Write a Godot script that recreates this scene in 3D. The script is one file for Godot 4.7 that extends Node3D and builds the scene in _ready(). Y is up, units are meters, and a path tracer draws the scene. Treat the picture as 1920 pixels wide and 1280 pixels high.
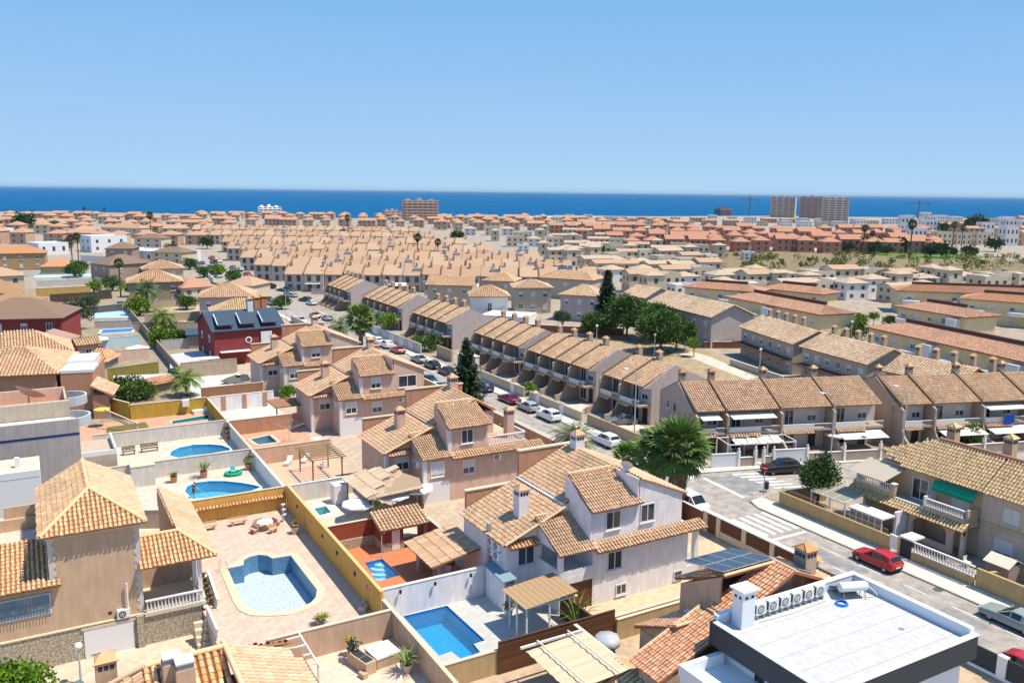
extends Node3D
# A seaside town seen from above. Metres, y up; the main street runs along z, its houses along x.
var taken := {}
var mats := {}
var shared := {}
var rng := RandomNumberGenerator.new()
var WT: StandardMaterial3D
var WW: StandardMaterial3D
var PL: StandardMaterial3D
var TM: StandardMaterial3D
var weather := FastNoiseLite.new()

class Shape:
	# collects flat shaded faces, corners listed anticlockwise as seen from outside
	var v := PackedVector3Array()
	var n := PackedVector3Array()
	var c := PackedColorArray()
	var ix := PackedInt32Array()
	var col := Color(1, 1, 1)
	var t := Transform3D.IDENTITY
	func face(p: Array) -> void:
		var b := v.size()
		var q0: Vector3 = t * p[0]
		var nn := Vector3.ZERO
		for i in range(1, p.size() - 1):
			var e1: Vector3 = t * p[i]
			var e2: Vector3 = t * p[i + 1]
			nn += (e1 - q0).cross(e2 - q0)
		nn = nn.normalized()
		for q in p:
			v.append(t * q)
			n.append(nn)
			c.append(col)
		for i in range(1, p.size() - 1):
			ix.append(b); ix.append(b + i + 1); ix.append(b + i)
	func vert(p: Vector3, nn: Vector3) -> int:
		v.append(t * p); n.append((t.basis * nn).normalized()); c.append(col)
		return v.size() - 1
	func tri(a: int, b: int, d: int) -> void:
		ix.append(a); ix.append(d); ix.append(b)
	func box(x0: float, y0: float, z0: float, x1: float, y1: float, z1: float) -> Shape:
		var a := Vector3(x0, y0, z0); var b := Vector3(x1, y0, z0); var d := Vector3(x1, y0, z1); var e := Vector3(x0, y0, z1)
		var f := Vector3(x0, y1, z0); var g := Vector3(x1, y1, z0); var h := Vector3(x1, y1, z1); var i := Vector3(x0, y1, z1)
		face([e, d, h, i]); face([b, a, f, g]); face([a, e, i, f]); face([d, b, g, h]); face([i, h, g, f]); face([a, b, d, e])
		return self
	func slab(p: Array, th: float) -> Shape:
		# a plate under the polygon p, th thick
		var q := []
		var e1: Vector3 = p[1] - p[0]
		var nn := e1.cross(p[p.size() - 1] - p[0]).normalized()
		for k in p: q.append(k - nn * th)
		face(p)
		var r := q.duplicate(); r.reverse(); face(r)
		for k in p.size():
			var l := (k + 1) % p.size()
			face([q[k], q[l], p[l], p[k]])
		return self
	func prism(poly: PackedVector2Array, y0: float, y1: float, caps := true) -> Shape:
		# an upright prism over a polygon of (x, z)
		var m := poly.size()
		var area := 0.0
		for k in m: area += poly[k].x * poly[(k + 1) % m].y - poly[(k + 1) % m].x * poly[k].y
		var p := poly
		if area > 0.0:
			p = poly.duplicate(); p.reverse()
		for k in m:
			var a := p[k]; var b := p[(k + 1) % m]
			face([Vector3(a.x, y0, a.y), Vector3(b.x, y0, b.y), Vector3(b.x, y1, b.y), Vector3(a.x, y1, a.y)])
		if caps:
			top(p, y1)
		return self
	func top(poly: PackedVector2Array, y: float) -> Shape:
		var tr := Geometry2D.triangulate_polygon(poly)
		for k in range(0, tr.size(), 3):
			var a := poly[tr[k]]; var b := poly[tr[k + 1]]; var d := poly[tr[k + 2]]
			if (b - a).cross(d - a) > 0.0:
				var s := b; b = d; d = s
			face([Vector3(a.x, y, a.y), Vector3(b.x, y, b.y), Vector3(d.x, y, d.y)])
		return self
	func tube(pts: Array, r0: float, r1: float, sides := 6) -> Shape:
		var prev := []
		for k in pts.size():
			var d: Vector3 = (pts[mini(k + 1, pts.size() - 1)] - pts[maxi(k - 1, 0)]).normalized()
			var u := d.cross(Vector3.UP if absf(d.y) < 0.9 else Vector3.RIGHT).normalized()
			var w := u.cross(d)
			var r := lerpf(r0, r1, float(k) / maxf(1.0, pts.size() - 1))
			var ring := []
			for s in sides:
				var a := TAU * s / sides
				var o := u * cos(a) + w * sin(a)
				ring.append(vert(pts[k] + o * r, o))
			if k > 0:
				for s in sides:
					var s2 := (s + 1) % sides
					tri(prev[s], ring[s2], prev[s2]); tri(prev[s], ring[s], ring[s2])
			prev = ring
		var last: Vector3 = pts[pts.size() - 1]
		var first: Vector3 = pts[0]
		var cap := []
		var cap2 := []
		for s in sides:
			cap.append(t.affine_inverse() * v[prev[s]])
			cap2.append(t.affine_inverse() * v[prev[0] - sides * (pts.size() - 1) + s])
		cap2.reverse()
		face(cap); face(cap2)
		return self
	func lathe(prof: Array, at: Vector3, sides := 10) -> Shape:
		# prof: (radius, height) from bottom to top
		var prev := []
		for k in prof.size():
			var d: Vector2 = prof[mini(k + 1, prof.size() - 1)] - prof[maxi(k - 1, 0)]
			var ring := []
			for s in sides:
				var a := TAU * s / sides
				ring.append(vert(at + Vector3(cos(a) * prof[k].x, prof[k].y, sin(a) * prof[k].x), Vector3(cos(a) * d.y, -d.x, sin(a) * d.y)))
			if k > 0:
				for s in sides:
					var s2 := (s + 1) % sides
					tri(prev[s], ring[s2], prev[s2]); tri(prev[s], ring[s], ring[s2])
			prev = ring
		return self
	func leaf(p: Vector3, d: Vector3, up: Vector3, l: float, w: float) -> void:
		# one small pointed leaf or leaf spray
		var s := d.cross(up).normalized() * w * 0.5
		face([p, p + d * l * 0.55 - s, p + d * l, p + d * l * 0.55 + s])
	func mesh(m: Material) -> ArrayMesh:
		var a := []
		a.resize(Mesh.ARRAY_MAX)
		a[Mesh.ARRAY_VERTEX] = v; a[Mesh.ARRAY_NORMAL] = n; a[Mesh.ARRAY_COLOR] = c; a[Mesh.ARRAY_INDEX] = ix
		var am := ArrayMesh.new()
		am.add_surface_from_arrays(Mesh.PRIMITIVE_TRIANGLES, a)
		am.surface_set_material(0, m)
		return am

func S(c := Color(1, 1, 1)) -> Shape:
	var s := Shape.new()
	s.col = c
	return s

func numbered(called: String) -> String:
	var k: int = taken.get(called, 0)
	taken[called] = k + 1
	return called if k == 0 else "%s_%03d" % [called, k]

func tag(o: Node3D, label: String, category: String, group := "", kind := "") -> Node3D:
	if label: o.set_meta("label", label)
	if category: o.set_meta("category", category)
	if group: o.set_meta("group", group)
	if kind: o.set_meta("kind", kind)
	return o

func thing(called: String, label: String, category: String, at := Vector3.ZERO, turn := 0.0, group := "") -> Node3D:
	var o := Node3D.new()
	o.name = numbered(called)
	add_child(o)
	o.position = at
	o.rotation_degrees.y = turn
	tag(o, label, category, group)
	return o

func part(parent: Node, called: String, s: Shape, m: Material) -> MeshInstance3D:
	return put(parent, called, s.mesh(m))

func put(parent: Node, called: String, me: Mesh) -> MeshInstance3D:
	var o := MeshInstance3D.new()
	o.mesh = me
	o.name = called if parent != self else numbered(called)
	parent.add_child(o, true)
	return o

func solo(called: String, label: String, category: String, s: Shape, m: Material, at := Vector3.ZERO, turn := 0.0, group := "") -> MeshInstance3D:
	var o := part(self, called, s, m)
	o.position = at
	o.rotation_degrees.y = turn
	tag(o, label, category, group)
	return o

func struct(called: String, s: Shape, m: Material) -> MeshInstance3D:
	var o := part(self, called, s, m)
	o.set_meta("kind", "structure")
	return o

func copy(src: Node3D, label: String, at: Vector3, turn := 0.0, group := "") -> Node3D:
	var o: Node3D = src.duplicate()
	o.name = numbered(String(src.name).rstrip("0123456789").trim_suffix("_"))
	add_child(o)
	o.position = at
	o.rotation_degrees.y = turn
	o.set_meta("label", label)
	if group: o.set_meta("group", group)
	return o

# ---------------------------------------------------------------- materials
func noise_tex(seed_: int, freq: float, lo: float, hi: float, size := 512, oct := 5, gain := 0.6) -> ImageTexture:
	var f := FastNoiseLite.new()
	f.seed = seed_; f.frequency = freq; f.fractal_octaves = oct; f.fractal_gain = gain
	f.noise_type = FastNoiseLite.TYPE_SIMPLEX_SMOOTH
	var im := f.get_seamless_image(size, size)
	im.convert(Image.FORMAT_RGB8)
	var d := im.get_data()
	for k in d.size(): d[k] = clampi(int(255.0 * lerpf(lo, hi, d[k] / 255.0)), 0, 255)
	return ImageTexture.create_from_image(Image.create_from_data(size, size, false, Image.FORMAT_RGB8, d))

func bump_tex(seed_: int, freq: float, strength: float, size := 512) -> ImageTexture:
	var f := FastNoiseLite.new()
	f.seed = seed_; f.frequency = freq; f.fractal_octaves = 4
	var im := f.get_seamless_image(size, size)
	im.bump_map_to_normal_map(strength)
	return ImageTexture.create_from_image(im)

func grid_tex(nx: int, ny: int, joint: int, jc: float, seed_: int, vary: float, stagger := false, size := 512) -> ImageTexture:
	# fine joints of paving that is too small to pick apart, with a tone for each piece
	var im := Image.create(size, size, false, Image.FORMAT_RGB8)
	var r := RandomNumberGenerator.new()
	r.seed = seed_
	im.fill(Color(jc, jc, jc))
	var w := size / nx; var h := size / ny
	for j in ny:
		for i in nx:
			var g := 1.0 - r.randf() * vary
			var x := i * w + (w / 2 if stagger and j % 2 else 0)
			im.fill_rect(Rect2i(x, j * h, w - joint, h - joint), Color(g, g, g))
			if x + w > size: im.fill_rect(Rect2i(x - size, j * h, w - joint, h - joint), Color(g, g, g))
	return ImageTexture.create_from_image(im)

func lin(r: float, g: float, b: float) -> Color:
	return Color(r, g, b).linear_to_srgb()

func mat(key: String, c := Color(1, 1, 1), rough := 0.85, tex := "", scale := 0.2, bump := "", bs := 0.5) -> StandardMaterial3D:
	# colours are linear base colours
	if mats.has(key): return mats[key]
	var m := StandardMaterial3D.new()
	m.albedo_color = lin(c.r, c.g, c.b)
	m.roughness = rough
	m.metallic_specular = 0.35
	m.vertex_color_use_as_albedo = true
	if tex:
		m.albedo_texture = shared[tex]
	if bump:
		m.normal_enabled = true
		m.normal_texture = shared[bump]
		m.normal_scale = bs
	if tex or bump:
		m.uv1_triplanar = true
		m.uv1_world_triplanar = true
		m.uv1_scale = Vector3.ONE * scale
		if tex == "stain": m.uv1_scale = Vector3(1.7, 0.45, 1.7) * scale
	mats[key] = m
	return m

func stucco(key: String, r: float, g: float, b: float) -> StandardMaterial3D:
	return mat("stucco_" + key, Color(r, g, b), 0.92, "stain", 0.13, "grain", 0.14)

func flat_mat(key: String, r: float, g: float, b: float, rough := 0.6) -> StandardMaterial3D:
	return mat("flat_" + key, Color(r, g, b), rough)

func glass(key := "glass", r := 0.03, g := 0.04, b := 0.05) -> StandardMaterial3D:
	var m := mat(key, Color(r, g, b), 0.08)
	m.metallic_specular = 0.6
	return m

func pane_mat(key: String, r: float, g: float, b: float, a: float) -> StandardMaterial3D:
	var m := mat(key, Color(r, g, b), 0.05)
	m.transparency = BaseMaterial3D.TRANSPARENCY_ALPHA
	var k := m.albedo_color
	k.a = a
	m.albedo_color = k
	return m

func leaf_mat(key := "leaf") -> StandardMaterial3D:
	var m := mat(key, Color(1, 1, 1), 0.6)
	m.backlight_enabled = true
	m.backlight = Color(0.25, 0.3, 0.1)
	m.cull_mode = BaseMaterial3D.CULL_DISABLED
	return m

func make_textures() -> void:
	shared["stain"] = noise_tex(3, 0.012, 0.88, 1.0)
	shared["fine"] = noise_tex(5, 0.06, 0.72, 1.0)
	shared["blotch"] = noise_tex(8, 0.02, 0.74, 1.0)
	shared["grain"] = bump_tex(9, 0.12, 3.0)
	shared["ripple"] = bump_tex(14, 0.03, 4.0)
	shared["pave"] = grid_tex(8, 8, 1, 0.86, 11, 0.1)
	shared["slabs"] = grid_tex(8, 16, 2, 0.84, 12, 0.06, true)
	shared["mosaic"] = grid_tex(32, 32, 2, 0.95, 13, 0.32)
	shared["stone"] = noise_tex(21, 0.03, 0.55, 1.05, 512, 3)
	shared["plank"] = grid_tex(1, 16, 2, 0.45, 15, 0.22)
	shared["rooftex"] = grid_tex(64, 32, 1, 0.75, 16, 0.55, true)

# ---------------------------------------------------------------- building pieces
const TAN_TILES := [Color(0.6, 0.34, 0.18), Color(0.66, 0.4, 0.22), Color(0.55, 0.31, 0.16), Color(0.7, 0.47, 0.28), Color(0.48, 0.31, 0.18), Color(0.64, 0.38, 0.21)]
const ORANGE_TILES := [Color(0.66, 0.27, 0.1), Color(0.72, 0.34, 0.14), Color(0.58, 0.22, 0.08), Color(0.75, 0.44, 0.2), Color(0.7, 0.3, 0.14)]
const YELLOW_TILES := [Color(0.62, 0.44, 0.2), Color(0.7, 0.52, 0.26), Color(0.52, 0.35, 0.16), Color(0.66, 0.48, 0.22)]
const PINK_TILES := [Color(0.6, 0.33, 0.19), Color(0.52, 0.25, 0.14), Color(0.68, 0.45, 0.28), Color(0.42, 0.2, 0.13), Color(0.62, 0.42, 0.26)]

func inside(q: Vector2, poly: PackedVector2Array) -> bool:
	return Geometry2D.is_point_in_polygon(q, poly)

func tiled(parent: Node3D, p: Array, pal: Array, step := 0.3, course := 0.4, th := 0.14) -> MeshInstance3D:
	# a roof pitch: p[0], p[1] the eave, corners anticlockwise seen from above; a deck under rows of barrel tiles
	var deck := S(Color(pal[2].r * 0.72, pal[2].g * 0.72, pal[2].b * 0.72)).slab(p, th)
	var o := part(parent, "roof", deck, mat("deck", Color(1, 1, 1), 0.9, "fine", 0.4))
	var s := S()
	var e: Vector3 = (p[1] - p[0]).normalized()
	var nn: Vector3 = e.cross(p[p.size() - 1] - p[0]).normalized()
	var u := nn.cross(e)
	var poly := PackedVector2Array()
	var lo := Vector2.INF; var hi := -Vector2.INF
	for q in p:
		var w := Vector2((q - p[0]).dot(e), (q - p[0]).dot(u))
		poly.append(w)
		lo = lo.min(w); hi = hi.max(w)
	var cols := int(round((hi.x - lo.x) / step))
	var dx := (hi.x - lo.x) / maxi(1, cols)
	for i in cols:
		var x := lo.x + (i + 0.5) * dx
		var y := lo.y - 0.06
		while y < hi.y:
			if inside(Vector2(x, y + course * 0.5), poly):
				var at: Vector3 = p[0] + e * (x + rng.randf_range(-0.02, 0.02)) + u * (y + rng.randf_range(-0.03, 0.03))
				s.col = aged(pal[rng.randi() % pal.size()], at)
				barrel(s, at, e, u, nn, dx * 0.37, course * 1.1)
			y += course
	if s.ix.size() > 0:
		var tl := part(o, "roof_tiles", s, TM)
		tl.set_meta("kind", "stuff")
	return o

func aged(k: Color, at: Vector3) -> Color:
	# sun-bleached and lichen-darkened patches with a shape of their own
	var g := rng.randf_range(0.86, 1.1)
	var w := weather.get_noise_3dv(at * 9.0 + Vector3(k.r, 0, 0)) * 0.5 + 0.5
	var q := k.lerp(Color(0.62, 0.46, 0.32), 0.42).lerp(Color(0.27, 0.2, 0.13), smoothstep(0.58, 0.85, w) * 0.55)
	return Color(q.r * g, q.g * g, q.b * g)

func barrel(s: Shape, at: Vector3, e: Vector3, u: Vector3, nn: Vector3, r: float, l: float) -> void:
	var lift := 0.045
	var a := []; var b := []
	for k in 4:
		var q := PI * k / 3.0
		var o := e * -cos(q) * r + nn * sin(q) * r * 0.9
		a.append(s.vert(at + o * 1.08 + nn * lift, o))
		b.append(s.vert(at + o * 0.9 + u * l, o))
	for k in 3:
		s.tri(b[k], a[k], a[k + 1]); s.tri(b[k], a[k + 1], b[k + 1])
	var f := []
	for k in 4: f.append(s.v[a[k]])
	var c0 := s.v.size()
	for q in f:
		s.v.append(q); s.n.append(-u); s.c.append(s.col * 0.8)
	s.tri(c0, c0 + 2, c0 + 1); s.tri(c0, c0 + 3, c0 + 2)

func plain_roof(parent: Node3D, p: Array, m: Material, th := 0.2) -> MeshInstance3D:
	return part(parent, "roof", S().slab(p, th), m)

func ridge(parent: Node3D, a: Vector3, b: Vector3, pal: Array, r := 0.14) -> void:
	var k: Color = pal[3]
	part(parent, "ridge_cap", S(Color(k.r * 0.95, k.g * 0.95, k.b * 0.95)).tube([a, b], r, r, 6), TM)

func window(parent: Node3D, at: Vector3, w: float, h: float, side: int, frame: Material, gl: Material = null, shutter := 0.0, sill: Material = null, called := "window") -> MeshInstance3D:
	# at: middle of the opening's foot on the wall face; side 0 +z, 1 -x, 2 +x, 3 -z
	var key := "win %.2f %.2f %.2f %s %s" % [w, h, shutter, frame.resource_name, str(frame.get_instance_id())]
	if not shared.has(key):
		var f := S()
		var b := 0.09
		f.box(-w / 2, 0, -0.02, -w / 2 + b, h, 0.06).box(w / 2 - b, 0, -0.02, w / 2, h, 0.06)
		f.box(-w / 2 + b, 0, -0.02, w / 2 - b, b, 0.06).box(-w / 2 + b, h - b, -0.02, w / 2 - b, h, 0.06)
		if w > 0.9: f.box(-0.04, b, -0.01, 0.04, h - b, 0.05)
		shared[key] = f.mesh(frame)
		shared[key + "g"] = S().box(-w / 2 + b, b, -0.02, w / 2 - b, h - b, 0.015).mesh(gl if gl else glass())
		var q := S()
		var y := h - b
		while y > h - b - (h - 2 * b) * shutter + 0.02:
			q.box(-w / 2 + b, y - 0.09, 0.016, w / 2 - b, y, 0.032)
			y -= 0.1
		if shutter > 0: shared[key + "s"] = q.mesh(flat_mat("shutter", 0.62, 0.62, 0.64))
		shared[key + "l"] = S().box(-w / 2 - 0.06, -0.07, -0.02, w / 2 + 0.06, -0.002, 0.14).mesh(sill if sill else frame)
	var o := put(parent, called, shared[key])
	o.position = at
	o.rotation_degrees.y = [0, -90, 90, 180][side]
	put(o, "pane", shared[key + "g"])
	if shutter > 0: put(o, "shutter", shared[key + "s"])
	put(o, "sill", shared[key + "l"])
	return o

func bx(parent: Node, called: String, m: Material, x0: float, y0: float, z0: float, x1: float, y1: float, z1: float) -> MeshInstance3D:
	return part(parent, called, S().box(x0, y0, z0, x1, y1, z1), m)

func chimney(parent: Node3D, x: float, z: float, y0: float, y1: float, m: Material, pal: Array, w := 0.45) -> void:
	var o := bx(parent, "chimney", m, x - w, y0, z - w, x + w, y1, z + w)
	var f := S(Color(0.06, 0.05, 0.05))
	for k in 3:
		f.box(x - w * 0.75 + k * w * 0.55, y1 - 0.5, z + w - 0.01, x - w * 0.35 + k * w * 0.55, y1 - 0.22, z + w + 0.012)
		f.box(x - w - 0.012, y1 - 0.5, z - w * 0.75 + k * w * 0.55, x - w + 0.01, y1 - 0.22, z - w * 0.35 + k * w * 0.55)
	part(o, "smoke_vents", f, PL)
	var k: Color = pal[1] * 0.8
	var s := S(k)
	s.slab([Vector3(x - w - 0.12, y1 + 0.003, z + w + 0.12), Vector3(x + w + 0.12, y1 + 0.003, z + w + 0.12), Vector3(x + w * 0.3, y1 + 0.35, z - w * 0.1), Vector3(x - w * 0.3, y1 + 0.35, z - w * 0.1)], 0.08)
	s.slab([Vector3(x + w + 0.12, y1 + 0.003, z - w - 0.12), Vector3(x - w - 0.12, y1 + 0.003, z - w - 0.12), Vector3(x - w * 0.3, y1 + 0.35, z - w * 0.1 - 0.01), Vector3(x + w * 0.3, y1 + 0.35, z - w * 0.1 - 0.01)], 0.08)
	s.face([Vector3(x - w, y1, z - w), Vector3(x - w, y1, z + w), Vector3(x - w * 0.3, y1 + 0.3, z)])
	s.face([Vector3(x + w, y1, z + w), Vector3(x + w, y1, z - w), Vector3(x + w * 0.3, y1 + 0.3, z)])
	part(o, "chimney_cap", s, TM)

func balustrade(parent: Node3D, a: Vector3, b: Vector3, h: float, m: Material, gap := 0.28) -> MeshInstance3D:
	# rail and foot rail from a to b with turned balusters between
	var l := Vector2(b.x - a.x, b.z - a.z).length()
	var d := (b - a) / l
	var s := S()
	var side := Vector3(-d.z, 0, d.x).normalized() * 0.09
	for y in [0.0, h - 0.1]:
		var lo := Vector3(0, y, 0); var up := Vector3(0, y + 0.1, 0)
		s.face([a + lo + side, b + lo + side, b + up + side, a + up + side])
		s.face([b + lo - side, a + lo - side, a + up - side, b + up - side])
		s.face([a + up + side, b + up + side, b + up - side, a + up - side])
		s.face([a + lo - side, a + lo + side, a + up + side, a + up - side])
		s.face([b + lo + side, b + lo - side, b + up - side, b + up + side])
	var o := part(parent, "balustrade_rail", s, m)
	var q := S()
	var k := gap * 0.5
	while k < l:
		q.lathe([Vector2(0.05, 0.1), Vector2(0.085, h * 0.3), Vector2(0.035, h * 0.6), Vector2(0.06, h - 0.1)], a + d * k, 6)
		k += gap
	var bl := part(o, "balusters", q, m)
	bl.set_meta("kind", "stuff")
	return o

func wall(called: String, label: String, x0: float, z0: float, x1: float, z1: float, h: float, m: Material, cop: Material = null, y0 := 0.0, th := 0.2) -> Node3D:
	# a free standing garden wall with its coping
	var at := Vector3((x0 + x1) / 2, y0, (z0 + z1) / 2)
	var l := Vector2(x1 - x0, z1 - z0).length()
	var turn := rad_to_deg(-atan2(z1 - z0, x1 - x0))
	var o := thing(called, label, "wall", at, turn)
	bx(o, "wall_body", m, -l / 2, -0.05, -th / 2, l / 2, h - 0.06, th / 2)
	bx(o, "coping", cop if cop else m, -l / 2, h - 0.06, -th / 2 - 0.035, l / 2, h, th / 2 + 0.035)
	return o

func ac_unit(parent: Node3D, at: Vector3, side: int) -> void:
	if not shared.has("ac"):
		shared["ac"] = S().box(-0.42, 0, 0, 0.42, 0.62, 0.32).mesh(flat_mat("enamel", 0.72, 0.72, 0.7))
		var g := S(Color(0.05, 0.05, 0.05))
		g.t = Transform3D(Basis(Vector3.RIGHT, PI / 2), Vector3(-0.1, 0.31, 0.322))
		g.lathe([Vector2(0.25, 0), Vector2(0.25, 0.012), Vector2(0.19, 0.014)], Vector3.ZERO, 16)
		g.col = Color(0.3, 0.3, 0.3)
		g.lathe([Vector2(0.19, 0.002), Vector2(0.0, 0.006)], Vector3.ZERO, 16)
		shared["acf"] = g.mesh(PL)
	var o := put(parent, "air_conditioner", shared["ac"])
	put(o, "fan_grille", shared["acf"])
	o.position = at
	o.rotation_degrees.y = [0, -90, 90, 180][side]

func rect(x0: float, z0: float, x1: float, z1: float) -> PackedVector2Array:
	return PackedVector2Array([Vector2(x0, z0), Vector2(x1, z0), Vector2(x1, z1), Vector2(x0, z1)])

func oval(cx: float, cz: float, rx: float, rz: float, turn := 0.0, n := 28) -> PackedVector2Array:
	var p := PackedVector2Array()
	for k in n:
		p.append(Vector2(cos(TAU * k / n) * rx, sin(TAU * k / n) * rz).rotated(turn) + Vector2(cx, cz))
	return p

func grown(p: PackedVector2Array, by: float) -> PackedVector2Array:
	return Geometry2D.offset_polygon(p, by, Geometry2D.JOIN_ROUND)[0]

func pierced(outer: PackedVector2Array, hole: PackedVector2Array) -> PackedVector2Array:
	# the outer polygon with the hole cut out, joined by a seam
	var a := outer.duplicate(); var h := hole.duplicate()
	if Geometry2D.is_polygon_clockwise(a): a.reverse()
	if not Geometry2D.is_polygon_clockwise(h): h.reverse()
	var bi := 0; var bj := 0; var bd := INF
	for i in a.size():
		for j in h.size():
			var d := a[i].distance_squared_to(h[j])
			if d < bd:
				bd = d; bi = i; bj = j
	var r := PackedVector2Array()
	for i in bi + 1: r.append(a[i])
	for j in h.size() + 1: r.append(h[(bj + j) % h.size()])
	for i in range(bi, a.size()): r.append(a[i])
	return r

func patio(called: String, p: PackedVector2Array, m: Material, y := 0.0, holes := [], depth := 2.4) -> void:
	# a plot's paved floor, standing on the cut ground
	var q := p
	for h in holes: q = pierced(q, h)
	var s := S()
	s.prism(p, y - depth, y, false)
	s.top(q, y)
	struct(called, s, m)

func pool(label: String, p: PackedVector2Array, y: float, deep: float, level: float, tile: Material, floor_m: Material, cop: Material, cw := 0.35, group := "") -> Node3D:
	var o := thing("swimming_pool", label, "swimming pool", Vector3.ZERO, 0, group)
	var w := S()
	var q := p.duplicate()
	if Geometry2D.is_polygon_clockwise(q): q.reverse()
	for k in q.size():
		var a := q[k]; var b := q[(k + 1) % q.size()]
		w.face([Vector3(a.x, y - deep, a.y), Vector3(b.x, y - deep, b.y), Vector3(b.x, y, b.y), Vector3(a.x, y, a.y)])
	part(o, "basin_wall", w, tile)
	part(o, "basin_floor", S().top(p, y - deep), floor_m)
	if cw > 0:
		var g := grown(p, cw)
		var cs := S()
		var gq := g.duplicate()
		if Geometry2D.is_polygon_clockwise(gq): gq.reverse()
		cs.prism(gq, y - 0.02, y + 0.06, false)
		cs.top(pierced(g, p), y + 0.06)
		for k in q.size():
			var a := q[k]; var b := q[(k + 1) % q.size()]
			cs.face([Vector3(a.x, y - 0.001, a.y), Vector3(b.x, y - 0.001, b.y), Vector3(b.x, y + 0.06, b.y), Vector3(a.x, y + 0.06, a.y)])
		part(o, "coping", cs, cop)
	if level > 0:
		var wm := pane_mat("pool_water", 0.1, 0.5, 0.75, 0.16)
		wm.normal_enabled = true
		wm.normal_texture = shared["ripple"]
		wm.normal_scale = 0.5
		wm.uv1_triplanar = true
		wm.uv1_world_triplanar = true
		wm.uv1_scale = Vector3.ONE * 0.25
		part(o, "water", S().top(p, y - deep + level), wm)
	return o

# ---------------------------------------------------------------- plants
func rdir() -> Vector3:
	var d := Vector3(rng.randfn(), rng.randfn(), rng.randfn())
	return d.normalized()

func crown_shape(s: Shape, c: Vector3, r: Vector3, count: int, size: float, cols: Array, clumps := 14) -> void:
	# leaf sprays gathered in clumps through an uneven crown
	var cl := []
	for k in clumps:
		var d := rdir()
		if d.y < -0.35: d.y *= -0.6
		cl.append([c + d * r * rng.randf_range(0.45, 0.85), rng.randf_range(0.28, 0.5), cols[rng.randi() % cols.size()]])
	for k in count:
		var q: Array = cl[rng.randi() % clumps]
		var d := rdir()
		var p: Vector3 = q[0] + d * r * q[1] * pow(rng.randf(), 0.4)
		var g := rng.randf_range(0.65, 1.35)
		var qc: Color = q[2]
		s.col = Color(qc.r * g, qc.g * g, qc.b * g)
		var f := (d + rdir() * 0.9 + Vector3(0, 0.25, 0)).normalized()
		s.leaf(p, f, rdir(), size * rng.randf_range(0.7, 1.4), size * 0.75)

func tree_mesh(key: String, h: float, r: Vector3, count: int, size: float, cols: Array, seed_: int, trunk_r := 0.16) -> void:
	# stores a trunk with limbs and a crown under the key
	if shared.has(key): return
	rng.seed = seed_
	var s := S()
	var c := Vector3(0, h - r.y, 0)
	crown_shape(s, c, r, count, size, cols, 12 + count / 150)
	shared[key] = s.mesh(leaf_mat())
	var t := S(Color(0.16, 0.11, 0.07))
	t.tube([Vector3.ZERO, Vector3(0.06, c.y * 0.5, 0.03), Vector3(0, c.y, 0)], trunk_r, trunk_r * 0.55, 7)
	for k in 6:
		var a := TAU * k / 6 + rng.randf()
		t.tube([Vector3(0, maxf(0.2, c.y - r.y * 0.7), 0), c + Vector3(cos(a) * r.x * 0.4, r.y * 0.1, sin(a) * r.z * 0.4), c + Vector3(cos(a) * r.x * 0.65, r.y * 0.4, sin(a) * r.z * 0.65)], trunk_r * 0.5, 0.03, 5)
	shared[key + "t"] = t.mesh(mat("bark", Color(1, 1, 1), 0.95, "fine", 1.0))

func plant(called: String, key: String, label: String, category: String, at: Vector3, turn := 0.0, scale_ := 1.0, group := "", crown := "crown", stem := "trunk") -> Node3D:
	var o := thing(called, label, category, at, turn, group)
	var a := put(o, crown, shared[key])
	var b := put(o, stem, shared[key + "t"])
	a.scale = Vector3.ONE * scale_
	b.scale = Vector3.ONE * scale_
	if shared.has(key + "d"):
		var d := put(o, "dead_frond_skirt", shared[key + "d"])
		d.scale = Vector3.ONE * scale_
	return o

func conifer_mesh(key: String, h: float, r: float, tiers: int, cols: Array, seed_: int, leaf := 0.5, gaps := 0.15) -> void:
	if shared.has(key): return
	rng.seed = seed_
	var s := S()
	for k in tiers:
		var f := float(k) / tiers
		var y := h * (0.08 + 0.9 * f)
		var rr := r * pow(1.0 - f, 0.75) * rng.randf_range(0.8, 1.12) + 0.15
		var n := int(7 + rr * 5)
		for b in n:
			if rng.randf() < gaps: continue
			var a := TAU * b / n + rng.randf_range(-0.25, 0.25)
			var l := rr * rng.randf_range(0.7, 1.1)
			var d := Vector3(cos(a), 0, sin(a))
			var m := int(3 + l * 7)
			for j in m:
				var w := (j + 0.6) / m
				var p := d * l * w + Vector3(0, y - 0.15 * l * w + 0.35 * l * w * w, 0)
				var g := rng.randf_range(0.6, 1.35)
				var q: Color = cols[rng.randi() % cols.size()]
				s.col = Color(q.r * g, q.g * g, q.b * g)
				for z in 3:
					s.leaf(p, (d * 0.6 + rdir() * 0.8).normalized(), Vector3.UP + rdir() * 0.5, leaf * rng.randf_range(0.6, 1.2), leaf * 0.5)
	shared[key] = s.mesh(leaf_mat())
	shared[key + "t"] = S(Color(0.13, 0.09, 0.06)).tube([Vector3.ZERO, Vector3(0, h * 0.95, 0)], 0.22, 0.03, 7).mesh(mat("bark", Color(1, 1, 1), 0.95, "fine", 1.0))

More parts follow.
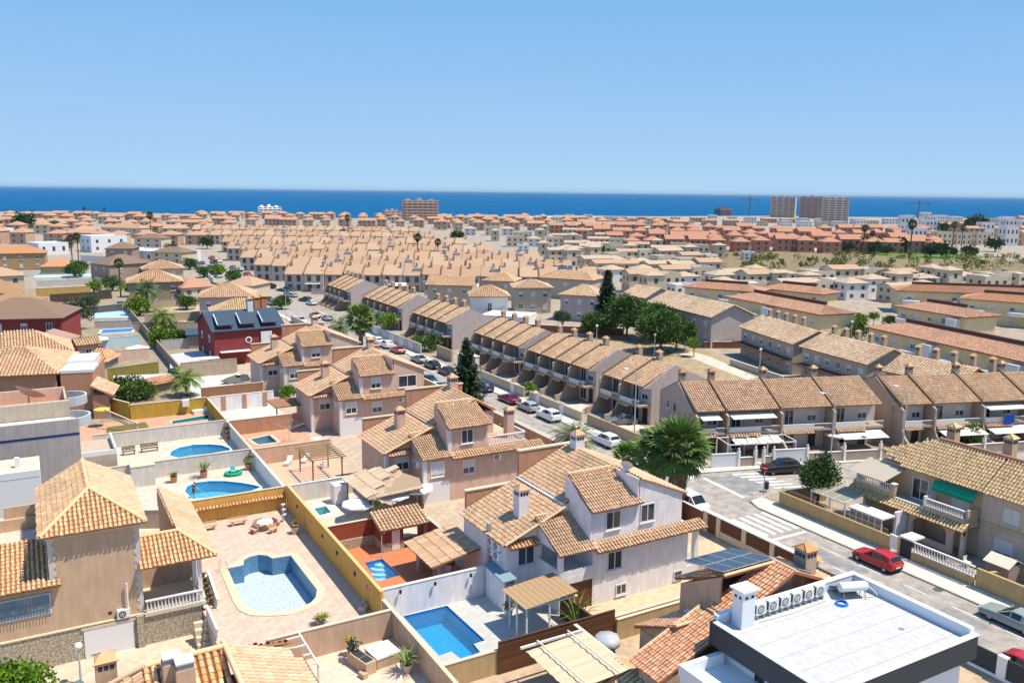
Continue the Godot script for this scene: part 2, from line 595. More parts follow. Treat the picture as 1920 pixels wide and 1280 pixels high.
func palm_mesh(key: String, h: float, fronds: int, l: float, cols: Array, seed_: int, tr := 0.2) -> void:
	# feather palm
	if shared.has(key): return
	rng.seed = seed_
	var s := S()
	for k in fronds:
		var a := TAU * k * 0.382 + rng.randf_range(-0.2, 0.2)
		var rise := lerpf(1.25, -0.25, float(k) / fronds) + rng.randf_range(-0.1, 0.1)
		var d := Vector3(cos(a), 0, sin(a))
		var q: Color = cols[rng.randi() % cols.size()]
		var g := rng.randf_range(0.75, 1.25)
		s.col = Color(q.r * g, q.g * g, q.b * g)
		var p := Vector3(0, h, 0)
		var v := (d * cos(rise) + Vector3.UP * sin(rise)).normalized()
		var n := 16
		var side := d.cross(Vector3.UP)
		for j in n:
			var q2 := p + v * l / n
			v = (v + Vector3.DOWN * 0.1).normalized()
			s.face([p - side * 0.03, p + side * 0.03, q2 + side * 0.02, q2 - side * 0.02])
			if j > 1:
				var ll := l * 0.24 * sin(PI * (j + 1.5) / (n + 3))
				for z in [-1.0, 1.0]:
					for y in 2:
						s.leaf(p.lerp(q2, y * 0.5), (side * z + v * 0.7 + Vector3.DOWN * rng.randf_range(0.0, 0.55)).normalized(), v.cross(side), ll, 0.09)
			p = q2
	shared[key] = s.mesh(leaf_mat())
	var t := S(Color(0.2, 0.15, 0.1))
	var pts := []
	for k in 9: pts.append(Vector3(0.05 * sin(k), h * k / 8.0, 0.05 * cos(k)))
	t.tube(pts, tr * 1.15, tr * 0.85, 8)
	shared[key + "t"] = t.mesh(mat("bark", Color(1, 1, 1), 0.95, "fine", 1.0))

func fan_palm_mesh(key: String, h: float, n: int, l: float, cols: Array, seed_: int, tr: float, skirt: float) -> void:
	if shared.has(key): return
	rng.seed = seed_
	var s := S()
	for k in n:
		var a := TAU * k * 0.382 + rng.randf_range(-0.2, 0.2)
		var rise := lerpf(1.3, -0.75, float(k) / n)
		var d := (Vector3(cos(a), 0, sin(a)) * cos(rise) + Vector3.UP * sin(rise)).normalized()
		var root := Vector3(0, h, 0)
		var hub := root + d * l * 0.6 + Vector3.DOWN * l * 0.06
		var q: Color = cols[rng.randi() % cols.size()]
		var g := rng.randf_range(0.7, 1.3)
		s.col = Color(q.r * g, q.g * g, q.b * g)
		var side := d.cross(Vector3.UP).normalized()
		s.face([root - side * 0.04, root + side * 0.04, hub + side * 0.03, hub - side * 0.03])
		for j in 15:
			var b := lerpf(-1.9, 1.9, j / 14.0)
			var f := (d * cos(b) + side * sin(b) + Vector3.DOWN * (0.18 + absf(b) * 0.22 + rng.randf() * 0.2)).normalized()
			s.leaf(hub, f, side.cross(d) + rdir() * 0.2, l * 0.5 * rng.randf_range(0.85, 1.1), l * 0.085)
	shared[key] = s.mesh(leaf_mat())
	var t := S(Color(0.17, 0.12, 0.08))
	t.tube([Vector3.ZERO, Vector3(0.03, h * 0.5, 0), Vector3(0, h, 0)], tr * 1.2, tr * 0.8, 9)
	shared[key + "t"] = t.mesh(mat("bark", Color(1, 1, 1), 0.95, "fine", 1.0))
	if skirt > 0:
		var w := S()
		for k in int(skirt * 260):
			var a := rng.randf() * TAU
			var y := h - rng.randf() * skirt
			var g := rng.randf_range(0.5, 1.3)
			w.col = Color(0.22 * g, 0.155 * g, 0.085 * g)
			var f := (h - y) / skirt
			var r := tr + 0.25 + (1.0 - f) * 0.35
			w.leaf(Vector3(cos(a) * r * 0.7, y, sin(a) * r * 0.7), Vector3(cos(a) * 0.25, -1, sin(a) * 0.25) + rdir() * 0.2, Vector3(cos(a), 0, sin(a)) + rdir() * 0.4, rng.randf_range(0.6, 1.1), 0.16)
		shared[key + "d"] = w.mesh(leaf_mat("dead_leaf"))

func spiky(parent: Node3D, at: Vector3, h: float, n: int, c: Color, arch := 0.5) -> void:
	# a rosette of long narrow leaves
	var s := S()
	for k in n:
		var a := TAU * k * 0.382
		var d := (Vector3(cos(a), 0, sin(a)) * rng.randf_range(0.2, arch + 0.4) + Vector3.UP).normalized()
		var g := rng.randf_range(0.6, 1.4)
		s.col = Color(c.r * g, c.g * g, c.b * g)
		var m := at + d * h * 0.6
		var side := Vector3(-sin(a), 0, cos(a)) * 0.05
		s.face([at - side, at + side, m + side, m - side])
		var e := m + (d + Vector3.DOWN * 0.7 * arch + Vector3(cos(a), 0, sin(a)) * arch * 0.6).normalized() * h * 0.5
		s.face([m - side, m + side, e])
	part(parent, "leaves", s, leaf_mat())

func potted(label: String, at: Vector3, h: float, pr: float, pot: Color, leafc: Color, kind := 0) -> Node3D:
	var o := thing("potted_plant", label, "potted plant", at)
	var ph := pr * 1.7
	part(o, "pot", S(pot).lathe([Vector2(0, 0), Vector2(pr * 0.7, 0), Vector2(pr, ph), Vector2(pr * 0.86, ph), Vector2(pr * 0.8, ph * 0.85), Vector2(0, ph * 0.85)], Vector3.ZERO, 12), mat("pottery", Color(1, 1, 1), 0.8))
	if kind == 0:
		spiky(o, Vector3(0, ph * 0.85, 0), h, 34, leafc, 0.8)
	else:
		var s := S()
		crown_shape(s, Vector3(0, ph + h * 0.5, 0), Vector3(h * 0.45, h * 0.5, h * 0.45), 160, 0.22, [leafc, leafc * 1.3], 8)
		part(o, "leaves", s, leaf_mat())
		part(o, "stem", S(Color(0.15, 0.1, 0.06)).tube([Vector3(0, ph * 0.8, 0), Vector3(0.03, ph + h * 0.6, 0)], 0.03, 0.02, 5), PL)
	return o

# ---------------------------------------------------------------- cars
func car_profile(kind: String) -> Array:
	# stations along the car from nose to tail: [x, half width, sill y, waist y, roof y, roof half width]
	match kind:
		"suv":
			return [[-2.15, 0.72, 0.42, 0.78, 0.0, 0], [-2.02, 0.86, 0.3, 0.92, 0, 0], [-1.1, 0.92, 0.28, 1.03, 0, 0], [-0.75, 0.92, 0.28, 1.06, 1.1, 0.72], [-0.05, 0.92, 0.28, 1.08, 1.6, 0.62], [1.2, 0.92, 0.28, 1.12, 1.62, 0.62], [1.75, 0.91, 0.3, 1.14, 1.5, 0.62], [2.08, 0.87, 0.34, 1.12, 1.16, 0.7], [2.18, 0.78, 0.45, 0.95, 0, 0]]
		"sedan":
			return [[-2.3, 0.7, 0.38, 0.62, 0, 0], [-2.15, 0.85, 0.25, 0.74, 0, 0], [-1.15, 0.9, 0.22, 0.86, 0, 0], [-0.75, 0.9, 0.22, 0.88, 0.92, 0.72], [0.15, 0.9, 0.22, 0.9, 1.38, 0.6], [0.95, 0.9, 0.22, 0.92, 1.36, 0.6], [1.7, 0.9, 0.24, 0.95, 1.0, 0.66], [2.2, 0.85, 0.28, 0.94, 0, 0], [2.32, 0.76, 0.4, 0.8, 0, 0]]
		"van":
			return [[-2.3, 0.76, 0.42, 0.85, 0, 0], [-2.2, 0.9, 0.3, 1.0, 0, 0], [-1.75, 0.94, 0.28, 1.12, 1.16, 0.76], [-1.05, 0.95, 0.28, 1.14, 1.82, 0.72], [1.6, 0.95, 0.28, 1.14, 1.86, 0.74], [2.2, 0.94, 0.3, 1.14, 1.78, 0.74], [2.3, 0.9, 0.4, 1.1, 1.2, 0.76], [2.33, 0.84, 0.45, 0.95, 0, 0]]
	return [[-2.0, 0.7, 0.38, 0.66, 0, 0], [-1.88, 0.83, 0.25, 0.78, 0, 0], [-1.05, 0.87, 0.22, 0.9, 0, 0], [-0.7, 0.87, 0.22, 0.93, 0.97, 0.7], [0.05, 0.87, 0.22, 0.95, 1.46, 0.6], [1.05, 0.87, 0.22, 0.98, 1.45, 0.6], [1.6, 0.87, 0.24, 1.0, 1.3, 0.6], [1.92, 0.83, 0.28, 0.98, 1.02, 0.66], [2.02, 0.74, 0.4, 0.82, 0, 0]]

func strip(s: Shape, rings: Array, close := false) -> void:
	for k in rings.size() - 1:
		var a: Array = rings[k]; var b: Array = rings[k + 1]
		for j in a.size() - 1:
			s.face([a[j], a[j + 1], b[j + 1], b[j]])
	if close:
		var f: Array = rings[0].duplicate()
		f.reverse()
		s.face(f)
		s.face(rings[rings.size() - 1])

func car_meshes(kind: String) -> void:
	if shared.has("car" + kind): return
	var pr := car_profile(kind)
	var body := S(); var cabin := S(); var gl := S(); var dark := S()
	var rings := []
	for q in pr:
		var x: float = q[0]; var w: float = q[1]; var y0: float = q[2]; var y1: float = q[3]
		rings.append([Vector3(x, y0, w * 0.9), Vector3(x, y0 + 0.12, w), Vector3(x, (y0 + y1) * 0.5, w + 0.015), Vector3(x, y1 - 0.05, w * 0.95), Vector3(x, y1, w * 0.86), Vector3(x, y1 + 0.02, 0), Vector3(x, y1, -w * 0.86), Vector3(x, y1 - 0.05, -w * 0.95), Vector3(x, (y0 + y1) * 0.5, -w - 0.015), Vector3(x, y0 + 0.12, -w), Vector3(x, y0, -w * 0.9)])
	var rr := []
	for q in rings:
		var z: Array = q.duplicate(); z.reverse(); rr.append(z)
	strip(body, rr, true)
	# greenhouse
	var cs := []
	for q in pr:
		if q[4] > 0: cs.append(q)
	var top := []
	for q in cs:
		var x: float = q[0]; var y: float = q[4]; var w: float = q[5]; var yw: float = q[3]; var ww: float = q[1]
		top.append([Vector3(x, yw - 0.02, -ww * 0.9), Vector3(x, y - 0.05, -w - 0.03), Vector3(x, y, -w + 0.06), Vector3(x, y + 0.02, 0), Vector3(x, y, w - 0.06), Vector3(x, y - 0.05, w + 0.03), Vector3(x, yw - 0.02, ww * 0.9)])
	strip(cabin, top, true)
	# glass set proud of the cabin by a few millimetres
	var m := top.size() - 1
	var out := 0.012
	for k in m:
		var a: Array = top[k]; var b: Array = top[k + 1]
		var rise: float = absf(b[3].y - a[3].y)
		if (k == 0 or k == m - 1) and rise > 0.2:
			var o := Vector3(-out if k == 0 else out, out * 2.0, 0)
			var mid: Vector3 = (a[3] + b[3]) / 2.0
			for j in range(1, 5):
				var q := []
				for z in [a[j], a[j + 1], b[j + 1], b[j]]: q.append((z as Vector3).lerp(mid, 0.1) + o)
				gl.face(q)
		var hh: float = minf(a[1].y - a[0].y, 9.0) + b[1].y - b[0].y
		if hh > 0.4 and not (kind == "van" and k > 1):
			for z in [0, 6]:
				var i0: int = z; var i1: int = 1 if z == 0 else 5
				var p := [a[i0], b[i0], b[i1], a[i1]] if z == 6 else [b[i0], a[i0], a[i1], b[i1]]
				var mid: Vector3 = (p[0] + p[1] + p[2] + p[3]) / 4.0
				var q := []
				for y in p: q.append((y as Vector3).lerp(mid, 0.13) + Vector3(0, 0, out if z == 6 else -out))
				gl.face(q)
	var lx: float = pr[0][0]; var rx: float = pr[pr.size() - 1][0]
	var w0: float = pr[1][1]
	var y0: float = pr[1][3]
	dark.col = Color(0.02, 0.02, 0.02)
	dark.box(lx - 0.03, 0.3, -w0 * 0.72, lx + 0.1, 0.42, w0 * 0.72)
	dark.box(rx - 0.1, 0.3, -w0 * 0.75, rx + 0.03, 0.45, w0 * 0.75)
	dark.box(lx * 0.9, 0.2, -w0 * 0.97, rx * 0.9, 0.3, w0 * 0.97)
	shared["car" + kind] = body
	shared["cabin" + kind] = cabin
	shared["glass" + kind] = gl.mesh(glass("car_glass", 0.015, 0.02, 0.025))
	shared["trim" + kind] = dark.mesh(PL)
	shared["lamp" + kind] = S().box(lx + 0.02, y0 - 0.2, 0, lx + 0.22, y0 - 0.05, 0.34).mesh(glass("lamp_glass", 0.6, 0.62, 0.65))
	shared["tail" + kind] = S().box(rx - 0.2, y0 - 0.12, 0, rx - 0.005, y0 + 0.08, 0.26).mesh(glass("tail_glass", 0.3, 0.01, 0.01))
	shared["plate" + kind] = S().box(rx + 0.03, 0.5, -0.26, rx + 0.04, 0.61, 0.26).mesh(flat_mat("number_plate", 0.75, 0.75, 0.72))
	if not shared.has("tyre"):
		var t := S(Color(0.02, 0.02, 0.02))
		t.t = Transform3D(Basis(Vector3.RIGHT, PI / 2), Vector3.ZERO)
		t.lathe([Vector2(0.2, -0.1), Vector2(0.31, -0.1), Vector2(0.33, -0.07), Vector2(0.33, 0.07), Vector2(0.31, 0.1), Vector2(0.2, 0.1)], Vector3.ZERO, 16)
		shared["tyre"] = t.mesh(PL)
		var r := S(Color(0.45, 0.45, 0.47))
		r.t = t.t
		r.lathe([Vector2(0.2, 0.085), Vector2(0.17, 0.07)], Vector3.ZERO, 14)
		for k in 5:
			r.t = Transform3D(Basis(Vector3.BACK, TAU * k / 5), Vector3.ZERO)
			r.box(-0.035, 0, -0.09, 0.035, 0.19, 0.09)
		var hub := mat("alloy", Color(1, 1, 1), 0.35)
		hub.metallic = 0.7
		shared["rim"] = r.mesh(hub)

func car(kind: String, paint: String, c: Color, label: String, at: Vector3, turn: float) -> Node3D:
	# nose towards -x before turning
	car_meshes(kind)
	var m := mat("paint_" + paint, c, 0.28)
	m.clearcoat_enabled = true
	m.clearcoat = 0.8
	m.clearcoat_roughness = 0.08
	var o := thing("parked_car" if kind != "van" else "parked_van", label, "car" if kind != "van" else "van", at, turn, "vehicles parked along the streets")
	if not shared.has("b" + kind + paint):
		shared["b" + kind + paint] = (shared["car" + kind] as Shape).mesh(m)
		shared["c" + kind + paint] = (shared["cabin" + kind] as Shape).mesh(m)
	var b := put(o, "body", shared["b" + kind + paint])
	put(o, "cabin", shared["c" + kind + paint])
	put(o, "windows", shared["glass" + kind])
	put(o, "bumper_trim", shared["trim" + kind])
	put(o, "number_plate", shared["plate" + kind])
	var w: float = car_profile(kind)[1][1] - 0.02
	for z in [-w, w - 0.34]:
		put(o, "headlight", shared["lamp" + kind]).position.z = z
	for z in [-w, w - 0.26]:
		put(o, "tail_light", shared["tail" + kind]).position.z = z
	for x in [-1.32, 1.32]:
		for z in [-0.78, 0.78]:
			var t := put(o, "wheel", shared["tyre"])
			t.position = Vector3(x, 0.33, z)
			if z < 0: t.rotation_degrees.y = 180
			put(t, "rim", shared["rim"])
	for z in [-1.0, 1.0]:
		var mi := bx(o, "wing_mirror", m, -0.72, 0.98, z * (w + 0.02) - 0.09, -0.6, 1.1, z * (w + 0.02) + 0.09)
		mi.name = "wing_mirror" if z < 0 else "wing_mirror_001"
	return o

func lamp_post(label: String, at: Vector3, h: float, turn: float, globe := false) -> void:
	var o := thing("street_lamp", label, "street lamp", at, turn, "street lamps")
	var m := flat_mat("galvanised", 0.5, 0.51, 0.52, 0.5)
	part(o, "pole", S().tube([Vector3.ZERO, Vector3(0, h, 0)], 0.09, 0.05, 8), m)
	if globe:
		part(o, "globe", S().lathe([Vector2(0.05, 0), Vector2(0.22, 0.12), Vector2(0.26, 0.28), Vector2(0.18, 0.46), Vector2(0, 0.52)], Vector3(0, h, 0), 12), flat_mat("opal", 0.75, 0.75, 0.74, 0.3))
	else:
		part(o, "arm", S().tube([Vector3(0, h - 0.1, 0), Vector3(0.6, h + 0.35, 0), Vector3(1.4, h + 0.5, 0)], 0.045, 0.035, 6), m)
		var q := S()
		q.t = Transform3D(Basis(Vector3.FORWARD, -0.12).scaled(Vector3(1, 0.45, 0.7)), Vector3(1.75, h + 0.5, 0))
		q.lathe([Vector2(0, -0.22), Vector2(0.3, -0.15), Vector2(0.42, 0), Vector2(0.3, 0.2), Vector2(0, 0.28)], Vector3.ZERO, 10)
		part(o, "lamp_head", q, flat_mat("opal", 0.75, 0.75, 0.74, 0.3))

func _ready() -> void:
	var cam := Camera3D.new()
	cam.name = "camera"
	cam.transform = Transform3D(Basis(Vector3(0.870771, 0.0112855, 0.491559), Vector3(0.0752073, 0.984915, -0.155838), Vector3(-0.485903, 0.172668, 0.856787)), Vector3(0, 31, 0))
	cam.fov = 43.6028
	cam.near = 0.5
	cam.far = 90000
	add_child(cam)
	cam.current = true
	var e := Environment.new()
	e.background_mode = Environment.BG_SKY
	var sky := Sky.new()
	var im := Image.create(512, 512, false, Image.FORMAT_RGBF)
	var air := FastNoiseLite.new()
	air.seed = 5
	air.frequency = 0.012
	for j in 512:
		var el := (0.5 - (j + 0.5) / 512.0) * 180.0
		# pale at the horizon, deeper blue upwards
		var h := Color(0.29, 0.445, 0.6); var m := Color(0.12, 0.29, 0.56); var z := Color(0.08, 0.21, 0.48)
		var k := h.lerp(m, pow(clampf(el / 15.0, 0, 1), 0.85)) if el < 15.0 else m.lerp(z, clampf((el - 15.0) / 60.0, 0, 1))
		if el < 0: k = Color(0.2, 0.24, 0.28)
		for i in 512:
			var n := 1.0 + 0.035 * air.get_noise_3d(cos(TAU * i / 512.0) * 90.0, j * 3.0, sin(TAU * i / 512.0) * 90.0)
			im.set_pixel(i, j, Color(k.r * n, k.g * (n * 0.6 + 0.4), k.b))
	var sm := PanoramaSkyMaterial.new()
	sm.panorama = ImageTexture.create_from_image(im)
	sky.sky_material = sm
	e.sky = sky
	e.tonemap_mode = Environment.TONE_MAPPER_LINEAR
	e.tonemap_exposure = 1.54
	e.sdfgi_enabled = true
	e.ssao_enabled = true
	e.ssil_enabled = true
	e.fog_enabled = true
	e.fog_density = 0.00003
	e.fog_light_color = Color(0.62, 0.76, 0.9)
	var we := WorldEnvironment.new()
	we.name = "environment"
	we.environment = e
	add_child(we)
	var sun := DirectionalLight3D.new()
	sun.name = "sun"
	add_child(sun)
	sun.look_at_from_position(Vector3(0.38, 1, 0.29) * 100.0, Vector3.ZERO, Vector3.UP)
	sun.light_energy = 1.34
	sun.light_angular_distance = 0.5
	sun.light_color = Color(1.0, 0.95, 0.87)
	sun.shadow_enabled = true
	rng.seed = 7
	make_textures()
	WT = flat_mat("white_trim", 0.7, 0.68, 0.65, 0.7)
	WW = flat_mat("window_white", 0.62, 0.64, 0.66)
	PL = mat("plain", Color(1, 1, 1), 0.9)
	TM = mat("tile", Color(1, 1, 1), 0.85)
	mat("far_tan_a", Color(0.6, 0.4, 0.26), 0.9, "fine", 0.35)
	mat("far_tan_b", Color(0.56, 0.36, 0.23), 0.9, "fine", 0.35)
	ground()
	roads()
	plots()
	villas()
	left_house()
	corner_house()
	solar_and_modern()
	right_house()
	terraces()
	yard_things()
	left_district()
	far_rows()
	far_estates()
	towers()
	cars()
	trees()
	street_things()
	small_things()

# ---------------------------------------------------------------- the setting
func ground() -> void:
	var m := mat("earth", Color(0.46, 0.39, 0.31), 0.95, "blotch", 0.03, "grain", 0.5)
	var land := PackedVector2Array([Vector2(-900, 300), Vector2(2600, 300), Vector2(2600, -560), Vector2(1316.07, -754.49), Vector2(1073.02, -867), Vector2(986.25, -931.14), Vector2(730.7, -938.37), Vector2(648.02, -997.81), Vector2(544.02, -962.99), Vector2(424.94, -916.91), Vector2(337.67, -911.69), Vector2(267.33, -959.94), Vector2(213.58, -1037.5), Vector2(144.59, -1134.69), Vector2(65.39, -1189.76), Vector2(-26.35, -1233.22), Vector2(-900, -1150)])
	var cut := rect(-150, -300, 53, -12)
	var s := S()
	s.top(pierced(land, cut), 0)
	s.top(cut, -2.4)
	for k in 4:
		var a := cut[k]; var b := cut[(k + 1) % 4]
		s.face([Vector3(a.x, -2.4, a.y), Vector3(a.x, 0, a.y), Vector3(b.x, 0, b.y), Vector3(b.x, -2.4, b.y)])
	struct("ground", s, m)
	var w := mat("sea_water", Color(0.001, 0.122, 0.31), 0.5, "", 1.0, "ripple", 0.5)
	w.metallic_specular = 0.06
	w.albedo_texture = shared["fine"]
	w.uv1_scale = Vector3(0.0012, 0.004, 0.0005)
	struct("sea", S().top(rect(-60000, -80000, 70000, 600), -6), w)
	var sand := S()
	for q in [[Vector2(322.35, -870.39), Vector2(521.26, -922.66), 14.0], [Vector2(521.26, -922.66), Vector2(626.73, -952.08), 16.0], [Vector2(626.73, -952.08), Vector2(706.14, -895.53), 12.0]]:
		var d: Vector2 = (q[1] - q[0]).normalized().orthogonal() * q[2]
		sand.top(PackedVector2Array([q[0] - d, q[1] - d, q[1] + d, q[0] + d]), 0.01)
	struct("beach", sand, mat("sand", Color(0.62, 0.55, 0.42), 0.95, "stain", 0.02))

func roads() -> void:
	var asph := mat("asphalt", Color(0.46, 0.415, 0.37), 0.95, "blotch", 0.06, "grain", 0.6)
	var pav := mat("pavement", Color(0.66, 0.6, 0.52), 0.9, "pave", 0.5)
	var kerb := mat("kerb", Color(0.4, 0.38, 0.35), 0.9, "fine", 0.5)
	var wear := mat("worn_asphalt", Color(0.33, 0.325, 0.325), 0.95, "blotch", 0.06)
	# the main street, a little bend far off
	var cl := [Vector2(57.5, 0), Vector2(57.5, -180), Vector2(59.5, -235), Vector2(62.0, -290), Vector2(65.5, -384), Vector2(66, -600)]
	var s := S()
	var le := []; var ri := []
	for k in cl.size():
		var w := 4.5 if k < 2 else 5.5
		le.append(cl[k] - Vector2(w, 0)); ri.append(cl[k] + Vector2(w, 0))
	for k in cl.size() - 1:
		s.top(PackedVector2Array([le[k], ri[k], ri[k + 1], le[k + 1]]), 0.02)
	struct("main_street", s, asph)
	var b := S()
	b.top(PackedVector2Array([Vector2(61.9, -69.3), Vector2(61.9, -60.9), Vector2(64.0, -60.6), Vector2(76.7, -61.0), Vector2(140, -41), Vector2(140, -47), Vector2(79, -65.4), Vector2(64, -69.4)]), 0.024)
	struct("side_street", b, asph)
	var dir := Vector2(23.2, 7.6).normalized()
	# pavements with their kerbs
	var p := S(); var kb := S()
	for q in [
		PackedVector2Array([Vector2(61.9, -58.6), Vector2(62.6, -60.3), Vector2(64.4, -60.6), Vector2(64.4, 0), Vector2(61.9, 0)]),
		PackedVector2Array([Vector2(61.9, -70.2), Vector2(64.2, -70.2), Vector2(64.2, -220), Vector2(61.9, -180)]),
		PackedVector2Array([Vector2(63.5, -69.5), Vector2(79, -65.6), Vector2(140, -47.2), Vector2(140, -44.5), Vector2(79, -62.9), Vector2(66.5, -66.9)]) if false else PackedVector2Array([Vector2(62.2, -70.2), Vector2(64.6, -69.4), Vector2(79, -65.4), Vector2(140, -46.9), Vector2(140, -49.6), Vector2(79, -67.6), Vector2(66, -71.6)]),
		PackedVector2Array([Vector2(53, 0), Vector2(54.2, 0), Vector2(54.2, -330), Vector2(53, -330)])]:
		p.prism(q, 0.0, 0.13)
		kb.prism(grown(q, 0.14), 0.0, 0.122)
	struct("pavement", p, pav)
	struct("kerb", kb, kerb)
	# painted markings, worn white
	var paint := mat("road_paint", Color(0.7, 0.69, 0.66), 0.85, "stain", 0.6)
	var mk := S()
	for k in 7:
		var x := 55.2 + k * 0.98
		mk.top(rect(x, -57.6, x + 0.5, -53.0), 0.03)
	var stripes := struct("zebra_crossing", mk, paint)
	var z2 := S()
	for k in 6:
		var o := Vector2(67.4, -67.6) + dir * (-0.4) + Vector2(0.0, 1.02 * k) + dir * (0.15 * k)
		z2.top(PackedVector2Array([o, o + dir * 3.2, o + dir * 3.2 + Vector2(0, 0.45), o + Vector2(0, 0.45)]), 0.032)
	struct("side_zebra_crossing", z2, paint)
	var l := S()
	l.top(rect(55.4, -52.3, 61.4, -51.9), 0.03)
	l.top(PackedVector2Array([Vector2(63.01, -68.01), Vector2(63.46, -68.17), Vector2(63.06, -61.57), Vector2(62.53, -61.49)]), 0.034)
	for k in 9: l.top(rect(59.72, -49.0 + k * 4.2, 59.86, -46.9 + k * 4.2), 0.03)
	for k in 3: l.top(rect(57.3, -49.6 + k * 4.0, 57.45, -46.6 + k * 4.0), 0.03)
	l.top(rect(57.0, -40.2, 57.9, -39.8), 0.03)
	for k in 12: l.top(rect(59.72, -72.0 - k * 9.0, 59.86, -68.5 - k * 9.0), 0.03)
	l.top(rect(56.7, -260, 56.9, -60), 0.03)
	l.top(PackedVector2Array([Vector2(62.75, -70.18), Vector2(63.29, -69.9), Vector2(62.17, -68.45), Vector2(61.64, -68.72)]), 0.034)
	struct("road_lines", l, paint)
	var pa := S()
	pa.top(rect(57.8, -49.0, 59.4, -43.5), 0.026)
	pa.top(PackedVector2Array([Vector2(63.75, -68.23), Vector2(67.99, -66.42), Vector2(66.85, -62.13), Vector2(63.47, -62.61)]), 0.029)
	for q in [[58.2, -36.5, 59.3, -33.0], [60.2, -77.0, 61.6, -74.5], [56.0, -71.0, 57.2, -66.0], [58.6, -95.0, 59.2, -84.0], [57.0, -112.0, 58.4, -108.0], [61.0, -31.0, 61.7, -29.0], [55.0, -46.0, 55.4, -34.0]]: pa.top(rect(q[0], q[1], q[2], q[3]), 0.026)
	struct("asphalt_patch", pa, wear)
	# manhole lids
	for q in [Vector3(56.67, 0.03, -50.5), Vector3(61.45, 0.03, -38.65), Vector3(64.42, 0.03, -59.71)]:
		var mh := solo("manhole_cover", "round iron manhole cover in the asphalt" + [" before the tiled gatepost", " past the parked red car", " by the crosswalk kerb"][int(taken.get("manhole_cover", 0))], "manhole cover", S(Color(0.1, 0.095, 0.09)).lathe([Vector2(0.38, 0), Vector2(0.38, 0.012), Vector2(0, 0.014)], Vector3.ZERO, 16), PL, q)

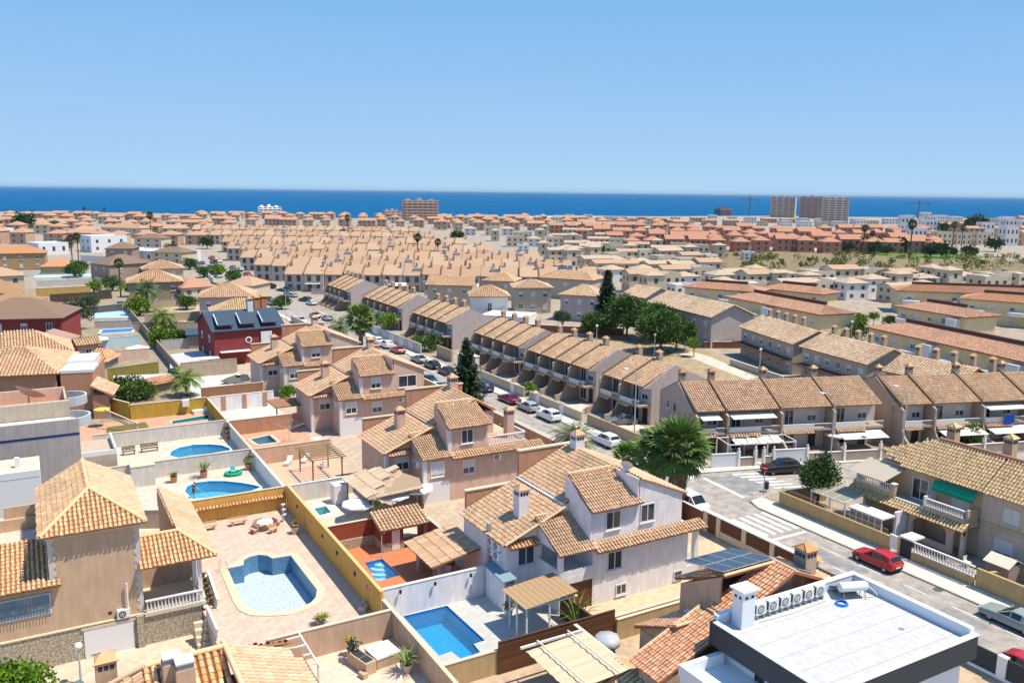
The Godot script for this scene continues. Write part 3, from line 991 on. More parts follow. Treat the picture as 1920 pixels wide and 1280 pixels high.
func plots() -> void:
	var beige := mat("beige_paving", Color(0.5, 0.37, 0.27), 0.9, "pave", 0.35, "grain", 0.2)
	var peach := mat("peach_paving", Color(0.72, 0.56, 0.44), 0.9, "pave", 0.4, "grain", 0.2)
	var pale := mat("pale_paving", Color(0.5, 0.5, 0.47), 0.85, "slabs", 0.3)
	var cream := mat("cream_paving", Color(0.62, 0.54, 0.44), 0.9, "pave", 0.3)
	var red := mat("red_deck", Color(0.56, 0.2, 0.09), 0.8, "slabs", 0.35)
	var stone := mat("stone_paving", Color(0.62, 0.48, 0.33), 0.9, "pave", 0.3)
	var dirt := mat("yard_earth", Color(0.4, 0.3, 0.19), 0.95, "blotch", 0.06)
	var lawn := mat("turf", Color(0.2, 0.19, 0.05), 0.95, "fine", 0.5)
	var mosaic := mat("blue_mosaic", Color(0.14, 0.32, 0.52), 0.4, "mosaic", 0.4)
	var mosaic_pale := mat("pale_mosaic", Color(0.6, 0.73, 0.8), 0.4, "mosaic", 0.4)
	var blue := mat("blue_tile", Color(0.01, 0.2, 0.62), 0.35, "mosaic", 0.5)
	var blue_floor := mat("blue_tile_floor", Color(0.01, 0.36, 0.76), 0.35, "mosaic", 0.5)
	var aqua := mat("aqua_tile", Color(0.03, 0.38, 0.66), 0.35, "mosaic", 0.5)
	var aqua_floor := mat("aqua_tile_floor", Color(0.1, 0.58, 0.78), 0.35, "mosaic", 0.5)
	var teal := mat("teal_tile", Color(0.01, 0.3, 0.32), 0.35, "mosaic", 0.5)
	var green := mat("jade_tile", Color(0.06, 0.55, 0.42), 0.35, "mosaic", 0.5)
	var white := flat_mat("white_stone", 0.74, 0.72, 0.68, 0.8)
	var creamcop := mat("cream_stone", Color(0.68, 0.58, 0.42), 0.85, "stain", 0.3)
	# the large empty pool of the orange walled patio
	var big := PackedVector2Array([Vector2(12.39, -69.21), Vector2(13.68, -69.22), Vector2(13.95, -70.26), Vector2(14.48, -70.65), Vector2(15.22, -70.74), Vector2(15.86, -70.22), Vector2(16.12, -69.41), Vector2(17.65, -69.27), Vector2(17.76, -61.98), Vector2(17.32, -60.79), Vector2(16.75, -60.11), Vector2(15.99, -59.75), Vector2(14.86, -59.6), Vector2(13.6, -60.09), Vector2(12.65, -60.7), Vector2(12.26, -61.56), Vector2(12.19, -63.05)])
	patio("patio_floor", rect(9.3, -80.5, 20.4, -52.5), beige if false else mat("pink_paving", Color(0.6, 0.46, 0.37), 0.9, "pave", 0.42, "grain", 0.2), 0, [grown(big, 0.1)])
	pool("large drained pool with round Roman end and blue mosaic walls on orange walled patio", big, 0, 1.5, 0, mosaic, mosaic_pale, creamcop, 0.62)
	# blue pool of the white house
	var bp := PackedVector2Array([Vector2(22.1, -54.89), Vector2(25.68, -54.84), Vector2(25.86, -48.97), Vector2(24.94, -48.9), Vector2(24.85, -47.75), Vector2(23.31, -47.51), Vector2(23.15, -48.75), Vector2(22.18, -48.65)])
	patio("patio_floor", rect(20.4, -55, 32.4, -44.9), pale, 0, [bp])
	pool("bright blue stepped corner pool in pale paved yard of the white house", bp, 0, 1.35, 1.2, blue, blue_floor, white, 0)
	patio("driveway", PackedVector2Array([Vector2(32.4, -55), Vector2(53, -55), Vector2(53, -44.9), Vector2(32.4, -44.9)]), stone, 0.0)
	# red deck
	var rp := PackedVector2Array([Vector2(22.79, -64.96), Vector2(24.37, -65.08), Vector2(24.52, -61.38), Vector2(22.46, -61.16)])
	patio("patio_floor", rect(20.4, -68.5, 29.5, -55), red, 0, [rp])
	var rpo := pool("small blue pool with white corner steps beside the red tiled deck", rp, 0, 1.3, 1.1, blue, blue_floor, white, 0)
	for k in 4:
		var r := 2.0 - k * 0.42
		var st := PackedVector2Array()
		var c: Vector2 = rp[1]
		var da: Vector2 = (rp[0] - c).normalized(); var db: Vector2 = (rp[2] - c).normalized()
		st.append(c)
		for j in 7:
			var a := PI * 0.5 * j / 6
			st.append(c + da * cos(a) * minf(r, 2.0) + db * sin(a) * r)
		part(rpo, "pool_step", S().prism(st, -1.3 + k * 0.24, -1.06 + k * 0.24), flat_mat("pool_step", 0.35, 0.66, 0.85, 0.5))
	# jacuzzi yard
	var jp := PackedVector2Array([Vector2(22.6, -79.1), Vector2(23.83, -79.27), Vector2(23.82, -77.34), Vector2(22.57, -77.05)])
	patio("patio_floor", rect(20.4, -81.8, 29.5, -68.5), cream, 0, [jp])
	pool("tiny jade green plunge pool in white surround behind the terracotta wall", jp, 0, 1.0, 0.9, green, green, white, 0.9)
	patio("patio_floor", rect(20.4, -95.3, 29.5, -81.8), mat("blush_paving", Color(0.64, 0.42, 0.29), 0.9, "slabs", 0.3), 0)
	var gp := PackedVector2Array([Vector2(22.5, -106.02), Vector2(25.03, -106.86), Vector2(25.21, -103.32), Vector2(22.85, -103.26)])
	patio("patio_floor", rect(20.4, -108.8, 29.5, -95.3), mat("terra_paving", Color(0.58, 0.33, 0.22), 0.9, "pave", 0.3), 0, [gp])
	pool("small square grey blue pool with cream edge in the clothes dryer yard", gp, 0, 1.1, 0.8, mat("slate_tile", Color(0.14, 0.26, 0.36), 0.4, "mosaic", 0.5), mat("slate_tile", Color(0.14, 0.26, 0.36), 0.4), creamcop, 0.4)
	var op := oval(24.6, -111.6, 2.9, 1.6, 0.05)
	patio("patio_floor", rect(20.4, -122.0, 29.5, -108.8), mat("light_paving", Color(0.6, 0.58, 0.54), 0.9, "pave", 0.3), 0, [op])
	pool("small oval deep blue pool with broad white rim beside the white yard wall", op, 0, 1.2, 1.0, blue, blue_floor, white, 0.7)
	var tp := rect(20.9, -131.6, 26.3, -130.0)
	patio("patio_floor", rect(20.4, -147, 29.5, -122.0), mat("light_paving", Color(0.6, 0.58, 0.54), 0.9, "pave", 0.3), 0.0, [tp])
	pool("narrow teal pool with white edge next to the covered dark boat", tp, 0, 1.1, 0.9, teal, teal, white, 0.4)
	patio("house_ground", rect(29.5, -300, 53, -55), mat("house_paving", Color(0.5, 0.4, 0.3), 0.9, "pave", 0.3), -0.004)
	# left side plots
	var per := PackedVector2Array([Vector2(12.25, -90.01), Vector2(12.7, -91.6), Vector2(13.64, -92.43), Vector2(14.99, -92.31), Vector2(16.49, -91.52), Vector2(17.89, -90.21), Vector2(19.1, -88.63), Vector2(19.49, -87.68), Vector2(18.29, -87.02), Vector2(16.12, -86.91), Vector2(14.03, -86.96), Vector2(12.56, -87.39)])
	patio("patio_floor", rect(3, -95.8, 20.4, -80.5), cream, 0, [per])
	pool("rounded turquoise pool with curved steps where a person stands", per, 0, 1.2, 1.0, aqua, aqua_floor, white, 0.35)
	var kid := PackedVector2Array([Vector2(12.66, -103.46), Vector2(13.01, -105.15), Vector2(14.12, -106.52), Vector2(15.72, -106.94), Vector2(17.48, -106.28), Vector2(18.83, -105.08), Vector2(19.48, -103.26), Vector2(19.24, -102.41), Vector2(17.67, -102.27), Vector2(15.51, -101.98), Vector2(13.7, -101.77)])
	var tub := oval(11.05, -102.7, 1.9, 1.2)
	patio("patio_floor", rect(3, -110, 20.4, -95.8), cream, 0, [kid])
	pool("kidney shaped turquoise pool between the two grey walls near brown benches", kid, 0, 1.2, 1.0, aqua, aqua_floor, white, 0.35)
	var cd := PackedVector2Array([Vector2(15.08, -119.45), Vector2(20.05, -120.67), Vector2(19.76, -118.29), Vector2(15.01, -117.98)])
	patio("patio_floor", rect(3, -122.8, 20.4, -110), mat("terra_paving", Color(0.58, 0.33, 0.22), 0.9, "pave", 0.3), 0, [cd])
	pool("narrow dark teal pool beside the ochre wall and orange paving", cd, 0, 1.1, 0.9, teal, teal, creamcop, 0.25)
	struct("turf_patch", S().top(PackedVector2Array([Vector2(7.24, -120.2), Vector2(11.96, -120.74), Vector2(12.07, -117.72), Vector2(9.55, -117.59), Vector2(6.89, -117.28)]), 0.02), lawn)
	patio("garden_earth", PackedVector2Array([Vector2(-150, -300), Vector2(20.4, -300), Vector2(20.4, -122.8), Vector2(3, -122.8), Vector2(-150, -122.8)]), mat("garden_floor", Color(0.4, 0.33, 0.24), 0.95, "blotch", 0.05), 0)
	patio("house_ground", rect(20.4, -300, 29.5, -147), mat("garden_floor", Color(0.4, 0.33, 0.24), 0.95), 0)
	patio("house_ground", rect(-150, -122.8, 3, -64.0), mat("garden_floor", Color(0.4, 0.33, 0.24), 0.95), -0.3)
	patio("house_ground", rect(3, -80.5, 9.3, -64.0), mat("pink_paving", Color(0.6, 0.46, 0.37), 0.9), 0.0)
	patio("lower_driveway", rect(-60, -64.0, 9.3, -12), mat("drive_paving", Color(0.6, 0.5, 0.38), 0.9, "pave", 0.3), -1.5, [], 0.9)
	patio("patio_floor", rect(9.3, -52.5, 20.4, -12), peach, 0)
	patio("patio_floor", rect(20.4, -44.9, 53, -12), mat("tan_paving", Color(0.5, 0.38, 0.26), 0.9, "pave", 0.3), -0.002)
	struct("flower_bed_soil", S().box(44.9, 0, -51.5, 48.3, 0.02, -48.7), dirt)
	struct("planted_bed_soil", S().top(PackedVector2Array([Vector2(49.57, -51.8), Vector2(51.74, -52.54), Vector2(51.77, -51), Vector2(50.09, -50.79)]), 0.012), dirt)

# ---------------------------------------------------------------- semi-detached villas with dormers
func flip(p: Array, z: float) -> Array:
	# the same roof pitch, mirrored front to back where z is -1
	if z > 0: return p
	var q := []
	for v in p: q.append(Vector3(v.x, v.y, -v.z))
	var r := [q[1], q[0]]
	for k in range(q.size() - 1, 1, -1): r.append(q[k])
	return r

func flipped_box(o: Node3D, called: String, m: Material, z: float, x0: float, y0: float, z0: float, x1: float, y1: float, z1: float) -> MeshInstance3D:
	return bx(o, called, m, x0, y0, minf(z0 * z, z1 * z), x1, y1, maxf(z0 * z, z1 * z))

func villa(label: String, at: Vector3, m: Material, trim: Material, pal: Array, z: float, depth: float, kind: int) -> Node3D:
	# kind 0: white house with a loggia, 1: pink with a roof terrace, 2: pink with a gabled end, 3: seen from behind
	var o := thing("villa", label, "house", at, 0, "semi-detached villas beside the main street")
	var d := -depth
	# lower storeys
	var gar := 2.25
	flipped_box(o, "wall", m, z, 3.0, -1.2 if kind == 3 else 0.0, d, 12.3, 4.9, 0.0)
	flipped_box(o, "upper_wall", m, z, 2.9, 4.9, d, 7.35 if kind == 1 else 11.8, 7.3, -0.35)
	flipped_box(o, "wing_wall", m, z, -2.7, -1.2 if kind == 3 else 0.0, d + 0.1, 2.897, 5.0, -3.4)
	# garage and the room or loggia above it
	if kind == 0:
		flipped_box(o, "garage_wall", m, z, 0.0, 0.0, -3.397, 0.16, 2.8, 0.02)
		flipped_box(o, "garage_lintel", m, z, 0.16, gar, -0.2, 2.997, 2.8, 0.02)
		flipped_box(o, "loggia_floor", trim, z, 0.16, 2.6, -3.397, 2.997, 2.798, -0.2)
		flipped_box(o, "loggia_parapet", m, z, 0.0, 2.8, -3.397, 0.15, 3.35, -0.01)
		flipped_box(o, "loggia_parapet", m, z, 0.15, 2.8, -0.14, 2.997, 3.3, 0.01)
		flipped_box(o, "loggia_post", m, z, 0.0, 3.35, -0.35, 0.35, 4.75, 0.01)
		flipped_box(o, "loggia_post", m, z, 0.0, 3.35, -3.397, 0.3, 4.75, -3.0)
		flipped_box(o, "loggia_beam", m, z, 0.0, 4.5, -0.3, 2.997, 4.75, -0.005)
		flipped_box(o, "garage_door", mat("brown_door", Color(0.15, 0.065, 0.03), 0.6, "plank", 0.45), z, 0.16, 0.0, -0.12, 2.997, gar, -0.08)
	else:
		flipped_box(o, "garage_room", m, z, 0.0, -1.2 if kind == 3 else 0.0, -3.397, 2.997, 4.75, 0.01)
		if kind != 3:
			bx(o, "garage_door", flat_mat("white_door", 0.7, 0.69, 0.7), 0.25, 0.0, 0.0, 2.85, gar, 0.03)
	# tiled pitches: wing, lower dormer, main roof, upper dormer, pent strip
	tiled(o, flip([Vector3(-3.1, 4.9, d), Vector3(-3.1, 4.9, -2.9), Vector3(2.3, 7.0, -2.9), Vector3(2.3, 7.0, d)], z), pal, 0.24, 0.38)
	tiled(o, flip([Vector3(-0.25, 4.75, 0.35), Vector3(3.3, 4.75, 0.35), Vector3(2.85, 6.5, -3.5), Vector3(-0.1, 6.5, -3.5)], z), pal, 0.24, 0.38)
	tiled(o, flip([Vector3(2.6, 7.2, d), Vector3(2.6, 7.2, -3.3), Vector3(7.35, 9.3, -3.3), Vector3(7.35, 9.3, d)], z), pal, 0.24, 0.38)
	tiled(o, flip([Vector3(2.75, 7.5, 0.1), Vector3(7.6, 7.5, 0.1), Vector3(7.5, 9.25, -4.0), Vector3(3.2, 9.25, -4.0)], z), pal, 0.24, 0.38)
	tiled(o, flip([Vector3(2.9, 4.55, 0.75), Vector3(13.7, 4.55, 0.75), Vector3(13.7, 5.0, -0.37), Vector3(2.9, 5.0, -0.37)], z), pal, 0.3, 0.38)
	var rk := S(Color(pal[3].r, pal[3].g, pal[3].b))
	for q in [[Vector3(7.4, 9.36, -3.6), Vector3(7.4, 9.36, d)], [Vector3(3.1, 9.3, -4.0), Vector3(7.5, 9.3, -4.0)], [Vector3(-0.1, 6.55, -3.5), Vector3(2.85, 6.55, -3.5)], [Vector3(-3.0, 4.95, -2.9), Vector3(2.3, 7.05, -2.9)]]:
		rk.tube([q[0] * Vector3(1, 1, z), q[1] * Vector3(1, 1, z)], 0.1, 0.1, 6)
	part(o, "ridge_cap", rk, TM)
	# cheeks of the dormers
	var ck := S()
	for q in [[0.0, 4.7, 0.0, -3.45, 6.45], [2.92, 7.3, -0.35, -3.95, 9.2], [7.42, 7.3, -0.35, -3.95, 9.2]]:
		var a := Vector3(q[0], q[1], q[2]); var b := Vector3(q[0], q[1], q[3]); var c := Vector3(q[0], q[4], q[3])
		var pts := [a * Vector3(1, 1, z), b * Vector3(1, 1, z), c * Vector3(1, 1, z)]
		for w in pts.size(): pts[w] = pts[w] + Vector3(0, 0, 0)
		var th := Vector3(0.12, 0, 0)
		ck.face([pts[1], pts[0], pts[2]] if z > 0 else [pts[0], pts[1], pts[2]])
		ck.face([pts[0] + th, pts[1] + th, pts[2] + th] if z > 0 else [pts[1] + th, pts[0] + th, pts[2] + th])
	# gables under the main and wing roofs
	var g1 := [Vector3(2.75, 7.3, -3.6), Vector3(7.4, 7.3, -3.6), Vector3(7.4, 9.2, -3.6)]
	var g2 := [Vector3(-2.7, 4.95, -3.4), Vector3(2.3, 4.95, -3.4), Vector3(2.3, 6.9, -3.4)]
	for g in [g1, g2]:
		var q := []
		for w in g: q.append(w * Vector3(1, 1, z))
		if z < 0: q.reverse()
		ck.face(q)
		q.reverse()
		var q2 := []
		for w in q: q2.append(w - Vector3(0, 0, 0.15 * z))
		ck.face(q2)
	part(o, "dormer_cheek", ck, m)
	flipped_box(o, "step_wall", m, z, 2.3, 5.0, d, 2.9, 7.15, -3.4)
	# fire walls between the pair
	if z > 0:
		bx(o, "fire_wall", stucco("salmon", 0.5, 0.27, 0.17), 2.6, 6.8, d - 0.35, 9.5, 9.3, d - 0.05)
		bx(o, "fire_wall_coping", creamy(), 2.5, 9.3, d - 0.42, 9.6, 9.42, d + 0.02)
		bx(o, "fire_wall", stucco("salmon", 0.5, 0.27, 0.17), -2.4, 4.8, d - 0.35, 2.3, 6.6, d - 0.05)
		bx(o, "fire_wall_coping", creamy(), -2.5, 6.6, d - 0.42, 2.4, 6.7, d + 0.02)
		bx(o, "rear_house_wall", m, 2.6, 0.0, -14.5, 12.0, 5.2, d - 0.36)
		# right half of the roof
		if kind == 1:
			tiled(o, [Vector3(10.4, 7.7, -4.2), Vector3(10.4, 7.7, d), Vector3(7.4, 9.3, d), Vector3(7.4, 9.3, -4.2)], ORANGE_TILES)
			bx(o, "terrace_back_wall", m, 7.352, 4.9, d, 10.2, 7.6, -4.4)
			bx(o, "terrace_floor", flat_mat("terrace_tile", 0.5, 0.33, 0.24), 7.353, 4.9, -4.397, 12.2, 5.06, -0.36)
			balustrade(o, Vector3(7.4, 5.06, -0.45), Vector3(11.9, 5.06, -0.45), 0.95, trim)
			balustrade(o, Vector3(11.9, 5.06, -0.55), Vector3(11.9, 5.06, -4.3), 0.95, trim)
			chimney(o, 10.9, -2.2, 5.06, 8.1, m, pal, 0.42)
		else:
			var pr := S()
			pr.slab([Vector3(12.1, 7.35, -0.2), Vector3(12.1, 7.35, d), Vector3(7.36, 9.35, d), Vector3(7.36, 9.35, -0.2)], 0.15)
			tiled(o, [Vector3(12.2, 7.35, -0.2), Vector3(12.2, 7.35, d), Vector3(7.42, 9.35, d), Vector3(7.42, 9.35, -0.2)], [Color(0.62, 0.36, 0.22), Color(0.66, 0.42, 0.28), Color(0.58, 0.34, 0.2), Color(0.68, 0.46, 0.3)], 0.4, 0.5, 0.1)
			var gf := S()
			gf.slab([Vector3(7.5, 7.298, -0.34), Vector3(11.8, 7.298, -0.34), Vector3(11.8, 7.45, -0.34), Vector3(7.5, 9.25, -0.34)], 0.15)
			part(o, "gable_wall", gf, m)
			bx(o, "ridge_wall", m, 7.3, 7.2, -4.0, 7.418, 9.3, -0.36)
	else:
		tiled(o, [Vector3(12.1, 7.35, -d), Vector3(12.1, 7.35, 3.3), Vector3(7.4, 9.3, 3.3), Vector3(7.4, 9.3, -d)], pal)
	if kind != 3:
		chimney(o, -0.2 if kind == 0 else 0.4, -5.4 * z if kind == 0 else -7.2 * z, 5.6, 8.2, m, pal, 0.46)
		chimney(o, 7.6, -9.3 * z, 8.6, 10.6, m, pal, 0.46)
	if z < 0: return o
	# openings
	var fr := trim if kind else flat_mat("white_frame", 0.6, 0.61, 0.64)
	var sh := 0.0 if kind == 0 else 0.55
	window(o, Vector3(5.0, 5.65, -0.35), 1.4, 1.5, 0, fr, null, 0.0 if kind < 2 else sh, trim)
	window(o, Vector3(5.0, 2.55, 0.0), 1.4, 1.5, 0, fr, null, sh, trim)
	window(o, Vector3(-0.9, 2.8, -3.4), 1.5, 1.75, 0, fr, null, sh, trim)
	if kind == 0:
		window(o, Vector3(8.3, 5.65, -0.35), 1.4, 1.5, 0, fr, null, 0, trim)
		window(o, Vector3(5.7, 0.3, 0.0), 1.0, 0.9, 0, fr)
		window(o, Vector3(11.4, 0.35, 0.0), 0.9, 0.7, 0, fr)
	else:
		window(o, Vector3(1.5, 2.75, 0.01), 1.5, 1.6, 0, fr, null, 0.9 if kind == 1 else sh, trim)
		ac_unit(o, Vector3(0.0, 3.6, -1.4), 1)
		ac_unit(o, Vector3(8.2, 3.6, 0.0), 0)
		bx(o, "pilaster", trim, -0.06, 0.0, -0.3, 0.34, 4.7, 0.06)
		bx(o, "pilaster", trim, -2.76, 0.0, -3.75, -2.4, 4.95, -3.34)
		bx(o, "pilaster", trim, 2.84, 5.0, -0.7, 3.2, 7.28, -0.29)
		bx(o, "cornice", m, -2.95, 4.72, -3.2, -0.3, 4.9, -3.0)
		if kind == 2:
			window(o, Vector3(9.4, 5.4, -0.35), 2.6, 1.6, 0, fr, null, 0, trim)
	# pent strip over the porch of the wing window
	tiled(o, [Vector3(-2.6, 4.6, -2.7), Vector3(-0.1, 4.6, -2.7), Vector3(-0.1, 4.92, -3.41), Vector3(-2.6, 4.92, -3.41)], ORANGE_TILES if kind == 0 else pal, 0.3, 0.38)
	# veranda at the street end
	bx(o, "veranda_floor", trim, 12.302, 0.0, -5.0, 13.5, 1.2, 0.0)
	bx(o, "veranda_column", trim, 13.05, 1.2, -0.4, 13.45, 4.5, 0.0)
	bx(o, "veranda_beam", trim, 12.302, 4.3, -0.3, 13.5, 4.52, -0.05)
	var gl := pane_mat("clear_pane", 0.7, 0.8, 0.82, 0.22)
	bx(o, "glass_rail", gl, 12.4, 1.25, -0.12, 13.0, 2.3, -0.1)
	return o

func creamy() -> StandardMaterial3D:
	return mat("cream_stone", Color(0.68, 0.58, 0.42), 0.85, "stain", 0.3)

func villas() -> void:
	var white := mat("white_wall", Color(0.84, 0.8, 0.8), 0.9, "stain", 0.13, "grain", 0.14)
	var trim := WT
	var pink := stucco("pink", 0.68, 0.46, 0.36)
	var pink2 := stucco("pink_pale", 0.68, 0.5, 0.4)
	var w := villa("white villa with brown garage door beside the bright blue pool", Vector3(32.4, 0, -49.6), white, trim, TAN_TILES, 1, 10.6, 0)
	# air conditioners on the wing's side wall and the glass block porch
	for k in 2:
		for j in 2: ac_unit(w, Vector3(-2.7, 3.3 + j * 0.75, -4.3 - k * 1.0), 1)
	bx(w, "flue", flat_mat("zinc", 0.3, 0.33, 0.34, 0.4), -3.0, 2.4, -5.9, -2.72, 5.7, -5.6)
	part(w, "satellite_dish", dish(0.5), flat_mat("dish_white", 0.66, 0.66, 0.66, 0.4)).transform = Transform3D(Basis(Vector3.UP, -0.9) * Basis(Vector3.RIGHT, 0.6), Vector3(7.6, 10.0, -2.2))
	bx(w, "roof_post", white, 7.4, 8.6, -2.6, 7.8, 9.6, -2.2)
	villa("pink villa with a balustraded roof terrace behind the white villa", Vector3(32.6, 0, -75.0), pink, trim, TAN_TILES, 1, 10.6, 1)
	villa("pink villa with a wide upper picture window, third from the camera end", Vector3(33.0, 0, -102.4), pink, trim, TAN_TILES, 1, 10.6, 2)
	villa("beige pink villa farthest of the dormered row, next to the dark red house", Vector3(32.2, 0, -126.2), pink2, trim, TAN_TILES, 1, 10.6, 2)

func dish(r: float) -> Shape:
	var s := S()
	var p := []
	for k in 7: p.append(Vector2(r * k / 6.0, 0.35 * r * (k / 6.0) * (k / 6.0)))
	s.t = Transform3D(Basis(Vector3.RIGHT, PI / 2), Vector3.ZERO)
	s.lathe(p, Vector3.ZERO, 18)
	s.tube([Vector3(0, 0, 0), Vector3(0, r * 0.7, 0)], 0.015, 0.015, 5)
	return s

# ---------------------------------------------------------------- the tan house at the left with its balcony
func quoins(o: Node3D, m: Material, x: float, z: float, y0: float, y1: float) -> void:
	var s := S()
	var y := y0
	var k := 0
	while y < y1:
		var w := 0.42 if k % 2 else 0.27
		s.box(x - w if x > 2 else x - 0.025, y, z - 0.3, x + 0.025 if x > 2 else x + w, minf(y + 0.3, y1), z + 0.03)
		y += 0.3
		k += 1
	part(o, "quoins", s, m)

func left_house() -> void:
	var tan_ := mat("ochre_wall", Color(0.6, 0.42, 0.28), 0.92, "stain", 0.13, "grain", 0.14)
	var pal := [Color(0.68, 0.36, 0.15), Color(0.74, 0.43, 0.2), Color(0.6, 0.29, 0.11), Color(0.78, 0.52, 0.28), Color(0.7, 0.4, 0.18)]
	var pal2 := [Color(0.7, 0.4, 0.24), Color(0.74, 0.46, 0.3), Color(0.68, 0.38, 0.22), Color(0.72, 0.44, 0.28)]
	var quo := flat_mat("quoin", 0.55, 0.5, 0.46, 0.9)
	var rubble := mat("rubble", Color(0.62, 0.53, 0.4), 0.95, "stone", 0.3, "grain", 0.5)
	var white := WT
	var o := thing("hip_roofed_house", "tan house with hipped orange tile roof above a stone garage level", "house", Vector3(0, 0, 0))
	bx(o, "wall", tan_, -0.4, 0.9, -72.5, 5.3, 7.9, -62.5)
	bx(o, "eaves_board", quo, -0.55, 7.62, -72.6, 5.45, 7.88, -62.3)
	quoins(o, quo, -0.4, -62.5, 4.6, 7.6)
	quoins(o, quo, 5.3, -62.5, 1.0, 7.6)
	var e := 7.92; var r := 9.75
	tiled(o, [Vector3(-0.85, e, -62.0), Vector3(5.75, e, -62.0), Vector3(2.45, r, -65.6)], pal)
	tiled(o, [Vector3(5.75, e, -62.0), Vector3(5.75, e, -73.0), Vector3(2.45, r, -73.0), Vector3(2.45, r, -65.6)], pal2)
	tiled(o, [Vector3(-0.85, e, -73.0), Vector3(-0.85, e, -62.0), Vector3(2.45, r, -65.6), Vector3(2.45, r, -73.0)], pal)
	ridge(o, Vector3(2.45, r + 0.08, -65.6), Vector3(2.45, r + 0.08, -73.0), pal)
	ridge(o, Vector3(-0.8, e + 0.1, -62.05), Vector3(2.45, r + 0.08, -65.6), pal)
	ridge(o, Vector3(5.7, e + 0.1, -62.05), Vector3(2.45, r + 0.08, -65.6), pal)
	# garage level
	bx(o, "stone_base", rubble, -5.0, -1.55, -72.0, 5.25, 0.9, -62.35)
	bx(o, "stone_base", rubble, 5.252, -1.55, -66.5, 9.2, 0.7, -62.35)
	bx(o, "base_coping", creamy(), -5.0, 0.9, -62.52, 5.3, 0.98, -62.28)
	bx(o, "garage_door", flat_mat("white_door", 0.7, 0.69, 0.7), 1.35, -1.5, -62.36, 4.55, 0.62, -62.3)
	bx(o, "garage_lintel", creamy(), 1.2, 0.622, -62.36, 4.7, 0.8, -62.27)
	bx(o, "corner_post", rubble, 4.75, -1.5, -62.34, 5.2, 0.9, -62.1)
	# low wing with the barred window
	bx(o, "wing_wall", tan_, -12.0, 0.98, -70.4, -0.41, 4.4, -62.5)
	tiled(o, [Vector3(-12.0, 4.45, -62.0), Vector3(0.25, 4.45, -62.0), Vector3(0.25, 5.4, -65.2), Vector3(-1.2, 6.0, -67.4), Vector3(-12.0, 6.0, -67.4)], pal)
	bx(o, "roof_terrace_floor", mat("peach_paving"), -12.0, 4.402, -76.5, -0.42, 4.75, -67.5)
	bx(o, "terrace_parapet", tan_, -12.0, 4.75, -73.4, -0.42, 5.7, -73.1)
	bx(o, "terrace_parapet", tan_, -3.2, 4.75, -73.6, -0.43, 6.6, -73.402)
	var wf := bx(o, "window", WW, -5.4, 2.35, -62.52, -0.45, 3.85, -62.42)
	bx(wf, "pane", glass("blue_glass", 0.2, 0.32, 0.42), -5.3, 2.45, -62.45, -0.55, 3.75, -62.4)
	var bars := S(Color(0.1, 0.11, 0.13))
	for k in 26: bars.box(-5.35 + k * 0.19, 2.38, -62.3, -5.32 + k * 0.19, 3.82, -62.27)
	bars.box(-5.4, 3.1, -62.31, -0.5, 3.14, -62.26)
	part(wf, "window_bars", bars, PL)
	# balcony wing
	bx(o, "balcony_floor", creamy(), 5.302, 0.702, -66.5, 9.5, 0.95, -62.2)
	bx(o, "balcony_back_wall", tan_, 5.302, 0.95, -66.9, 9.3, 4.4, -66.5)
	bx(o, "gallery_wall", tan_, 8.0, 0.0, -75.0, 9.4, 4.35, -66.9)
	bx(o, "gallery_parapet", tan_, 7.95, 4.352, -75.0, 8.15, 5.85, -66.0)
	bx(o, "balcony_column", white, 9.05, 0.95, -62.6, 9.35, 4.4, -62.3)
	bx(o, "balcony_column", white, 9.05, 0.95, -65.2, 9.35, 4.4, -64.9)
	bx(o, "balcony_beam", white, 5.31, 4.3, -62.65, 9.5, 4.48, -62.35)
	tiled(o, [Vector3(5.1, 4.5, -61.9), Vector3(10.4, 4.5, -61.9), Vector3(8.1, 5.9, -64.4), Vector3(5.35, 5.9, -64.4)], pal)
	tiled(o, [Vector3(10.4, 4.5, -61.9), Vector3(10.4, 4.5, -75.0), Vector3(8.1, 5.9, -75.0), Vector3(8.1, 5.9, -64.4)], pal2)
	ridge(o, Vector3(10.35, 4.58, -61.95), Vector3(8.1, 5.97, -64.4), pal)
	ridge(o, Vector3(5.4, 5.95, -64.4), Vector3(8.1, 5.97, -64.4), pal)
	balustrade(o, Vector3(5.4, 0.95, -62.3), Vector3(9.35, 0.95, -62.3), 0.95, white, 0.24)
	# stair down to the patio
	var st := S()
	for k in 6: st.box(9.502, 0.0, -66.4 + k * 0.62, 10.3, 0.95 - k * 0.155, -65.78 + k * 0.62)
	part(o, "stair", st, creamy())
	balustrade(o, Vector3(9.45, 0.95, -66.2), Vector3(9.45, 0.2, -62.6), 0.9, white, 0.22)
	balustrade(o, Vector3(10.35, 0.85, -66.2), Vector3(10.35, 0.0, -62.4), 0.85, white, 0.22)
	ac_unit(o, Vector3(3.95, 0.99, -62.49), 0)
	part(o, "flue", S().tube([Vector3(4.25, 1.6, -62.3), Vector3(4.25, 3.5, -62.3)], 0.07, 0.07, 8), white)
	part(o, "vent", S(Color(0.05, 0.05, 0.05)).lathe([Vector2(0.14, 0), Vector2(0.0, 0.02)], Vector3.ZERO, 12), PL).transform = Transform3D(Basis(Vector3.RIGHT, PI / 2), Vector3(3.1, 1.45, -62.49))
	window(o, Vector3(5.3, 5.4, -68.0), 1.2, 1.2, 2, white)
	for k in 6:
		potted("small dark plant in a brown pot on the %s step of the white balcony stair" % ["top", "second", "third", "fourth", "fifth", "lowest"][k], Vector3(9.95, 0.96 - k * 0.155, -66.1 + k * 0.62), 0.4, 0.15, Color(0.25, 0.1, 0.06), Color(0.1, 0.09, 0.05), 0)
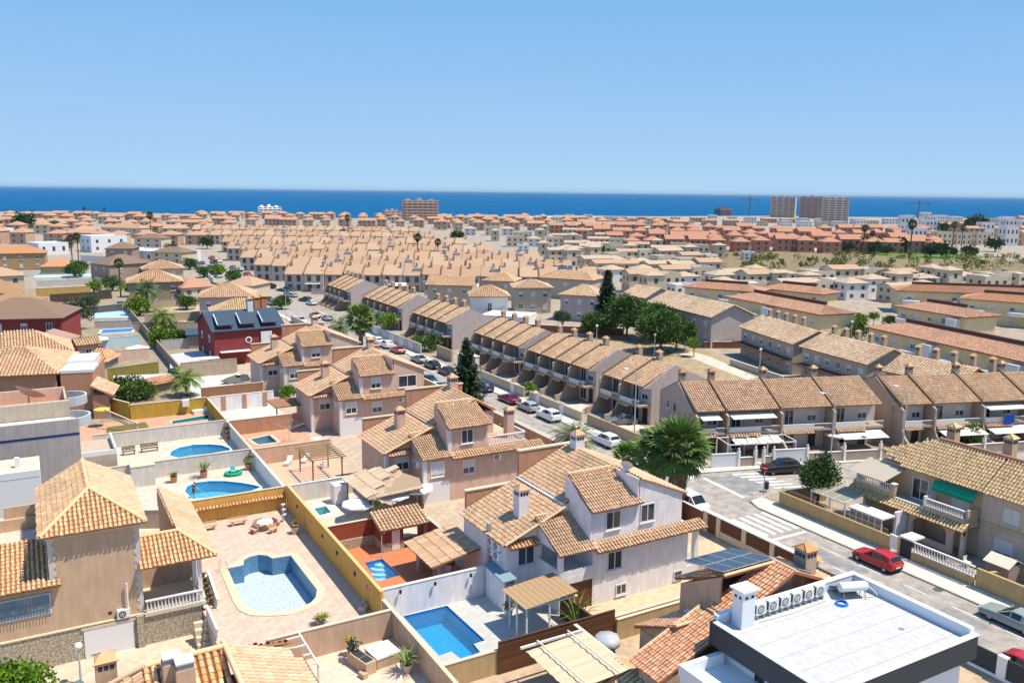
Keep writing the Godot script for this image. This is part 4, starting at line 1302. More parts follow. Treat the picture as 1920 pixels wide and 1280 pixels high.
	# steps up from the driveway with a white railing
	var ds := thing("garden_steps", "beige block steps with white railing rising from driveway to patio", "steps", Vector3(8.4, -1.5, -61.3))
	for k in 4: bx(ds, "step", creamy(), 0.0, 0.0, k * 0.42, 0.95 - k * 0.0, 1.5 - k * 0.36, 0.4 + k * 0.42)
	balustrade(ds, Vector3(1.05, 1.5, -0.4), Vector3(1.05, 1.5, 3.6), 0.9, white, 0.2)

func corner_house() -> void:
	# the nearest roof: its barrel tiles are built one by one
	var o := thing("tiled_corner_house", "nearest house with orange barrel tiles and two metal capped chimneys", "house", Vector3(0, 0, 0))
	var tan_ := mat("ochre_wall")
	bx(o, "wall", stucco("peach_wall", 0.58, 0.4, 0.28), 0.6, -1.5, -48.0, 12.1, 2.9, -38.0)
	var pal := [Color(0.7, 0.36, 0.16), Color(0.76, 0.46, 0.23), Color(0.6, 0.3, 0.13), Color(0.8, 0.56, 0.32), Color(0.68, 0.34, 0.17)]
	piece_roof(o, [Vector3(2.5, 1.75, -41.5), Vector3(8.2, 1.75, -41.5), Vector3(8.2, 4.6, -48.1), Vector3(3.9, 4.6, -48.1)], pal, 0.41, 0.5, 150)
	piece_roof(o, [Vector3(12.7, 3.1, -41.5), Vector3(12.7, 3.1, -48.6), Vector3(8.2, 4.65, -48.6), Vector3(8.2, 4.65, -41.5)], [Color(0.72, 0.44, 0.28), Color(0.76, 0.48, 0.3), Color(0.7, 0.4, 0.24), Color(0.74, 0.5, 0.34)], 0.41, 0.5, 150)
	tiled(o, [Vector3(12.7, 3.1, -49.7), Vector3(3.9, 3.1, -49.7), Vector3(3.9, 4.55, -48.1), Vector3(8.2, 4.55, -48.1)], pal, 0.4, 0.5)
	tiled(o, [Vector3(0.3, 2.5, -49.7), Vector3(0.3, 2.5, -41.5), Vector3(2.5, 2.6, -41.5), Vector3(3.9, 4.5, -48.1)], pal, 0.4, 0.5)
	ridge(o, Vector3(8.25, 4.75, -48.6), Vector3(8.25, 4.75, -41.5), pal, 0.17)
	ridge(o, Vector3(3.9, 4.7, -48.1), Vector3(8.2, 4.75, -48.1), pal, 0.17)
	ridge(o, Vector3(0.4, 2.65, -49.6), Vector3(3.9, 4.7, -48.1), pal, 0.17)
	for q in [[5.2, -47.1], [5.75, -46.2]]:
		var c := bx(o, "chimney", tan_, q[0] - 0.5, 3.3, q[1] - 0.45, q[0] + 0.5, 5.15, q[1] + 0.45)
		bx(c, "metal_cap", flat_mat("zinc", 0.3, 0.33, 0.34, 0.4), q[0] - 0.45, 5.15, q[1] - 0.4, q[0] + 0.45, 5.5, q[1] + 0.4)
		bx(c, "cap_lid", flat_mat("steel_lid", 0.55, 0.57, 0.58, 0.35), q[0] - 0.5, 5.5, q[1] - 0.48, q[0] + 0.5, 5.58, q[1] + 0.48)
	chimney(o, 2.05, -50.1, -1.5, 4.7, tan_, pal, 0.55)
	bx(o, "chimney_footing", tan_, 0.9, -1.5, -50.7, 3.2, 2.3, -48.002)
	# small tool shelter of slats by the driveway
	var t := thing("wooden_rack", "low weathered slatted wooden rack beside the nearest tiled roof", "rack", Vector3(-0.4, -1.5, -51.3))
	var wood := flat_mat("weathered_wood", 0.4, 0.26, 0.16, 0.9)
	for k in 7: bx(t, "slat", wood, -0.9 + k * 0.28, 1.0, -0.6, -0.75 + k * 0.28, 1.06, 0.8)
	for x in [-0.95, 0.95]: bx(t, "side_board", wood, x - 0.06, 0.0, -0.7, x + 0.06, 1.1, 0.9)
	var mot := thing("moped", "dark covered moped parked by the stone garage wall", "moped", Vector3(0.5, -1.5, -57.6), 40)
	var cv := S(Color(0.1, 0.17, 0.2))
	cv.lathe([Vector2(0.5, 0), Vector2(0.55, 0.3), Vector2(0.4, 0.7), Vector2(0.3, 0.95), Vector2(0, 1.05)], Vector3.ZERO, 10)
	var cp := part(mot, "cover", cv, PL)
	cp.scale = Vector3(1.7, 1, 0.7)
	for x in [-0.85, 0.8]:
		var w := S(Color(0.03, 0.03, 0.03))
		w.t = Transform3D(Basis(Vector3.RIGHT, PI / 2), Vector3(x, 0.25, 0))
		w.lathe([Vector2(0.14, -0.05), Vector2(0.25, -0.05), Vector2(0.25, 0.05), Vector2(0.14, 0.05)], Vector3.ZERO, 12)
		part(mot, "wheel", w, PL)
	lamp_post("thin grey lamp post beside the covered moped", Vector3(0.9, -1.5, -59.2), 2.4, 0, true)

func piece_roof(parent: Node3D, p: Array, pal: Array, step: float, course: float, most: int) -> void:
	var deck := part(parent, "roof", S(pal[2] * 0.5).slab(p, 0.14), mat("deck", Color(1, 1, 1), 0.9, "fine", 0.4))
	var e: Vector3 = (p[1] - p[0]).normalized()
	var nn: Vector3 = e.cross(p[p.size() - 1] - p[0]).normalized()
	var u := nn.cross(e)
	var key := "barrel%.2f%.2f" % [pal[0].r, pal[0].g]
	if not shared.has(key):
		var v := []
		for k in 12:
			var q: Color = pal[k % pal.size()]
			var g := rng.randf_range(0.8, 1.15)
			var s := S(Color(q.r * g, q.g * g, q.b * g))
			barrel(s, Vector3.ZERO, Vector3.RIGHT, Vector3.FORWARD, Vector3.UP, step * 0.38, course * 1.12)
			v.append(s.mesh(mat("tile", Color(1, 1, 1), 0.85, "fine", 1.2)))
		shared[key] = v
	var poly := PackedVector2Array()
	var lo := Vector2.INF; var hi := -Vector2.INF
	for q in p:
		var w := Vector2((q - p[0]).dot(e), (q - p[0]).dot(u))
		poly.append(w); lo = lo.min(w); hi = hi.max(w)
	var n := 0
	var y := lo.y + fmod(hi.y - lo.y, course)
	var rows := []
	while y < hi.y:
		rows.push_front(y)
		y += course
	for yy in rows:
		var x := lo.x + step * 0.5
		while x < hi.x:
			if n < most and inside(Vector2(x, yy + course * 0.5), poly):
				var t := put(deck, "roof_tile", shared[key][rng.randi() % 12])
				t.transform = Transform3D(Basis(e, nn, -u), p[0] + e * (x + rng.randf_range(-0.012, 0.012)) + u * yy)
				n += 1
			x += step

# ---------------------------------------------------------------- house with solar panels, the modern white house
func solar_and_modern() -> void:
	var sand := stucco("sand", 0.56, 0.4, 0.27)
	var o := villa("sandy villa with solar panels on its dormer behind the modern white house", Vector3(32.4, -1.2, -40.0), sand, creamy(), [Color(0.74, 0.3, 0.14), Color(0.78, 0.4, 0.22), Color(0.68, 0.25, 0.1), Color(0.76, 0.48, 0.28), Color(0.64, 0.22, 0.1)], -1, 5.7, 3)
	bx(o, "footing", sand, -2.72, 0.0, 0.02, 12.32, 1.0, 5.6)
	ac_unit(o, Vector3(2.9, 5.3, 1.6), 1)
	window(o, Vector3(-2.7, 3.0, 4.4), 0.8, 1.0, 1, creamy())
	# panels lie on the dormer that falls away from the camera
	var dark := glass("solar_cell", 0.025, 0.035, 0.06)
	var al := flat_mat("alloy_frame", 0.4, 0.42, 0.44, 0.4)
	var k0 := 0
	for r in 2:
		for c in 4:
			var pv := thing("solar_module", "%s black panel of the %s row on the sandy villa's dormer" % [["first", "second", "third", "last"][c], ["upper", "lower"][r]], "solar panel", Vector3(32.4, -1.2, -40.0), 0, "solar panels on the sandy villa")
			var b := Basis(Vector3.RIGHT, 0.0)
			var s := Vector3(0, -0.8, -4.1).normalized()
			var nn := Vector3(0, 4.1, -0.8).normalized()
			pv.transform = Transform3D(Basis(Vector3.RIGHT, nn, -s), Vector3(32.4 + 3.1 + c * 1.08, -1.2 + 9.42, -40.0 + 4.0) + s * (0.1 + r * 1.9))
			bx(pv, "frame", al, 0, 0.06, -1.8, 1.02, 0.1, 0)
			for j in 2:
				for i in 2: bx(pv, "cell", dark, 0.03 + i * 0.49, 0.1, -1.77 + j * 0.88, 0.5 + i * 0.49, 0.106, -0.91 + j * 0.88)
	for c in 2:
		var pv := thing("solar_module", "%s dark panel on the far slope next to the tiled chimney" % ["left", "right"][c], "solar panel", Vector3.ZERO, 0, "solar panels on the sandy villa")
		pv.transform = Transform3D(Basis(Vector3(0, 0, 1), Vector3(1.95, 4.7, 0).normalized(), Vector3(-4.7, 1.95, 0).normalized()), Vector3(39.95, 8.12, -36.5 + c * 1.1))
		bx(pv, "frame", al, 0, 0.1, -1.9, 1.05, 0.15, 0)
		bx(pv, "cell", dark, 0.03, 0.15, -1.87, 1.02, 0.156, -0.03)
	chimney(o, 9.7, 4.4, 6.2, 9.9, sand, ORANGE_TILES, 0.5)
	# the modern house
	var white := flat_mat("modern_white", 0.7, 0.74, 0.78, 0.6)
	var dk := flat_mat("charcoal", 0.035, 0.045, 0.055, 0.6)
	var top := mat("roof_membrane", Color(0.56, 0.56, 0.56), 0.85, "stain", 0.12)
	var h := 6.8
	var x0 := 32.7; var x1 := 44.9; var z0 := -34.1; var z1 := -25.6
	var m := thing("modern_house", "modern white house with flat grey roof and charcoal parapet band", "house", Vector3.ZERO)
	bx(m, "wall", white, x0 + 0.9, -0.5, z0 + 0.3, x1 - 0.6, h - 1.45, z1 - 0.5)
	bx(m, "roof_slab", top, x0 + 0.3, h - 1.4, z0 + 0.3, x1 - 0.3, h - 0.35, z1 - 0.3)
	bx(m, "parapet_band", dk, x0, h - 1.45, z0, x0 + 0.3, h - 0.06, z1)
	bx(m, "parapet_band", dk, x0 + 0.3, h - 1.45, z1 - 0.3, x1, h - 0.06, z1)
	bx(m, "parapet_wall", white, x1 - 0.3, h - 1.45, z0, x1, h + 0.25, z1 - 0.302)
	bx(m, "parapet_wall", white, x0 + 0.302, h - 1.45, z0 - 0.02, x1 - 0.302, h + 0.25, z0 + 0.3)
	bx(m, "parapet_cap", flat_mat("cap_white", 0.76, 0.78, 0.8, 0.5), x0 - 0.03, h - 0.06, z0 + 0.3, x0 + 0.33, h, z1 + 0.03)
	bx(m, "parapet_cap", flat_mat("cap_white", 0.76, 0.78, 0.8, 0.5), x0 + 0.33, h - 0.06, z1 - 0.33, x1 + 0.03, h, z1 + 0.03)
	bx(m, "parapet_cap", flat_mat("cap_white", 0.76, 0.78, 0.8, 0.5), x1 - 0.33, h + 0.25, z0 - 0.05, x1 + 0.03, h + 0.31, z1 - 0.33)
	bx(m, "parapet_cap", flat_mat("cap_white", 0.76, 0.78, 0.8, 0.5), x0 + 0.3, h + 0.25, z0 - 0.05, x1 - 0.332, h + 0.31, z0 + 0.33)
	var seam := S()
	for k in 5: seam.box(x0 + 0.35, h - 0.35, z0 + 1.6 + k * 1.45, x1 - 0.35, h - 0.343, z0 + 1.64 + k * 1.45)
	part(m, "membrane_seam", seam, flat_mat("seam", 0.36, 0.36, 0.36))
	part(m, "cable", S(Color(0.6, 0.6, 0.6)).tube([Vector3(x0 + 2.8, h - 0.3, z0 + 1.15), Vector3(x0 + 5.5, h - 0.31, z0 + 1.3), Vector3(x0 + 8.4, h - 0.3, z0 + 1.1)], 0.025, 0.025, 5), PL)
	# stair block, slit window and the lower roof at the left
	bx(m, "side_block", white, x0 - 2.6, -0.5, z0 + 0.6, x0 + 0.898, 4.3, z1 - 1.5)
	bx(m, "side_parapet", white, x0 - 2.65, 4.3, z0 + 0.5, x0 - 2.35, 5.0, z1 - 1.5)
	bx(m, "side_parapet", white, x0 - 2.348, 4.3, z0 + 0.5, x0 + 0.5, 5.0, z0 + 0.8)
	window(m, Vector3(x0 + 0.9, 3.1, z0 + 3.2), 0.7, 1.6, 1, dk)
	window(m, Vector3(x0 + 0.9, 2.6, z0 + 5.6), 1.0, 2.2, 1, dk)
	var ch := bx(m, "chimney", white, x0 + 1.2, h - 0.4, z0 + 0.5, x0 + 2.2, h + 1.9, z0 + 1.3)
	bx(ch, "chimney_lid", flat_mat("cap_white", 0.76, 0.78, 0.8, 0.5), x0 + 1.05, h + 1.9, z0 + 0.35, x0 + 2.35, h + 2.02, z0 + 1.45)
	var hol := S(Color(0.03, 0.03, 0.03))
	for k in 2:
		hol.box(x0 + 1.4 + k * 0.45, h + 1.45, z0 + 1.295, x0 + 1.6 + k * 0.45, h + 1.62, z0 + 1.305)
		hol.box(x0 + 1.195, h + 1.45, z0 + 0.65 + k * 0.35, x0 + 1.205, h + 1.62, z0 + 0.82 + k * 0.35)
	part(ch, "vent_hole", hol, PL)
	# six cooling units along the rear parapet
	for k in 6:
		var a := thing("air_conditioner", ["leftmost white cooling unit beside the white roof chimney", "second white cooling unit from the roof chimney", "third white cooling unit from the roof chimney", "fourth white cooling unit, third from the boiler end", "fifth white cooling unit, next to last before the boiler", "last white cooling unit in the rooftop row, nearest the boiler tank"][k], "air conditioner", Vector3(x0 + 3.15 + k * 1.0, h - 0.35, z0 + 0.75), 0, "cooling units on the flat roof")
		bx(a, "casing", flat_mat("enamel", 0.72, 0.72, 0.7), -0.38, 0.3, -0.16, 0.38, 0.98, 0.18)
		for x in [-0.3, 0.22]: bx(a, "foot", flat_mat("zinc", 0.3, 0.33, 0.34), x, 0, -0.14, x + 0.08, 0.3, 0.16)
		var f := S(Color(0.12, 0.13, 0.13))
		f.t = Transform3D(Basis(Vector3.RIGHT, PI / 2), Vector3(-0.06, 0.64, 0.182))
		f.lathe([Vector2(0.27, 0), Vector2(0.27, 0.012), Vector2(0.22, 0.014)], Vector3.ZERO, 16)
		f.col = Color(0.4, 0.42, 0.42)
		f.lathe([Vector2(0.22, 0.002), Vector2(0.07, 0.01), Vector2(0, 0.012)], Vector3.ZERO, 16)
		part(a, "fan_grille", f, PL)
		bx(a, "side_grille", flat_mat("charcoal", 0.035, 0.045, 0.055), -0.386, 0.4, -0.1, -0.379, 0.9, 0.12)
	var bo := thing("solar_boiler", "white solar water tank on a frame at the roof corner", "water tank", Vector3(x0 + 10.2, h - 0.35, z0 + 1.6), -20)
	var tk := S()
	tk.t = Transform3D(Basis(Vector3.BACK, PI / 2), Vector3(0.95, 0.75, 0))
	tk.lathe([Vector2(0, 0), Vector2(0.24, 0.03), Vector2(0.3, 0.12), Vector2(0.3, 1.78), Vector2(0.24, 1.87), Vector2(0, 1.9)], Vector3.ZERO, 18)
	part(bo, "tank", tk, flat_mat("enamel", 0.72, 0.72, 0.7))
	var lg := S(Color(0.3, 0.32, 0.33))
	for x in [-0.7, 0.7]:
		for z in [-0.35, 0.35]: lg.tube([Vector3(x, 0, z), Vector3(x, 0.6, z * 0.5)], 0.025, 0.025, 5)
	part(bo, "stand", lg, mat("plain", Color(1, 1, 1), 0.5))
	var col := S(Color(0.04, 0.05, 0.08)).slab([Vector3(-0.95, 0.1, -1.6), Vector3(-0.95, 0.7, -0.32), Vector3(0.95, 0.7, -0.32), Vector3(0.95, 0.1, -1.6)], 0.08)
	part(bo, "collector", col, glass("solar_cell"))
	part(bo, "pipe", S(Color(0.7, 0.7, 0.7)).tube([Vector3(0.95, 0.75, 0), Vector3(1.3, 0.5, 0.2), Vector3(1.7, 0.05, 0.1)], 0.035, 0.035, 6), PL)
	var hose := S(Color(0.02, 0.2, 0.75))
	for k in 3:
		var pts := []
		for j in 17: pts.append(Vector3(cos(TAU * j / 16) * (0.42 - k * 0.04), 0.03 + k * 0.05, sin(TAU * j / 16) * (0.36 - k * 0.03)))
		hose.tube(pts, 0.03, 0.03, 6)
	solo("coiled_hose", "coil of blue hose on the flat grey roof by the boiler", "hose", hose, mat("plain", Color(1, 1, 1), 0.6), Vector3(x0 + 8.9, h - 0.35, z0 + 1.9))
	part(m, "roof_drain", S(Color(0.25, 0.25, 0.25)).lathe([Vector2(0.16, 0), Vector2(0.16, 0.03), Vector2(0, 0.04)], Vector3(x0 + 9.5, h - 0.35, z0 + 5.6), 12), PL)
	# white street wall with dark panels
	var gw := thing("street_wall", "white street wall with charcoal panels beside the modern house", "wall", Vector3(53.1, 0, -27.6))
	for k in 3: bx(gw, "pier", white, -0.2, 0, -4.6 + k * 3.4, 0.2, 1.75, -4.0 + k * 3.4)
	for k in 2: bx(gw, "panel", dk, -0.06, 0.3, -3.998 + k * 3.4, 0.06, 1.65, -1.202 + k * 3.4)
	bx(gw, "base", white, -0.18, 0, -3.998, 0.18, 0.299, 2.2)

# ---------------------------------------------------------------- the corner house across the street
func right_house() -> void:
	var w := stucco("straw", 0.58, 0.43, 0.28)
	var w2 := stucco("straw_pale", 0.62, 0.5, 0.4)
	var white := WT
	var o := thing("corner_house", "straw coloured house with pale yellow tile roof and green awning across the street", "house", Vector3.ZERO)
	bx(o, "wall", w, 70.7, 0, -51.5, 77.0, 5.9, -41.2)
	bx(o, "neighbour_wall", w2, 70.55, 0, -41.198, 77.0, 5.9, -26.0)
	bx(o, "ground_floor_wall", w, 69.6, 0, -52.4, 70.698, 3.0, -46.5)
	tiled(o, [Vector3(70.2, 5.95, -48.7), Vector3(70.2, 5.95, -41.2), Vector3(73.5, 8.45, -41.2), Vector3(73.5, 8.45, -47.6), Vector3(71.2, 6.7, -52.2)], YELLOW_TILES, 0.3, 0.4)
	tiled(o, [Vector3(70.1, 5.95, -41.1), Vector3(70.1, 5.95, -26.0), Vector3(73.5, 8.45, -26.0), Vector3(73.5, 8.45, -41.1)], YELLOW_TILES, 0.3, 0.4)
	ridge(o, Vector3(73.55, 8.55, -47.6), Vector3(73.55, 8.55, -26), PINK_TILES, 0.18)
	var rear := S(Color(0.3, 0.18, 0.1)).slab([Vector3(77.5, 5.9, -26), Vector3(77.5, 5.9, -52), Vector3(73.6, 8.45, -47.6), Vector3(73.6, 8.45, -26)], 0.15)
	part(o, "rear_roof", rear, mat("deck", Color(1, 1, 1), 0.9))
	chimney(o, 75.2, -47.4, 7.0, 9.6, w, YELLOW_TILES, 0.42)
	chimney(o, 75.6, -42.2, 7.0, 9.8, w, YELLOW_TILES, 0.42)
	chimney(o, 75.6, -32.0, 7.0, 9.8, w, YELLOW_TILES, 0.42)
	# first floor terrace and balcony
	bx(o, "terrace_floor", w, 68.9, 2.75, -53.0, 70.698, 3.1, -41.3)
	bx(o, "terrace_wall", w, 68.95, 3.1, -53.0, 69.12, 3.62, -49.0)
	bx(o, "terrace_wall", w, 68.95, 3.1, -53.2, 70.7, 3.62, -53.02)
	balustrade(o, Vector3(69.0, 3.62, -52.9), Vector3(69.0, 3.62, -49.1), 0.75, white, 0.24)
	balustrade(o, Vector3(69.2, 3.62, -53.1), Vector3(70.6, 3.62, -53.1), 0.75, white, 0.24)
	bx(o, "terrace_post", w, 68.85, 3.1, -48.98, 69.3, 4.4, -48.6)
	bx(o, "terrace_post_cap", white, 68.8, 4.4, -49.03, 69.35, 4.5, -48.55)
	bx(o, "balcony_ledge", white, 68.9, 3.1, -48.5, 69.15, 3.3, -45.6)
	bx(o, "balcony_wall", w, 68.8, 3.1, -45.5, 69.0, 3.5, -41.6)
	balustrade(o, Vector3(68.9, 3.5, -45.4), Vector3(68.9, 3.5, -41.7), 0.75, white, 0.24)
	bx(o, "balcony_end_wall", white, 69.0, 3.1, -45.7, 70.6, 4.3, -45.52)
	bx(o, "balcony_end_wall", w, 69.0, 3.1, -41.6, 70.6, 4.3, -41.42)
	tiled(o, [Vector3(68.1, 2.6, -53.4), Vector3(68.1, 2.6, -41.2), Vector3(69.0, 3.12, -41.2), Vector3(69.0, 3.12, -53.4)], YELLOW_TILES, 0.32, 0.38)
	window(o, Vector3(70.7, 3.15, -47.2), 1.7, 2.1, 1, WW, null, 0, null, "balcony_door")
	window(o, Vector3(70.7, 3.15, -43.2), 1.7, 2.1, 1, WW, null, 0.95, null, "balcony_door")
	window(o, Vector3(70.55, 3.7, -38.6), 1.5, 1.5, 1, creamy(), null, 1.0)
	window(o, Vector3(70.55, 3.7, -33.8), 1.5, 1.5, 1, creamy(), null, 1.0)
	window(o, Vector3(70.55, 0.9, -39.0), 1.6, 1.3, 1, WW, null, 0.9)
	window(o, Vector3(70.55, 0.7, -34.6), 1.6, 1.5, 1, WW, null, 0.4)
	bx(o, "string_course", w, 70.45, 3.0, -41.1, 70.56, 3.35, -26.0)
	ac_unit(o, Vector3(70.54, 1.5, -36.4), 1)
	# arched porch
	var ar := S()
	var pts := [Vector3(68.75, 0, -46.4), Vector3(68.75, 2.7, -46.4)]
	for q in [[-46.4, -43.0], [-42.4, -41.3]]:
		var n := 8
		for k in n:
			var a0 := PI * k / n; var a1 := PI * (k + 1) / n
			var mid: float = (q[0] + q[1]) / 2; var r: float = (q[1] - q[0]) / 2
			var h0 := 1.75 + sin(a0) * 0.65; var h1 := 1.75 + sin(a1) * 0.65
			var zz0 := mid - cos(a0) * r; var zz1 := mid - cos(a1) * r
			ar.face([Vector3(68.7, h0, zz0), Vector3(68.7, h1, zz1), Vector3(68.7, 2.74, zz1), Vector3(68.7, 2.74, zz0)])
			ar.face([Vector3(69.0, h1, zz1), Vector3(69.0, h0, zz0), Vector3(69.0, 2.74, zz0), Vector3(69.0, 2.74, zz1)])
			ar.face([Vector3(69.0, h0, zz0), Vector3(69.0, h1, zz1), Vector3(68.7, h1, zz1), Vector3(68.7, h0, zz0)])
	part(o, "porch_arch", ar, w2)
	for z in [-46.8, -43.0, -41.7]: bx(o, "porch_pillar", w2, 68.7, 0, z, 69.0, 2.74, z + (0.4 if z < -46 else 0.6 if z < -42 else 0.4))
	bx(o, "porch_ledge", w2, 68.75, 0, -46.4, 68.95, 0.6, -43.0)
	bx(o, "porch_floor", flat_mat("porch_tile", 0.3, 0.16, 0.12), 67.0, 0.0, -46.8, 70.5, 0.05, -41.3)
	bx(o, "porch_side_wall", mat("white_wall"), 67.2, 0, -47.2, 69.0, 2.6, -46.95)
	# awnings
	var a := S()
	a.slab([Vector3(67.6, 4.9, -52.9), Vector3(67.6, 4.9, -48.8), Vector3(70.8, 5.7, -48.8), Vector3(70.8, 5.7, -52.9)], 0.03)
	solo("awning", "beige canvas awning over the first floor terrace of the corner house", "awning", a, mat("canvas", Color(0.6, 0.52, 0.42), 0.9, "fine", 0.5))
	var g := S()
	g.slab([Vector3(69.7, 5.1, -45.5), Vector3(69.7, 5.1, -41.5), Vector3(70.2, 5.75, -41.5), Vector3(70.2, 5.75, -45.5)], 0.03)
	g.slab([Vector3(69.69, 4.8, -45.5), Vector3(69.69, 4.8, -41.5), Vector3(69.7, 5.1, -41.5), Vector3(69.7, 5.1, -45.5)], 0.02)
	solo("green_awning", "dark green fabric awning half rolled over the white balcony", "awning", g, mat("green_canvas", Color(0.0, 0.2, 0.12), 0.8))
	# garden structures behind the front wall
	var pg := thing("glazed_pergola", "white framed pergola with pale slatted glass roof in the corner garden", "pergola", Vector3(65.6, 0, -53.6))
	for x in [0.0, 2.8]:
		for z in [-1.8, 2.2]: bx(pg, "post", white, x, 0, z, x + 0.12, 2.3 if x < 1 else 2.6, z + 0.12)
	for z in [-1.8, -0.45, 0.9, 2.2]: part(pg, "rafter", S().slab([Vector3(-0.1, 2.4, z + 0.12), Vector3(2.95, 2.8, z + 0.12), Vector3(2.95, 2.8, z), Vector3(-0.1, 2.4, z)], 0.12), white)
	for x in [-0.1, 2.85]: bx(pg, "beam", white, x, 2.25 if x < 1 else 2.62, -1.8, x + 0.1, 2.38 if x < 1 else 2.75, 2.32)
	var sl := flat_mat("screen_slat", 0.36, 0.33, 0.25, 0.6)
	for k in 16:
		var x := 0.05 + k * 0.18
		bx(pg, "slat", sl, x, 2.4 + x * 0.13, -1.75, x + 0.16, 2.43 + x * 0.13, 2.28)
	var cs := thing("conservatory", "white glazed conservatory with a flat white roof between pergola and gate", "conservatory", Vector3(65.4, 0, -48.9))
	bx(cs, "roof", white, -0.1, 2.15, -1.8, 1.7, 2.3, 1.9)
	for k in 6: bx(cs, "post", white, 0, 0, -1.7 + k * 0.68, 0.1, 2.15, -1.6 + k * 0.68)
	bx(cs, "sill_wall", white, 0.0, 0, -1.6, 0.1, 0.7, 1.7)
	for k in 5: bx(cs, "pane", glass("pale_glass", 0.22, 0.24, 0.2), 0.03, 0.7, -1.6 + k * 0.68, 0.06, 2.14, -1.02 + k * 0.68)
	var sh := thing("garden_shed", "small shed with a pale gabled roof behind the balustraded wall", "shed", Vector3(67.6, 0, -37.2))
	bx(sh, "wall", flat_mat("shed", 0.3, 0.22, 0.2, 0.9), -0.9, 0, -1.0, 0.9, 1.7, 1.0)
	part(sh, "roof", S(Color(0.62, 0.58, 0.45)).slab([Vector3(-1.1, 1.65, 1.1), Vector3(-1.1, 1.65, -1.1), Vector3(0, 2.2, -1.1), Vector3(0, 2.2, 1.1)].duplicate() if false else [Vector3(-1.1, 1.65, -1.1), Vector3(-1.1, 1.65, 1.1), Vector3(0, 2.2, 1.1), Vector3(0, 2.2, -1.1)], 0.06).slab([Vector3(1.1, 1.65, 1.1), Vector3(1.1, 1.65, -1.1), Vector3(0.01, 2.2, -1.1), Vector3(0.01, 2.2, 1.1)], 0.06), PL)
	# the front wall
	var yel := mat("yellow_wall", Color(0.5, 0.35, 0.17), 0.92, "stain", 0.13, "grain", 0.14)
	wall("garden_wall", "long straw coloured street wall topped with iron railings by the crosswalk", 64.4, -58.2, 64.4, -45.6, 1.5, yel)
	wall("garden_wall", "tall straw street wall at the right edge past the white balustrade", 64.4, -37.4, 64.4, -18.0, 1.75, yel)
	wall("garden_wall", "low straw wall carrying the white street balustrade", 64.4, -43.2, 64.4, -37.6, 0.85, yel)
	wall("garden_wall", "short garden wall turning in beside the round green corner tree", 64.5, -58.3, 69.8, -57.0, 1.5, yel)
	wall("garden_wall", "low dividing wall between shed yard and chairs yard", 64.6, -37.4, 70.4, -36.0, 1.2, yel)
	var bl := thing("street_balustrade", "white balustrade on the low wall next to the dark gate", "balustrade", Vector3(64.4, 0.85, -43.1))
	balustrade(bl, Vector3(0, 0, 0), Vector3(0, 0, 5.5), 0.95, white, 0.26)
	var gt := thing("street_gate", "dark metal gate with white panel beside the conservatory", "gate", Vector3(64.4, 0, -44.4))
	bx(gt, "gate_leaf", flat_mat("dark_iron", 0.03, 0.03, 0.035, 0.5), -0.05, 0.05, 0.1, 0.05, 1.7, 1.1)
	bx(gt, "panel", white, -0.1, 0.5, -1.0, 0.1, 1.7, -0.1)
	bx(gt, "pier", yel, -0.2, 0, -1.2, 0.2, 1.5, -1.0)
	bx(gt, "pier", yel, -0.2, 0, -0.1, 0.2, 1.8, 0.1)
	bx(gt, "lintel_board", white, -0.1, 1.75, -0.1, 1.6, 1.9, 1.2)
	var rl := S(Color(0.3, 0.2, 0.15))
	for k in 50: rl.box(64.37, 1.5, -58.0 + k * 0.25, 64.4, 2.0, -57.97 + k * 0.25)
	rl.box(64.36, 1.95, -58.0, 64.41, 1.99, -45.7)
	solo("iron_railing", "thin rusty railing bars along the top of the long straw wall", "railing", rl, mat("plain", Color(1, 1, 1), 0.8))

# ---------------------------------------------------------------- terraced houses
const NTH := ["first", "second", "third", "fourth", "fifth", "sixth", "seventh", "eighth", "ninth", "tenth", "eleventh", "twelfth", "thirteenth", "fourteenth", "fifteenth", "sixteenth", "seventeenth", "eighteenth", "nineteenth", "twentieth", "twenty-first", "twenty-second", "twenty-third", "twenty-fourth"]

func flank(s: Shape, p: Array, x0: float, x1: float) -> Shape:
	# a wall outline given as (z, y), running round clockwise seen from -x, from x0 to x1
	var l := []; var r := []
	for q in p:
		l.append(Vector3(x0, q.y, q.x)); r.append(Vector3(x1, q.y, q.x))
	var n := p.size()
	var area := 0.0
	for k in n: area += p[k].x * p[(k + 1) % n].y - p[(k + 1) % n].x * p[k].y
	if area > 0:
		l.reverse(); r.reverse()
	var poly := PackedVector2Array(p)
	var tr := Geometry2D.triangulate_polygon(poly)
	for k in range(0, tr.size(), 3):
		var a := poly[tr[k]]; var b := poly[tr[k + 1]]; var d := poly[tr[k + 2]]
		if (b - a).cross(d - a) < 0:
			var w := b; b = d; d = w
		s.face([Vector3(x0, a.y, a.x), Vector3(x0, b.y, b.x), Vector3(x0, d.y, d.x)])
		s.face([Vector3(x1, a.y, a.x), Vector3(x1, d.y, d.x), Vector3(x1, b.y, b.x)])
	for k in n:
		var j := (k + 1) % n
		s.face([l[j], l[k], r[k], r[j]])
	return s

